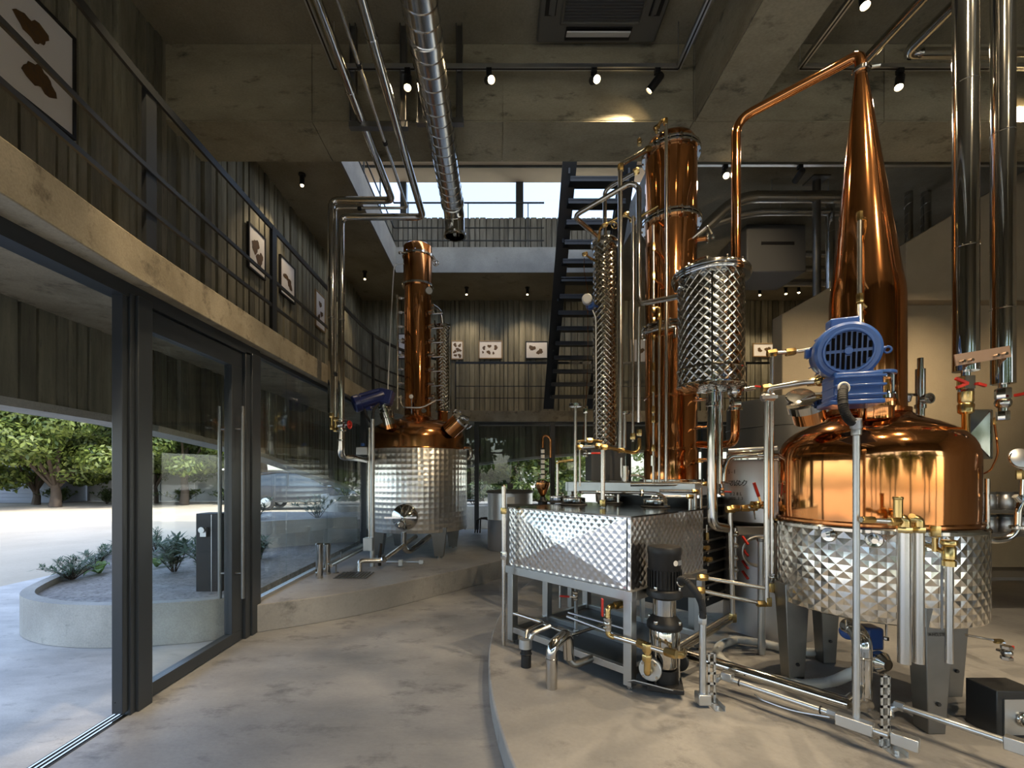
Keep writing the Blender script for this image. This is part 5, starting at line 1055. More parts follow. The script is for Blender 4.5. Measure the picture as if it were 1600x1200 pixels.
for z in (.925, .945): mb = MB(); mb.lathe([(.268, -.006), (.2715, 0), (.268, .006)], (cc.x, cc.y, 2+z), n=64); mb.build('lid_seal', M['steel'], ld)
bolts(co, (cc.x, cc.y, 2.975), (0, 0, 1), .245, 12, .009, .03); flg(co, (cc.x+.158, 3.34, 3.0), (0, 0, 1), .05, .03, 'copper', 'inlet_collar')
p = W(1062, 452, 3.4); mb = MB(); mb.cyl((cc.x-.22, cc.y-.03, p.z), (cc.x-.27, cc.y-.04, p.z), .026, 16); mb.build('side_nozzle', M['steel'], co); flg(co, (cc.x-.262, cc.y-.04, p.z), (1, .1, 0), .04, .018)
# outlet pipes below
pipe(co, [V(cc.x-.005, 3.36, 2.12), V(cc.x-.005, 3.36, W(0, 822, 3.36).z), V(cc.x+.12, 3.4, W(0, 827, 3.36).z)], .034, 'steel', .07, 22, 'outlet_pipe'); xx = cc.x-.005
flg(co, (xx, 3.36, W(0, 632, 3.36).z), (0, 0, 1), .046, .028, 'steel', 'clamp'); flg(co, (xx, 3.36, 2.09), (0, 0, 1), .042, .02)
p_ = W(1124, 612, 3.4); pipe(co, [p_, W(1124, 756, 3.4)], .024, 'steel', n=18, name='vapour_pipe'); mb = MB(); mb.lathe([(0, 0), (.02, 0), (.024, .006), (.02, .012), (0, .012)], W(1120, 622, 3.37), (0, -1, 0), 18); mb.build('sight_glass', M['steel'], co)
pipe(co, pp((1124, 750, 3.4), (1127, 757, 3.4), (1130, 775, 3.4)), .014, 'steel', .03, 10, 'tap_tail'); lever_valve(co, W(1127, 768, 3.38), (0, 0, 1), (1, 0, -.05), .014, .09, 'steel')
pipe(co, pp((1131, 752, 3.38), (1132, 730, 3.38), (1140, 713, 3.38), (1200, 711, 3.3), (1222, 712, 3.1)), .018, 'steel', .08, 14, 'spirit_pipe'); pipe(co, pp((1136, 709, 3.42), (1165, 706, 3.42), (1205, 703, 3.36)), .011, 'steel', .05, 10, 'thin_pipe')
# steam valve with copper elbow
vv = W(1149, 612, 3.42); mb = MB(); mb.ball(vv, .06, 20, 11); mb.hexa(vv-V(0, 0, .085), (0, 0, 1), .045, .06); mb.flange(vv-V(0, 0, .13), (0, 0, 1), .05, .022); mb.cyl(vv+V(0, 0, .02), vv+V(-.02, 0, .12), .03, 14); mb.cyl(vv, vv+V(.12, -.05, .02), .016, 12); vo = mb.build('steam_valve', M['steel'], co)
mb = MB(); mb.bar(vv+V(.11, -.06, .03), vv+V(.19, -.1, .01), .02, .012); mb.build('lever_grip', M['red'], vo)
pipe(co, [W(1149, 636, 3.42), W(1149, 692, 3.42), W(1118, 696, 3.75), W(1092, 694, 4.05)], .03, 'copper', .09, 20, 'copper_return')
# ---------------------------------------------------------------- COPPER COLUMN on its stand
K = V(1.663, 4.40, 0); col = thing('copper_column', 'tall polished copper rectifying column with bolted steel flanges', 'copper column', (K.x, K.y, 1.42))
def cl(r, z): return (r, z)
mb = MB(); mb.lathe([(.246, 1.43), (.246, 1.70), (.236, 1.73), (.234, 1.74), (.234, 4.50)], (K.x, K.y, 0), n=72); mb.build('shell', M['copper'], col)
mb = MB(); mb.lathe([(.23, 4.55), (.235, 4.56), (.233, 4.60), (.21, 4.645), (.16, 4.67), (.06, 4.685), (0, 4.687)], (K.x, K.y, 0), n=64); mb.build('top_cap', M['copper'], col)
for z, r in ((4.53, .268), (3.87, .276), (2.86, .27)):
    for dz in (-.016, .016): flg(col, (K.x, K.y, z+dz), (0, 0, 1), r, .022, 'steel', 'flange', 56)
    bolts(col, (K.x, K.y, z), (0, 0, 1), r-.012, 16, .01, .075)
mb = MB(); mb.lathe([(.235, 0), (.246, .004), (.246, .02), (.235, .024)], (K.x, K.y, 2.2), n=56); mb.build('ring', M['copper_d'], col)
flg(col, (K.x, K.y, 1.425), (0, 0, 1), .29, .03, 'steel', 'base_flange', 48)
for y, s in ((375, 1), (625, .6), (668, .6), (718, .6)):     # sight glasses and taps on its right side
    c = W(1093, y, 4.35); mb = MB(); mb.cyl(c-V(.06, 0, 0), c+V(.05, -.03, 0), .022*s, 14); g_ = mb.build('side_port', M['copper'], col); mb = MB(); mb.ring(c+V(.06, -.035, 0), (1, -.5, 0), .035*s, .012*s, 22, 8); mb.lathe([(0, 0), (.035*s, 0), (.03*s, .01), (0, .01)], c+V(.055, -.033, 0), (1, -.5, 0), 18); mb.build('sight_ring', M['steel'], g_)
pipe(col, pp((1082, 372, 4.2), (1105, 353, 4.1), (1112, 365, 4.08)), .009, 'pipe', .02, 8, 'lever_rod'); mb = MB(); mb.ball(W(1114, 371, 4.08), .016, 10, 6); mb.build('lever_ball', M['steel'], col)
pipe(col, pp((1083, 408, 4.0), (1105, 400, 3.75), (1112, 404, 3.7)), .008, 'pipe', .02, 8, 'lever_rod')
for y in (694, 720): pipe(col, pp((1090, y, 4.2), (1108, y, 4.1), (1135, y, 4.0)), .011, 'pipe', .02, 10, 'tap_pipe'); fit(col, W(1094, y, 4.18), (1, 0, 0), .02, .05)
pipe(col, pp((1084, 626, 4.2), (1104, 624, 4.1)), .008, 'pipe', .02, 8, 'probe'); pipe(col, pp((1084, 670, 4.2), (1104, 668, 4.1)), .008, 'pipe', .02, 8, 'probe')
# thin pipes with brass tees climbing its front
D1 = 4.08
pipe(col, pp((1041, 191, 4.0), (1041, 752, 4.0)), .0135, 'pipe', n=14); pipe(col, pp((1041, 189, 4.0), (1036, 187, 4.02), (1024, 200, 4.12), (1027, 210, 4.15)), .013, 'brass', .02, 10, 'elbow'); fit(col, W(1040, 190, 4.0), (0, 0, 1), .021, .05); fit(col, W(1026, 199, 4.1), (1, 0, .6), .02, .05); lever_valve(col, W(1028, 207, 4.15), (0, 0, 1), (1, 0, .3), .016, .06, 'steel', 'black')
for ya, yb in ((352, 478), (530, 765)): pipe(col, pp((1021, ya, D1), (1021, yb, D1)), .0115, 'pipe', n=12)
for y in (386, 432): fit(col, W(1021, y, D1), (0, 0, 1), .018, .07); pipe(col, [W(1022, y+4, D1), W(1030, y+10, D1+.04), W(1036, y+18, 4.2)], .012, 'copper', .02, 10, 'tray_drain')
pipe(col, [W(1021, 352, D1), W(1028, 345, D1+.03), W(1036, 352, 4.2)], .012, 'copper', .02, 10, 'tray_drain')
for y in (484, 494, 500, 528, 571, 576): fit(col, W(1021 if y != 494 else 1030, y, D1), (0, 0, 1), .018, .045)
pipe(col, [W(1021, 482, D1), W(1030, 480, D1), W(1032, 500, D1), W(1030, 525, D1)], .013, 'brass', .03, 10, 'tee'); pipe(col, pp((1030, 525, D1), (1030, 765, D1)), .0115, 'pipe', n=12)
mb = MB(); r0 = [V(K.x+.30*math.cos(a), K.y+.30*math.sin(a), 2.80) for a in [math.radians(200+k*8) for k in range(8)]]; mb.tube([r0[0]-V(0, 0, .06)]+r0+[r0[-1]-V(0, 0, .1)], .017, 12); mb.build('ring_pipe', M['steel'], col)
for y in (608, 640, 655, 700): fit(col, W(1021, y, D1), (0, 0, 1), .017, .06)
mb = MB(); mb.cyl(W(1020, 712, D1), W(1020, 728, D1), .02, 14); mb.build('flow_meter', M['steel'], col)
# pipe loops left of it
pipe(col, pp((969, 706, 4.05), (969, 258, 4.05), (1014, 232, 4.2), (1020, 228, 4.24)), .0205, 'pipe', .05, 14, 'vent_pipe'); fit(col, W(970, 262, 4.05), (0, 0, 1), .028, .06); fit(col, W(1012, 233, 4.18), (1, .3, .5), .026, .06)
pipe(col, [W(1062, 463, 3.5), W(1003, 474, 3.95), W(998, 466, 3.98), W(998, 292, 4.0), W(985, 286, 4.0), W(896, 338, 4.25), W(936, 372, 4.5)], .0225, 'steel', .07, 16, 'vapour_pipe')
pipe(col, pp((945, 376, 4.6), (945, 300, 4.6), (952, 292, 4.55), (998, 266, 4.35)), .02, 'steel', .07, 14, 'reflux_pipe'); fit(col, W(994, 268, 4.36), (1, -.2, .4), .03, .05, 'brass')
pipe(col, pp((935, 378, 4.4), (937, 356, 4.4), (958, 344, 4.35), (976, 335, 4.3), (990, 345, 4.28), (1028, 322, 4.2)), .012, 'brass', .04, 10, 'brass_line')
for x, y in ((945, 352), (978, 335), (988, 343), (1022, 326)): fit(col, W(x, y, 4.32), (1, 0, .4), .02, .05)
mb = MB(); mb.ring(W(960, 352, 4.3), (.2, -1, 0), .03, .006, 20, 6); mb.cyl(W(960, 350, 4.35), W(960, 352, 4.28), .008, 8); mb.build('handwheel', M['brass'], col)
pipe(col, pp((989, 338, 4.2), (989, 690, 4.2)), .013, 'pipe', n=12); lever_valve(col, W(999, 222, 4.2), (0, 0, 1), (1, 0, .8), .016, .07, 'brass', 'steel')
pipe(col, pp((998, 480, 3.95), (998, 660, 4.05)), .0165, 'pipe', n=12); 
# ---------------------------------------------------------------- SLIM QUILTED COLUMN
L0 = W(945, 0, 4.7); sl = thing('slim_column', 'slim quilted steel column left of the copper column', 'steel column', (L0.x, 4.7, 1.42))
mb = MB(); mb.lathe([(.118, 1.76), (.118, 3.80), (.11, 3.82)], (L0.x, 4.7, 0), n=48); mb.build('shell', M['diamond_s'], sl)
mb = MB(); mb.lathe([(.118, 3.80), (.14, 3.81), (.142, 3.84), (.12, 3.87), (.05, 3.9), (0, 3.9)], (L0.x, 4.7, 0), n=40); mb.build('cap', M['steel'], sl)
mb = MB(); mb.bb(L0.x-.17, L0.x+.17, 4.55, 4.85, 1.42, 1.77); mb.build('base_cabinet', M['grey'], sl, bev=.006)
p = W(918, 470, 4.5); mb = MB(); mb.lathe([(0, 0), (.045, 0), (.05, .008), (.05, .05), (.04, .06), (0, .06)], p, V(-.3, -1, .1), 28); mb.build('transmitter_face', M['white'], sl); mb = MB(); mb.lathe([(0, .05), (.042, .05), (.046, .09), (0, .09)], p+V(.02, .01, -.005), V(-.3, -1, .1)*-1, 24); mb.cyl(p+V(.04, .05, -.02), p+V(.12, .1, -.02), .012, 10); mb.build('transmitter_body', M['blue'], sl)
pipe(sl, [p+V(.01, 0, .05), W(912, 420, 4.5), W(913, 403, 4.52)], .003, 'copper', .1, 6, 'signal_lead'); pipe(sl, [p+V(0, 0, -.05), W(919, 560, 4.5), W(915, 640, 4.5), W(910, 690, 4.4)], .003, 'copper_d', .2, 6, 'signal_lead'); pipe(sl, pp((926, 485, 4.5), (931, 497, 4.5), (932, 690, 4.5)), .006, 'white', .04, 8, 'cable')
pipe(sl, pp((913, 397, 4.5), (925, 405, 4.55), (932, 408, 4.6)), .01, 'brass', .02, 8, 'side_tap'); fit(sl, W(914, 397, 4.5), (1, 0, .3), .018, .05)
# ---------------------------------------------------------------- STAND and box tank
u, v = V(.6626, -.749, 0), V(.749, .6626, 0); C0 = V(.10, 3.70, 0)
def at(a, b, z): return C0+u*a+v*b+V(0, 0, z)
Ru = Matrix((u, v, V(0, 0, 1))).transposed()
def obx(mb, a0, a1, b0, b1, z0, z1): return mb.box(at((a0+a1)/2, (b0+b1)/2, (z0+z1)/2), (a1-a0, b1-b0, z1-z0), Ru)
sd_ = thing('column_stand', 'steel stand with dark heat-exchanger side carrying both columns', 'stand', at(.3, 1.5, PL))
mb = MB(); obx(mb, -.32, .98, 1.12, 2.0, 1.385, 1.41); mb.build('deck', M['frame'], sd_, bev=.003)
for a0, a1, b0, b1 in ((-.32, .98, 1.10, 1.14), (-.32, .98, 1.98, 2.02), (-.34, -.30, 1.1, 2.0), (.96, 1.0, 1.1, 2.0)): mb = MB(); obx(mb, a0, a1, b0, b1, 1.315, 1.41); mb.build('rail', M['galv'], sd_, bev=.003)
for a, b in ((-.3, 1.14), (.96, 1.14), (-.3, 1.96), (.96, 1.96)): mb = MB(); obx(mb, a-.025, a+.025, b-.025, b+.025, PL, 1.32); mb.build('leg', M['frame'], sd_)
mb = MB(); obx(mb, .88, .955, 1.2, 1.92, .36, 1.28); mb.build('exchanger_core', M['dark'], sd_)
for k in range(9):
    z = .45+k*.095; mb = MB(); mb.cyl(at(.975, 1.17, z), at(.975, 1.95, z), .011, 10); mb.build('tie_rod', M['legm'], sd_)
    for b in (1.2, 1.32): mb = MB(); mb.ball(at(1.0, b, z), .012, 8, 5); mb.build('stud', M['steel'], sd_)
mb = MB(); obx(mb, .2, .96, 1.16, 1.18, .36, 1.3); mb.build('end_plate', M['dark'], sd_)
bt = thing('box_tank', 'square engine-turned steel tank with round lids on a steel frame', 'steel tank', at(.55, .5, PL))
W_, D_ = 1.11, 1.0
mb = MB(); obx(mb, 0, W_, 0, D_, .755, 1.215); tb = mb.build('tank_body', M['quilt_box'], bt, bev=.004)
mb = MB(); c4 = [at(.02, 0, .775), at(W_-.045, 0, .775), at(W_-.045, 0, 1.205), at(.02, 0, 1.205)]; m_ = (c4[0]+c4[2])/2-v*.035
mb.add(c4+[m_], [(0, 1, 4), (1, 2, 4), (2, 3, 4), (3, 0, 4)], [[(0, 0), (1.05, 0), (.52, .21)], [(1.05, 0), (1.05, .43), (.52, .21)], [(1.05, .43), (0, .43), (.52, .21)], [(0, .43), (0, 0), (.52, .21)]]); mb.build('pressed_front', M['quilt_box'], tb, smooth=False)
mb = MB(); obx(mb, W_-.03, W_-.024, -.003, .001, .76, 1.21); mb.build('corner_fold', M['black'], tb)
mb = MB(); obx(mb, -.005, W_+.005, -.005, D_+.005, 1.212, 1.222); mb.build('top_plate', M['darksteel'], bt)
for i, (x, y) in enumerate(((897, 789), (953, 786), (1024, 792), (875, 782))):
    d = F*(EZ-1.222)/(y-CY); d = min(max(d, 3.2), 4.3); p = W(x, y, d); p.z = 1.222; mb = MB(); mb.lathe([(.10, 0), (.115, .004), (.11, .012), (.09, .016), (.085, .03)], p, n=32); lid = mb.build('lid_seal', M['rubber'], bt); mb = MB(); mb.lathe([(.088, .02), (.094, .022), (.096, .03), (.096, .058), (.09, .064), (.05, .068), (0, .068)], p, n=40); lo_ = mb.build('lid', M['steel'], bt)
    mb = MB(); mb.tube(fil([p+V(-.03, 0, .066), p+V(-.03, 0, .085), p+V(.03, 0, .085), p+V(.03, 0, .066)], .01), .005, 6); mb.build('handle', M['steel'], lo_)
for a, b in ((.02, .02), (W_-.02, .02), (.02, D_-.02), (W_-.02, D_-.02)): mb = MB(); obx(mb, a-.03, a+.03, b-.03, b+.03, PL+.02, .75); lg = mb.build('leg', M['frame'], bt, bev=.003); mb = MB(); mb.cyl(at(a, b, PL), at(a, b, PL+.03), .022, 12); mb.build('foot', M['steel'], lg)
for a0, a1, b0, b1, z0, z1, nm in ((-.02, W_+.02, -.02, .03, .695, .755, 'top_rail'), (-.02, W_+.02, D_-.03, D_+.02, .695, .755, 'top_rail'), (-.02, .03, .03, D_-.03, .695, .755, 'top_rail'), (W_-.03, W_+.02, .03, D_-.03, .695, .755, 'top_rail'),
                                   (.0, W_, -.005, .035, .225, .27, 'bottom_rail'), (.0, W_, D_-.035, D_+.005, .225, .27, 'bottom_rail'), (-.005, .035, .0, D_, .225, .27, 'bottom_rail'), (W_-.035, W_+.005, .0, D_, .225, .27, 'bottom_rail'), (.0, W_, .42, .46, .225, .27, 'bottom_rail')):
    mb = MB(); obx(mb, a0, a1, b0, b1, z0, z1); mb.build(nm, M['frame'], bt, bev=.002)
mb = MB(); obx(mb, .04, W_-.04, .04, D_-.04, .228, .236); mb.build('tray', M['grey'], bt)
a = .02; mb = MB(); obx(mb, a-.03, a+.03, .40, .46, PL+.02, .75); mb.build('leg', M['frame'], bt, bev=.003)
mb = MB(); q = at(1.145, 0, 0); b_ = at(.60, .98, 0); mb.bar(V(b_.x, b_.y, PL), V(b_.x, b_.y, .74), .05, .03); 
for k in range(12): z = PL+.03+k*.05; mb.bar(V(b_.x-.02, b_.y-.017, z), V(b_.x+.02, b_.y-.017, z+.03), .006, .004)
mb.build('lattice_strut', M['galv'], bt)
# steam post at the tank's left corner
sp_ = thing('overflow_pipe', 'slim steel pipe with brass joint at the left corner of the box tank', 'pipe', W(787, 882, 3.62)); mb = MB(); mb.cyl(W(787, 760, 3.62), W(787, 885, 3.62), .0175, 14); mb.lathe([(0, 0), (.0175, 0), (.0175, .0), (.012, .012)], W(787, 760, 3.62)); mb.build('pipe', M['pipe'], sp_); fit(sp_, W(787, 798, 3.62), (0, 0, 1), .024, .05); fit(sp_, W(787, 868, 3.62), (0, 0, 1), .024, .06, 'steel')
mb = MB(); mb.cyl(W(787, 885, 3.62), V(W(787, 0, 3.62).x, 3.62, PL), .015, 12); mb.build('tail_pipe', M['pipe'], sp_)
# piping over the tank
pl = thing('tank_pipework', 'brass-jointed steel pipework rising over the box tank', 'pipework', at(.4, .9, 1.22))
for x, y0, y1, d, r in ((899, 636, 779, 3.95, .0135), (915, 642, 690, 4.0, .011), (906, 690, 760, 4.0, .009), (942, 703, 792, 3.62, .0175), (871, 720, 775, 4.1, .012), (966, 770, 785, 3.9, .012)): pipe(pl, pp((x, y0, d), (x, y1, d)), r, 'pipe', n=14)
flg(pl, W(899, 633, 3.95), (0, 0, 1), .055, .03); flg(pl, W(976, 645, 4.2), (0, 0, 1), .05, .02); pipe(pl, pp((976, 645, 4.2), (976, 700, 4.2)), .016, 'pipe', n=12)
fit(pl, W(915, 640, 4.0), (0, 0, 1), .019, .06, 'steel'); pipe(pl, pp((903, 700, 3.9), (942, 697, 3.75), (946, 700, 3.62)), .0165, 'pipe', .03, 12); pipe(pl, pp((942, 698, 3.7), (970, 704, 3.95), (992, 708, 4.0), (999, 702, 4.02), (999, 685, 4.04)), .016, 'brass', .06, 12)
for x, y, d in ((906, 699, 3.88), (935, 697, 3.72), (944, 699, 3.62), (970, 704, 3.95), (999, 676, 4.05), (989, 682, 4.1), (942, 786, 3.62)): fit(pl, W(x, y, d), (1, 0, 0) if y < 710 and x < 975 else (0, 0, 1), .024, .055)
pipe(pl, pp((903, 690, 4.0), (925, 688, 4.05), (940, 690, 4.1)), .013, 'brass', .04, 10); fit(pl, W(920, 688, 4.04), (1, 0, 0), .024, .07); lever_valve(pl, W(915, 708, 3.95), (0, 0, 1), (1, -.1, 0), .018, .13, 'steel')
pipe(pl, pp((871, 725, 4.1), (871, 722, 4.1), (878, 721, 4.1), (900, 719, 4.1)), .013, 'brass', .03, 10)
pipe(pl, pp((905, 769, 4.0), (1000, 770, 3.7), (1030, 771, 3.6), (1040, 780, 3.5), (1040, 790, 3.45)), .014, 'steel', .08, 12, 'return_pipe'); fit(pl, W(1002, 770, 3.7), (1, 0, 0), .03, .03, 'steel')
pipe(pl, pp((985, 757, 3.9), (1103, 756, 3.75)), .0165, 'pipe', n=12); pipe(pl, pp((1030, 767, 3.75), (1086, 768, 3.65)), .013, 'pipe', n=12); pipe(pl, pp((1030, 776, 3.6), (1078, 776, 3.55)), .011, 'pipe', n=12)
for x, y, d in ((1102, 756, 3.75), (1086, 768, 3.65), (1078, 776, 3.55), (1031, 762, 4.08), (1021, 762, 4.08)): fit(pl, W(x, y, d), (1, 0, 0), .02, .05)
pipe(pl, pp((1078, 776, 3.55), (1078, 880, 3.55)), .0125, 'pipe', n=12); pipe(pl, pp((1086, 768, 3.65), (1086, 852, 3.65), (1108, 856, 3.72)), .0125, 'pipe', .03, 12); pipe(pl, pp((1095, 762, 3.75), (1095, 872, 3.72), (1110, 874, 3.74)), .0125, 'pipe', .03, 12)
for x, y in ((1090, 855), (1104, 856), (1098, 873), (1108, 874)): fit(pl, W(x, y, 3.68), (1, .5, 0), .021, .045)
mb = MB(); mb.cyl(W(1030, 805, 3.3), W(1030, 852, 3.3), .004, 6); mb.build('thin_rod', M['steel'], pl)
pipe(pl, pp((1104, 820, 3.75), (1104, 835, 3.75)), .01, 'pipe', n=10); fit(pl, W(1104, 838, 3.75), (0, 0, 1), .02, .06)
gl_ = W(977, 735, 4.3); mb = MB(); mb.cyl(W(977, 728, 4.2), W(977, 752, 4.2), .026, 16); mb.build('sight_cylinder', M['steel'], pl); pipe(pl, pp((971, 715, 4.2), (971, 748, 4.2), (978, 756, 4.2), (982, 735, 4.2)), .01, 'pipe', .04, 10); pipe(pl, pp((985, 743, 4.2), (1000, 743, 4.2), (1008, 748, 4.2), (1006, 760, 4.2)), .011, 'pipe', .05, 10)
# ---------------------------------------------------------------- VERTICAL PUMP
pu = V(1.05, 2.885, 0); po = thing('vertical_pump', 'vertical multistage pump with black motor and steel barrel', 'pump', (pu.x, pu.y, PL))
zf = lambda y: W(0, y, pu.y).z
mb = MB(); mb.box((pu.x+.0, pu.y, PL+.045), (.21, .26, .03), Matrix.Rotation(-.3, 3, 'Z')); mb.build('base_plate', M['black'], po, bev=.006); mb = MB(); mb.cyl((pu.x, pu.y, PL+.05), (pu.x, pu.y, zf(1042)), .085, 28); mb.build('foot_casting', M['black'], po)
mb = MB(); mb.lathe([(.075, zf(1040)), (.080, zf(1036)), (.080, zf(985)), (.072, zf(980)), (.066, zf(978))], (pu.x, pu.y, 0), n=40); mb.build('barrel', M['steel'], po)
mb = MB(); mb.lathe([(.10, zf(981)), (.106, zf(979)), (.106, zf(972)), (.095, zf(968)), (.075, zf(962)), (.068, zf(960)), (.068, zf(935)), (.1, zf(932)), (.108, zf(930)), (.108, zf(922)), (.1, zf(919)), (.09, zf(918))], (pu.x, pu.y, 0), n=40); mb.build('lantern', M['black'], po)
mb = MB(); mb.lathe([(.069, 0), (.0695, .0), (.0695, .1), (.069, .1)], (pu.x, pu.y, zf(959)), n=30); mb.build('coupling_guard', M['steel'], po)
for a in (40, 130, 220, 310): an = math.radians(a); q = V(pu.x+.098*math.cos(an), pu.y+.098*math.sin(an), 0); mb = MB(); mb.cyl(q+V(0, 0, PL+.05), q+V(0, 0, zf(968)), .006, 8); mb.hexa(q+V(0, 0, zf(968)), (0, 0, 1), .013, .018); mb.build('stay_bolt', M['steel'], po); mb = MB(); mb.hexa(q+V(0, 0, zf(916)), (0, 0, 1), .011, .02); mb.build('bolt', M['steel'], po)
mb = MB(); mb.lathe([(.09, zf(918)), (.094, zf(915)), (.094, zf(888)), (.098, zf(886)), (.098, zf(866)), (.102, zf(864)), (.102, zf(856)), (.095, zf(853)), (.03, zf(851)), (0, zf(850))], (pu.x, pu.y, 0), n=40); mo = mb.build('motor', M['black'], po)
src = None
for k in range(30):
    an = 2*PI*k/30
    if src is None: mb = MB(); mb.box((pu.x+.098, pu.y, (zf(916)+zf(889))/2), (.012, .004, zf(889)-zf(916))); src = mb.build('cooling_fin', M['black'], mo); b_o = V(pu.x, pu.y, 0)-ORG[mo.name]
    else:
        o = bpy.data.objects.new('cooling_fin', src.data); COL.objects.link(o); o.parent = mo; o.matrix_local = Matrix.Translation(b_o) @ Matrix.Rotation(an, 4, 'Z') @ Matrix.Translation(-b_o)
an0 = math.radians(-70); q = V(pu.x+.1*math.cos(an0), pu.y+.1*math.sin(an0), zf(876)); 
nr = V(math.cos(an0), math.sin(an0), 0); mb = MB(); mb.lathe([(0, 0), (.017, 0), (.017, .002), (0, .002)], q, nr, 18); mb.build('round_label', M['white'], mo); tq = V(-nr.y, nr.x, 0); mb = MB(); mb.bar(q+tq*.02, q+tq*.055-nr*.012, .002, .03, (0, 0, 1)); mb.build('rating_label', M['silver'], mo)
mb = MB(); c = V(pu.x+.135, pu.y-.0, zf(915)); mb.box(c, (.1, .13, .12), Matrix.Rotation(-.2, 3, 'Z')); tbx = mb.build('terminal_box', M['black'], po, bev=.008)
cf = fil([W(1066, 912, 2.72), W(1062, 905, 2.66), W(1070, 905, 2.6), W(1088, 925, 2.56), W(1098, 945, 2.56), W(1098, 966, 2.56)], .06, 6); dn = [cf[i].lerp(cf[i+1], t/4) for i in range(len(cf)-1) for t in range(4)]+[cf[-1]]; mb = MB(); mb.tube(dn, [.020 if i % 2 else .0175 for i in range(len(dn))], 12); mb.build('flexible_conduit', M['rubber'], po, ang=80)
mb = MB(); mb.ring(W(1064, 909, 2.69), (.3, -1, .2), .026, .006, 20, 6); mb.build('gland', M['steel'], po)
fcn = W(1016, 1046, 2.80); fa = V(-.55, -.83, 0).normalized(); flg(po, fcn, fa, .068, .022, 'galv', 'suction_flange', 32); flg(po, fcn-fa*.03, fa, .06, .03, 'black', 'flange_body', 28); mb = MB(); mb.cyl(fcn-fa*.04, V(pu.x, pu.y, fcn.z), .045, 20); mb.build('suction_port', M['black'], po); bolts(po, fcn+fa*.014, fa, .055, 4, .009, .014, 'steel', .7)
flg(po, fcn+V(.22, .12, .0), -fa, .06, .03, 'black', 'discharge_flange', 28)
pipe(po, [fcn+fa*.02, fcn+fa*.07, W(1012, 1040, 2.74), W(1011, 1010, 2.74)], .021, 'brass', .03, 14, 'brass_elbow'); fit(po, W(1011, 1028, 2.74), (0, 0, 1), .029, .04); fit(po, W(1011, 1012, 2.74), (0, 0, 1), .029, .05)
sx = [W(950, 948, 2.93), W(950, 990, 2.93), W(958, 994, 2.92), W(1012, 1010, 2.74), W(1050, 1022, 2.66), W(1062, 1022, 2.72)]
pipe(po, sx[2:], .0165, 'pipe', .03, 14, 'suction_pipe'); fit(po, W(1002, 1006, 2.77), (.5, -.6, -.1), .026, .05); fit(po, W(1048, 1020, 2.66), (.5, -.6, 0), .027, .07); pipe(po, [W(1050, 1022, 2.66), W(1066, 1024, 2.68), W(1068, 1018, 2.75)], .022, 'brass', .03, 12, 'brass_elbow')
pipe(po, [W(971, 944, 3.0), W(955, 947, 2.96), W(950, 950, 2.94), W(950, 992, 2.93), W(960, 996, 2.91)], .017, 'brass', .03, 12, 'brass_elbow'); fit(po, W(966, 945, 2.98), (1, .3, .1), .025, .06); mb = MB(); mb.cyl(W(950, 965, 2.92), W(950, 985, 2.92), .021, 14); mb.build('strainer', M['pipe'], po); lever_valve(po, W(949, 974, 2.92), (0, 0, 1), (-.05, -.0, 1), .02, .05, 'steel', 'steel')
mb = MB(); p0 = W(941, 963, 2.87); mb.bar(p0, W(941, 935, 2.87), .028, .012, (1, 0, 0)); mb.build('red_lever', M['red'], po, bev=.004)
mb = MB(); p0 = at(W_+.0, -.04, .21); mb.plate([p0, p0+u*.02+v*.02, W(1052, 1078, 2.70), W(990, 1062, 2.80)], .006); mb.build('support_plate', M['frame'], po)
# drains under the box tank
dr2 = thing('drain_pipework', 'small drain pipes with red lever under the box tank', 'pipework', at(.5, .5, .24)); d = 3.55
pipe(dr2, pp((900, 920, d), (900, 990, d-.2), (872, 980, d-.1)), .0125, 'galv', .03, 12); fit(dr2, W(900, 988, d-.2), (0, 0, 1), .02, .04, 'galv'); lever_valve(dr2, W(899, 931, d-.05), (0, 0, 1), (-1, .1, .05), .018, .12, 'steel'); pipe(dr2, pp((875, 915, 3.8), (875, 950, 3.8)), .009, 'galv', n=10)
pipe(dr2, [at(.12, .05, .36), at(.6, .05, .34), at(.62, .5, .34)], .012, 'pipe', .04, 12); pipe(dr2, pp((886, 963, 3.3), (980, 998, 3.0)), .011, 'galv', n=12); pipe(dr2, pp((888, 957, 3.4), (985, 985, 3.1)), .009, 'galv', n=12)
pipe(dr2, pp((803, 958, 3.55), (850, 973, 3.4), (823, 986, 3.25), (821, 998, 3.22)), .014, 'pipe', .04, 12, 'overflow'); mb = MB(); mb.cyl(W(821, 998, 3.22), W(821, 1012, 3.22), .046, 20); mb.build('funnel', M['galv'], dr2); mb = MB(); c = W(822, 1012, 3.22); mb.cyl(c, V(c.x, c.y, PL), .036, 18); mb.ring(c-V(0, 0, .04), (0, 0, 1), .037, .006, 20, 6); mb.build('drain_socket', M['black'], dr2)
pipe(dr2, pp((829, 998, 3.2), (832, 990, 3.2), (860, 978, 3.25)), .016, 'pipe', .03, 12, 'overflow')
tr_ = thing('floor_trap', 'polished inverted-U insulated pipe standing on the platform floor', 'pipe', G(862, 1077, PL)); f = G(862, 1075, PL); pipe(tr_, [f, V(f.x, f.y, W(0, 1010, f.y).z), V(f.x+.12, f.y+.13, W(0, 1006, f.y).z+.03), V(f.x+.13, f.y+.14, .27)], .036, 'steel', .055, 24, 'jacket'); mb = MB(); mb.lathe([(.036, 0), (.038, .002), (.038, .008), (.036, .01)], W(862, 1030, f.y), n=24); mb.build('seam', M['steel'], tr_)
pipe(tr_, [V(f.x+.13, f.y+.14, .27), V(f.x+.16, f.y+.13, .23), V(f.x+.30, f.y+.2, .25)], .024, 'legm', .04, 14, 'tail_pipe')
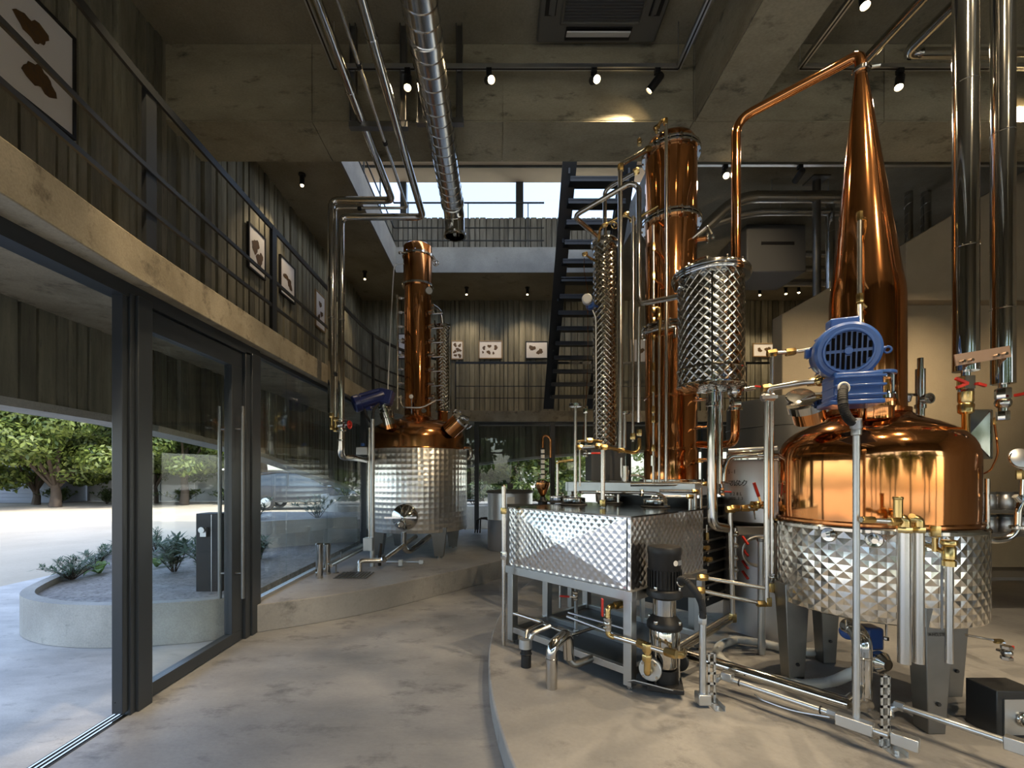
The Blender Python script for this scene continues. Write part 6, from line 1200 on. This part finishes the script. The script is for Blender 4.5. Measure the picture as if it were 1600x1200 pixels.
# ---------------------------------------------------------------- pipes between column and big still
ip2 = thing('transfer_pipes', 'pair of upright steel pipes with brass elbows left of the big still', 'pipework', W(1200, 942, 3.0)); d = 3.0
pipe(ip2, [W(1286, 596, 2.75), W(1262, 597, 2.8), W(1200, 607, d), W(1198, 625, d), W(1198, 942, d), W(1190, 944, d)], .0175, 'pipe', .03, 14); pipe(ip2, [W(1284, 543, 2.9), W(1240, 550, d), W(1207, 552, d), W(1206, 562, d), W(1206, 908, d)], .0125, 'pipe', .03, 12)
for x, y in ((1198, 606), (1206, 552), (1200, 940), (1206, 918), (1235, 550), (1270, 597), (1284, 590)): fit(ip2, W(x, y, d if x < 1260 else 2.8), (0, 0, 1) if y > 700 else (1, -.2, .1), .026, .055)
mb = MB(); mb.cyl(W(1276, 593, 2.76), W(1290, 582, 2.74), .02, 10); mb.ball(W(1281, 596, 2.75), .03, 10, 6); mb.build('check_valve', M['brass'], ip2); flg(ip2, W(1200, 621, d), (1, 0, 0), .028, .09, 'galv', 'pipe_clamp', 16); mb = MB(); mb.bar(W(1190, 621, d-.02), W(1214, 620, d-.02), .02, .02); mb.build('clamp_bar', M['galv'], ip2)
pipe(ip2, pp((1096, 902, 3.05), (1195, 919, d)), .0125, 'pipe', n=12); pipe(ip2, pp((1092, 922, 2.98), (1190, 943, d)), .0125, 'pipe', n=12); fit(ip2, W(1098, 902, 3.05), (1, 0, 0), .024, .06); fit(ip2, W(1094, 922, 2.98), (1, 0, 0), .024, .05); fit(ip2, W(1190, 943, d), (1, 0, 0), .022, .06)
lever_valve(ip2, W(1206, 902, d), (0, 0, 1), (1, 0, 0), .014, .06, 'steel', 'steel')
pipe(ip2, [W(1205, 787, 3.2), W(1172, 793, 3.35), W(1143, 794, 3.4), W(1141, 803, 3.4), W(1145, 962, 3.4)], .0175, 'pipe', .03, 14)
for x, y in ((1141, 796), (1148, 794), (1164, 794), (1176, 793)): fit(ip2, W(x, y, 3.36), (1, 0, 0), .027, .06)
fit(ip2, W(1145, 965, 3.4), (0, 0, 1), .03, .06); lever_valve(ip2, W(1184, 789, 3.28), (1, 0, 0), (-.35, 0, 1), .024, .17, 'brass'); mb = MB(); mb.bar(W(1178, 797, 3.25), W(1180, 812, 3.25), .01, .006); mb.build('lever', M['steel'], ip2)
pipe(ip2, [W(1145, 968, 3.4), W(1060, 1018, 3.0)], .017, 'steel', n=14); pipe(ip2, [W(1142, 960, 3.42), W(1058, 1010, 3.02)], .015, 'pipe', n=12)
# ---------------------------------------------------------------- background tanks
tg = thing('storage_tank', 'wide dark grey round tank behind the copper elbow', 'tank', (3.48, 5.3, PL)); mb = MB(); mb.lathe([(.74, PL), (.75, PL+.02), (.75, 2.26), (.73, 2.30), (.4, 2.36), (0, 2.38)], (3.48, 5.3, 0), n=64); mb.build('shell', M['tankgrey'], tg)
for z in (1.0, 1.35, 1.7, 2.0): mb = MB(); mb.lathe([(.75, -.006), (.756, 0), (.75, .006)], (3.48, 5.3, z), n=64); mb.build('rib_seam', M['tankgrey'], tg)
ts = thing('spirit_tank', 'satin silver spirit tank with black lettering on a steel frame', 'tank', (2.36, 4.05, PL)); R_ = .39; tc_ = V(2.40, 4.05, 0); zt, zb_ = W(0, 716, 3.7).z, W(0, 822, 3.7).z
mb = MB(); mb.lathe([(R_-.05, zb_-.02), (R_, zb_+.02), (R_, zt-.03), (R_-.01, zt), (R_-.06, zt+.02), (0, zt+.05)], tc_, n=64); mb.build('shell', M['silver'], ts); flg(ts, (tc_.x, tc_.y, zt), (0, 0, 1), R_+.012, .02, 'steel', 'rim', 64)
mb = MB(); mb.bb(tc_.x-.5, tc_.x+.45, tc_.y-.42, tc_.y-.38, zb_-.06, zb_); mb.build('frame_rail', M['frame'], ts); mb = MB(); mb.lathe([(R_-.02, PL), (R_-.02, zb_-.04)], tc_, n=48); mb.build('lower_skirt', M['silver'], ts)
def wrap_text(s, ax_, z, h, sx=1.0):
    an = ax_; 
    for ch, da in s:
        a = an+da; q = V(tc_.x+(R_+.0015)*math.cos(a), tc_.y+(R_+.0015)*math.sin(a), z); nr = V(math.cos(a), math.sin(a), 0); text(ts, ch, q, h, (-nr.y, nr.x, 0), nr, 'ink', 'lettering', 'CENTER', sx)
def line(s, x0, x1, y, h):
    n = len(s)
    for i, ch in enumerate(s):
        if ch == ' ': continue
        x = x0+(x1-x0)*(i+.5)/n; t_ = (x-CX)/F
        # meet the shell: solve (t*y-cx)^2+(y-cy)^2=R^2
        A_ = t_*t_+1; B2_ = -2*(t_*tc_.x+tc_.y); C_ = tc_.x**2+tc_.y**2-(R_+.002)**2; dd = B2_*B2_-4*A_*C_
        if dd < 0: continue
        yy = (-B2_-math.sqrt(dd))/(2*A_); q = V(t_*yy, yy, W(0, y, yy).z); nr = V(q.x-tc_.x, q.y-tc_.y, 0).normalized(); text(ts, ch, q, h, (-nr.y, nr.x, 0), nr, 'ink', 'lettering', 'CENTER', .95)
line('S-1', 1137, 1150, 740, .05); line('ーマルタンク', 1133, 1166, 759, .062); line('028L', 1139, 1160, 774, .038); line('2022.3.3', 1138, 1161, 781, .034)
pipe(ts, pp((1138, 704, 3.9), (1170, 702, 3.85), (1215, 700, 3.7)), .016, 'galv', .05, 12, 'top_pipe')
for i, (x, y) in enumerate(((1160, 838), (1160, 856), (1160, 876), (1160, 892))): q = W(x, y, 3.55); mb = MB(); mb.bar(q, W(x+9, y+13, 3.5), .016, .012); mb.build('red_lever', M['red'], ts)
mb = MB(); q = W(1149, 825, 3.55); mb.cyl(q, W(1149, 905, 3.55), .012, 10); mb.build('valve_pipe', M['steel'], ts)
for y in (835, 853, 872, 890): mb = MB(); mb.ball(W(1150, y, 3.53), .022, 10, 6); mb.build('valve_body', M['steel'], ts)
hs = thing('coiled_hose', 'grey hose coil hanging beside the red levers', 'hose', W(1182, 890, 3.58))
for k in range(5): mb = MB(); mb.ring(W(1182+k*.8, 862, 3.56-.012*k), (.1, 1, 0), .10+.004*k, .007, 36, 6); mb.build('coil', M['galv'], hs)
sp2 = thing('filter_tube', 'upright steel filter tube beside the coiled hose', 'filter', W(1190, 930, 3.45)); mb = MB(); mb.cyl(W(1190, 845, 3.45), V(W(1190, 0, 3.45).x, 3.45, PL), .026, 16); mb.build('tube', M['galv'], sp2); flg(sp2, W(1190, 843, 3.45), (0, 0, 1), .034, .03, 'legm', 'cap')
# ---------------------------------------------------------------- SMALLER STILL on the back platform
Q = V(-1.247, 7.29, 0); ss = thing('pot_still', 'smaller copper pot still with straight column on the back platform', 'pot still', (Q.x, Q.y, PB), 'copper pot stills'); R_ = .775
mb = MB(); mb.lathe([(0, .66), (.5, .655), (.74, .64), (.765, .645), (R_, .66), (R_, 1.875), (.77, 1.885)], (Q.x, Q.y, 0), n=96); jk = mb.build('jacket', M['quilt_s'], ss)
mb = MB(); mb.lathe([(R_+.001, 1.865), (R_+.006, 1.872), (R_+.004, 1.886), (.74, 1.89)], (Q.x, Q.y, 0), n=96); mb.build('jacket_rim', M['copper_d'], jk)
mb = MB(); mb.lathe([(.735, 1.886), (.735, 2.04), (.728, 2.10), (.70, 2.17), (.65, 2.225), (.57, 2.275), (.46, 2.315), (.34, 2.345), (.25, 2.37), (.225, 2.40)], (Q.x, Q.y, 0), n=80); mb.build('copper_boiler', M['copper_d'], ss, ang=60)
z0, z1 = 2.36, W(0, 440, 7.1).z; z2 = W(0, 392, 7.08).z; z3 = W(0, 377, 7.08).z
mb = MB(); mb.lathe([(.208, z0), (.208, z1)], (Q.x, Q.y, 0), n=48); mb.build('column', M['copper'], ss)
mb = MB(); mb.lathe([(.222, z1), (.224, z1+.03), (.224, z2)], (Q.x, Q.y, 0), n=48); mb.build('upper_column', M['copper_d'], ss)
mb = MB(); mb.lathe([(.224, z2), (.226, z2+.02), (.222, z3), (.2, z3+.02), (.1, z3+.03), (0, z3+.03)], (Q.x, Q.y, 0), n=48); mb.build('cap', M['copper'], ss)
for z in (z1, z2): flg(ss, (Q.x, Q.y, z), (0, 0, 1), .244, .035, 'steel', 'flange', 48)
bolts(ss, (Q.x, Q.y, z2), (0, 0, 1), .232, 10, .012, .06)
for a in (-52, 38, 128, 218):
    an = math.radians(a); fx, fyy = Q.x+.66*math.cos(an), Q.y+.66*math.sin(an); mb = MB(); frustum(mb, (fx, fyy, PB+.03), (.13, .12), (fx*1.0, fyy, .72), (.24, .2)); lg = mb.build('leg', M['legm'], ss, bev=.005); mb = MB(); mb.cyl((fx, fyy, PB), (fx, fyy, PB+.03), .025, 12); mb.build('foot', M['steel'], lg)
# sampling ladder left and taps right
xl = W(621, 0, 7.2).x; pipe(ss, [V(xl, 7.2, W(0, 461, 7.2).z), V(xl, 7.2, W(0, 640, 7.2).z)], .017, 'pipe', n=12, name='ladder_pipe')
for k in range(8):
    y = 466+k*22.2; z = W(0, y, 7.2).z; mb = MB(); mb.cyl((xl, 7.2, z), (Q.x-.2, 7.2, z), .011, 10); mb.hexa((xl+.05, 7.2, z), (1, 0, 0), .022, .05); mb.build('ladder_rung', M['pipe'], ss)
    z = W(0, y+1, 7.2).z
    if k: mb = MB(); mb.cyl((Q.x+.19, 7.18, z), (Q.x+.30, 7.12, z), .03, 12); mb.flange((Q.x+.27, 7.13, z), (1, -.4, 0), .042, .03, 18); mb.cyl((Q.x+.29, 7.12, z+.08), (Q.x+.29, 7.12, z-.03), .012, 8); mb.cyl((Q.x+.26, 7.1, z-.05), (Q.x+.42, 7.1, z-.04), .011, 8); mb.build('tray_tap', M['steel'], ss)
pipe(ss, [V(xl+.0, 7.2, W(0, 412, 7.2).z)+V(.1, 0, 0), V(xl-.05, 7.2, W(0, 413, 7.2).z), V(xl-.07, 7.2, W(0, 440, 7.2).z), V(xl-.1, 7.15, W(0, 520, 7.1).z), W(606, 610, 7.0)], .008, 'white', .08, 8, 'cable')
g_ = W(670, 455, 7.0); mb = MB(); mb.lathe([(0, 0), (.055, 0), (.06, .008), (.06, .035), (0, .035)], g_, V(.25, -.9, -.1), 26); gg = mb.build('dial_gauge', M['steel'], ss); mb = MB(); mb.lathe([(0, 0), (.05, 0), (.05, .003), (0, .004)], g_+V(.25, -.9, -.1).normalized()*.036, V(.25, -.9, -.1), 24); mb.build('dial_face', M['white'], gg)
g_ = W(643, 620, 6.85); mb = MB(); mb.lathe([(0, 0), (.034, 0), (.037, .006), (.037, .025), (0, .025)], g_, V(0, -1, 0), 24); gg = mb.build('thermometer', M['steel'], ss); mb = MB(); mb.lathe([(0, 0), (.031, 0), (0, .003)], g_-V(0, .026, 0), V(0, -1, 0), 20); mb.build('dial_face', M['white'], gg); mb = MB(); mb.cyl(g_, W(643, 647, 6.9), .01, 8); mb.build('thermometer_stem', M['steel'], ss)
pipe(ss, pp((626, 618, 6.9), (626, 632, 6.9), (632, 637, 6.85), (660, 637, 6.85), (681, 626, 6.9)), .016, 'pipe', .06, 12, 'reflux_line'); mb = MB(); mb.lathe([(0, 0), (.034, 0), (.04, .01), (.034, .03), (0, .03)], W(662, 642, 6.8), V(.1, -1, 0), 22); mb.build('sight_glass', M['steel'], ss)
mb = MB(); mb.cyl(W(652, 640, 6.85), W(652, 652, 6.9), .014, 10); mb.build('dome_port', M['copper'], ss); mb = MB(); mb.cyl(W(634, 395, 7.1), W(624, 395, 7.1), .012, 8); mb.hexa(W(625, 395, 7.1), (1, 0, 0), .022, .04); mb.build('top_tap', M['steel'], ss)
pipe(ss, pp((676, 400, 7.15), (681, 408, 7.1), (681, 416, 7.1)), .014, 'steel', .03, 8, 'relief_valve'); mb = MB(); mb.ring(W(681, 411, 7.08), (0, 1, 0), .04, .008, 16, 6); mb.build('relief_ring', M['steel'], ss)
# side manhole
mc = W(712, 664, 6.78); ma = V(.72, -.25, .62).normalized(); mb = MB(); mb.lathe([(.13, -.14), (.13, .10)], mc, ma, 32); mh = mb.build('manhole_neck', M['copper'], ss); flg(ss, mc+ma*.11, ma, .165, .04, 'steel', 'manhole_flange', 36); bolts(ss, mc+ma*.14, ma, .16, 6, .016, .06); mb = MB(); mb.lathe([(.15, .13), (.12, .16), (0, .17)], mc, ma, 32); mb.build('manhole_lid', M['steel'], mh); mb = MB(); pa, pb = perp(ma); mb.bar(mc+ma*.19-pa*.17, mc+ma*.19+pa*.17, .03, .02); mb.build('lid_bar', M['steel'], mh)
# discharge door
dc_ = V(W(633, 0, 6.5).x, 6.5, W(0, 808, 6.5).z); dn_ = V(dc_.x-Q.x, dc_.y-Q.y, 0).normalized(); base = V(Q.x, Q.y, dc_.z)+dn_*(R_-.01)
mb = MB(); mb.lathe([(.175, 0), (.185, .01), (.185, .045), (.17, .06), (.03, .13), (0, .135)], base, dn_, 44); dd_ = mb.build('discharge_door', M['steel'], ss); tq = V(-dn_.y, dn_.x, 0); mb = MB(); mb.bar(base+dn_*.14-tq*.26, base+dn_*.10+tq*.18, .022, .025); mb.build('clamp_bar', M['steel'], dd_); mb = MB(); mb.cyl(base+dn_*.1-V(0, 0, .06), base+dn_*.24-V(0, 0, .08), .035, 14); mb.ring(base+dn_*.22-V(0, 0, .08), dn_, .045, .012, 18, 6); mb.build('drain_valve', M['steel'], dd_)
c = base+dn_*.10; pipe(ss, [c-V(0, 0, .2), V(c.x, c.y, W(0, 858, c.y).z), W(640, 862, 6.55), W(672, 838, 7.0)], .04, 'steel', .07, 16, 'drain_pipe')
pipe(ss, [G(562, 893, PB), W(562, 878, 5.85), W(568, 876, 5.87), W(598, 876, 5.95), W(650, 838, 6.7)], .03, 'pipe', .06, 16, 'drain_pipe'); fit(ss, W(600, 874, 5.95), (1, 0, .4), .04, .05, 'steel'); pipe(ss, pp((604, 878, 6.2), (662, 878, 6.1)), .018, 'galv', n=12); mb = MB(); mb.box(W(626, 879, 6.1), (.05, .05, .08)); mb.box(W(658, 878, 6.1), (.05, .04, .05)); mb.build('pipe_support', M['galv'], ss)
mb = MB(); mb.tube(pp((727, 700, 7.1), (735, 700, 7.05), (737, 712, 7.05), (732, 718, 7.1)), .03, 12); mb.build('overflow_elbow', M['steel'], ss)
# agitator motor (navy)
nm = thing('agitator_motor', 'dark navy agitator motor leaning over the smaller still', 'motor', W(604, 655, 6.6)); a0, a1 = W(552, 632, 6.35), W(596, 619, 6.5); ax = (a1-a0).normalized()
mb = MB(); mb.lathe([(0, 0), (.10, 0), (.12, .02), (.12, .09), (.105, .10), (.105, .42), (.09, .45), (0, .45)], a0, ax, 32); mb.build('body', M['navy'], nm); b0 = W(603, 620, 6.52); tl = V(.25, .1, -.95).normalized()
for k in range(10):
    pa, pb = perp(ax); an = 2*PI*k/10; dd = pa*math.cos(an)+pb*math.sin(an); mb = MB(); mb.bar(a0+dd*.11+ax*.12, a0+dd*.11+ax*.4, .006, .02, dd); mb.build('cooling_fin', M['navy'], nm)
mb = MB(); mb.box(b0, (.2, .2, .2), Matrix.Rotation(.25, 3, 'Y')); mb.build('gearbox', M['navy'], nm, bev=.02); mb = MB(); mb.box(a0+ax*.2-V(0, .0, .11), (.12, .1, .06)); mb.build('terminal_box', M['navy'], nm, bev=.01)
e0 = W(600, 632, 6.6); mb = MB(); mb.lathe([(.09, 0), (.09, .05), (.08, .06), (.08, .10), (.10, .11), (.10, .19), (.085, .20), (.085, .3)], e0, tl, 28); mb.build('mount_flange', M['steel'], nm); mb = MB(); mb.lathe([(.08, .22), (.08, .36)], e0, tl, 24); mb.build('copper_neck', M['copper'], nm)
pipe(nm, pp((570, 640, 6.3), (572, 650, 6.2), (580, 660, 6.15), (582, 665, 6.15)), .017, 'rubber', .08, 10, 'cable'); pipe(nm, pp((592, 632, 6.3), (583, 640, 6.15), (582, 660, 6.15)), .02, 'rubber', .08, 10, 'cable')
cp = thing('conduit_post', 'upright steel conduit with junction box in front of the smaller still', 'conduit', G(578, 868, PB)); cq = W(582, 655, 6.15); pipe(cp, [cq, V(cq.x, cq.y, PB+.2)], .028, 'galv', n=16, name='upright'); pipe(cp, [W(577, 668, 6.1), W(577, 845, 6.1)], .014, 'pipe', n=10, name='thin_upright')
mb = MB(); c = W(576, 850, 6.1); mb.box(c, (.12, .1, .17)); mb.build('junction_box', M['galv'], cp, bev=.004); mb = MB(); mb.cyl(V(cq.x, cq.y, PB), V(cq.x, cq.y, PB+.22), .032, 14); mb.build('foot_tube', M['galv'], cp); pipe(cp, [W(595, 850, 6.3), W(593, 868, 6.2), V(W(593, 0, 6.2).x, 6.2, PB)], .022, 'rubber', .04, 10, 'cable_tail')
# stabiliser cylinder behind it
cl2 = thing('reflux_cooler', 'quilted cooler tube behind the column of the smaller still', 'cooler', (W(692, 0, 7.6).x, 7.6, 2.2)); xq = W(692, 0, 7.6).x
mb = MB(); mb.lathe([(.11, W(0, 640, 7.6).z), (.11, W(0, 512, 7.6).z), (.10, W(0, 508, 7.6).z)], (xq, 7.6, 0), n=36); mb.build('shell', M['diamond_s'], cl2); flg(cl2, (xq, 7.6, W(0, 510, 7.6).z), (0, 0, 1), .13, .04); mb = MB(); mb.cyl((xq, 7.6, W(0, 640, 7.6).z), (xq, 7.6, 2.2), .085, 20); mb.build('copper_leg', M['copper'], cl2); flg(cl2, (xq, 7.6, W(0, 642, 7.6).z), (0, 0, 1), .125, .04)
mb = MB(); mb.tube(fil([V(xq, 7.6, W(0, 508, 7.6).z), V(xq-.02, 7.55, W(0, 488, 7.6).z), V(Q.x+.22, 7.4, W(0, 484, 7.6).z)], .1), .025, 12); mb.build('vapour_elbow', M['steel'], cl2)
# valve block where the ceiling pipe meets the still
vb_ = thing('inlet_block', 'square inlet valve block beside the upright conduit', 'valve', W(567, 715, 6.6)); mb = MB(); mb.box(W(567, 705, 6.55), (.16, .12, .11)); mb.build('block', M['frame'], vb_, bev=.006); mb = MB(); mb.lathe([(0, 0), (.03, 0), (.025, .04), (0, .045)], W(567, 697, 6.55), n=16); mb.build('blue_cap', M['blue'], vb_)
# bollards, grate and little things on the platform
for i, (x, yt, yb) in enumerate(((499, 848, 903), (511, 848, 897))):
    f = G(x, yb, PB); t = thing('bollard_pipe', ('left one of two capped steel stub pipes by the glass', 'right one of two capped steel stub pipes by the glass')[i], 'pipe', f, 'capped stub pipes'); mb = MB(); mb.lathe([(.042, PB), (.042, W(0, yt+4, f.y).z)], (f.x, f.y, 0), n=24); mb.build('stub', M['steel'], t); mb = MB(); mb.lathe([(.046, 0), (.046, .03), (.035, .04), (0, .042)], (f.x, f.y, W(0, yt+6, f.y).z), n=24); mb.build('cap', M['steel'], t)
ga_ = thing('floor_grate', 'dark drain grate set in the back platform', 'drain', G(552, 900, PB)); a, b, c, d = G(520, 904, PB+.004), G(573, 904, PB+.004), G(585, 894, PB+.004), G(535, 894, PB+.004); mb = MB(); mb.plate([a, b, c, d], .003); mb.build('frame', M['grey'], ga_)
for k in range(10): t_ = (k+.5)/10; mb = MB(); mb.bar(a.lerp(b, t_)+V(0, 0, .005), d.lerp(c, t_)+V(0, 0, .005), .02, .006, (0, 0, 1)); mb.build('bar', M['legm'], ga_)
pv = thing('floor_pipe', 'low steel floor pipe with support feet by the glass wall', 'pipe', G(530, 890, PB)); pipe(pv, [G(517, 884, PB+.12), G(560, 862, PB+.12), G(600, 842, PB+.12)], .022, 'pipe', n=12)
for x, y in ((525, 880), (533, 862)): f = G(x, y, PB+.12); mb = MB(); mb.cyl((f.x, f.y, PB), (f.x, f.y, PB+.12), .01, 8); mb.flange((f.x, f.y, PB+.005), (0, 0, 1), .035, .01, 14); mb.build('support_foot', M['legm'], pv)
# grey drum and the little laboratory still
dm = thing('grey_drum', 'grey steel drum with lid beyond the box tank corner', 'drum', W(795, 860, 6.9)); p = W(797, 0, 7.6); mb = MB(); mb.lathe([(.36, PB), (.37, PB+.02), (.37, .75), (.375, .76), (.37, .77), (.37, W(0, 769, 7.6).z)], (p.x, 7.6, 0), n=48); mb.build('body', M['silver'], dm); mb = MB(); mb.lathe([(.37, 0), (.395, .005), (.395, .03), (.36, .045), (.1, .06), (0, .06)], (p.x, 7.6, W(0, 770, 7.6).z), n=48); lid = mb.build('lid', M['tankgrey'], dm); mb = MB(); mb.box((p.x, 7.6, W(0, 765, 7.6).z+.06), (.1, .1, .09)); mb.build('knob', M['tankgrey'], lid, bev=.02)
mb = MB(); mb.bb(p.x-.06, p.x+.06, 7.2, 7.225, W(0, 800, 7.6).z, W(0, 775, 7.6).z); mb.build('paper_label', M['white'], dm)
ls = thing('lab_still', 'miniature dark glass and copper laboratory still behind the box tank', 'lab still', W(848, 792, 5.2)); b = W(848, 0, 5.2); z_ = lambda y: W(0, y, 5.2).z
tbz = z_(790); mb = MB(); mb.bb(b.x-.4, b.x+.35, 5.0, 5.5, tbz-.04, tbz); mb.build('shelf', M['legm'], ls); 
for sx, sy in ((-.37, 5.04), (.32, 5.04), (-.37, 5.46), (.32, 5.46)): mb = MB(); mb.bb(b.x+sx-.02, b.x+sx+.02, sy-.02, sy+.02, 0, tbz-.04); mb.build('leg', M['legm'], ls)
mb = MB(); mb.lathe([(.05, z_(790)), (.055, z_(784)), (.035, z_(780)), (.03, z_(776))], (b.x, 5.2, 0), n=24); mb.ring((b.x, 5.2, z_(783)), (0, 0, 1), .065, .008, 20, 6); mb.build('burner', M['black'], ls); mb = MB(); mb.lathe([(.015, z_(776)), (.03, z_(774)), (.065, z_(764)), (.08, z_(757)), (.078, z_(754)), (.045, z_(752)), (.02, z_(750))], (b.x, 5.2, 0), n=28); mb.build('flask', M['copper_d'], ls)
for k in range(6): mb = MB(); y = 748-k*8.0; mb.lathe([(.022, z_(y)), (.022, z_(y-5.5))], (b.x, 5.2, 0), n=18); mb.build('glass_section', M['white'], ls); mb = MB(); mb.flange((b.x, 5.2, z_(y-6.7)), (0, 0, 1), .026, .014, 16); mb.build('joint_ring', M['black'], ls)
pipe(ls, [V(b.x, 5.2, z_(702)), V(b.x, 5.2, z_(683)), V(b.x+.04, 5.2, z_(680)), V(b.x+.09, 5.2, z_(686)), V(b.x+.09, 5.2, z_(730))], .014, 'copper_d', .05, 12, 'swan_neck'); mb = MB(); mb.cyl(V(b.x+.09, 5.2, z_(715)), V(b.x+.09, 5.2, z_(740)), .02, 12); mb.build('cooler', M['black'], ls)
# black hoses beside the post
bh = thing('black_hoses', 'black hoses looped on the platform beside the grey drum', 'hose', W(765, 828, 8.2))
for k in range(3): pipe(bh, [G(742+4*k, 832, PB+.02), W(745+3*k, 812-2*k, 8.6), W(760+4*k, 808+3*k, 8.6), G(775+3*k, 828, PB+.02)], .014, 'rubber', .3, 8, 'hose')
bc = thing('work_stool', 'dark metal stool frame beside the window post', 'stool', G(737, 830, PB)); c = G(737, 826, PB)
for sx in (-.14, .14):
    for sy in (-.14, .14): mb = MB(); mb.bb(c.x+sx-.015, c.x+sx+.015, c.y+sy-.015, c.y+sy+.015, PB, PB+.62); mb.build('leg', M['dark'], bc)
mb = MB(); mb.bb(c.x-.17, c.x+.17, c.y-.17, c.y+.17, PB+.62, PB+.65); mb.build('seat', M['dark'], bc)
# shelf with jars at the right edge, behind the still
sf = thing('jar_shelf', 'dark shelf rack behind the gauge at the right edge', 'shelf', (4.9, 4.7, PL))
for z in (W(0, 796, 4.5).z, W(0, 832, 4.5).z, .5): mb = MB(); mb.bb(4.55, 6.2, 4.4, 4.9, z-.03, z); mb.build('board', M['grey'], sf)
for x in (4.56, 6.18): mb = MB(); mb.bb(x-.02, x+.02, 4.4, 4.9, PL, 1.6); mb.build('side_panel', M['grey'], sf)
for i in range(7):
    for j, y in enumerate((796, 832)):
        x = 4.68+i*.17; z = W(0, y, 4.5).z; t = thing('glass_jar', ('lidded jar on the upper board behind the gauge, %s from the still' if j == 0 else 'lidded jar on the lower board behind the gauge, %s from the still') % 'first second third fourth fifth sixth seventh'.split()[i], 'jar', (x, 4.55, z), 'jars on the rack'); mb = MB(); mb.lathe([(.06, 0), (.068, .01), (.068, .12), (.055, .14), (.055, .15)], (x, 4.55, z), n=20); mb.build('body', M['silver'], t); mb = MB(); mb.lathe([(.06, .148), (.062, .15), (.062, .17), (0, .172)], (x, 4.55, z), n=20); mb.build('lid', M['tankgrey'], t)
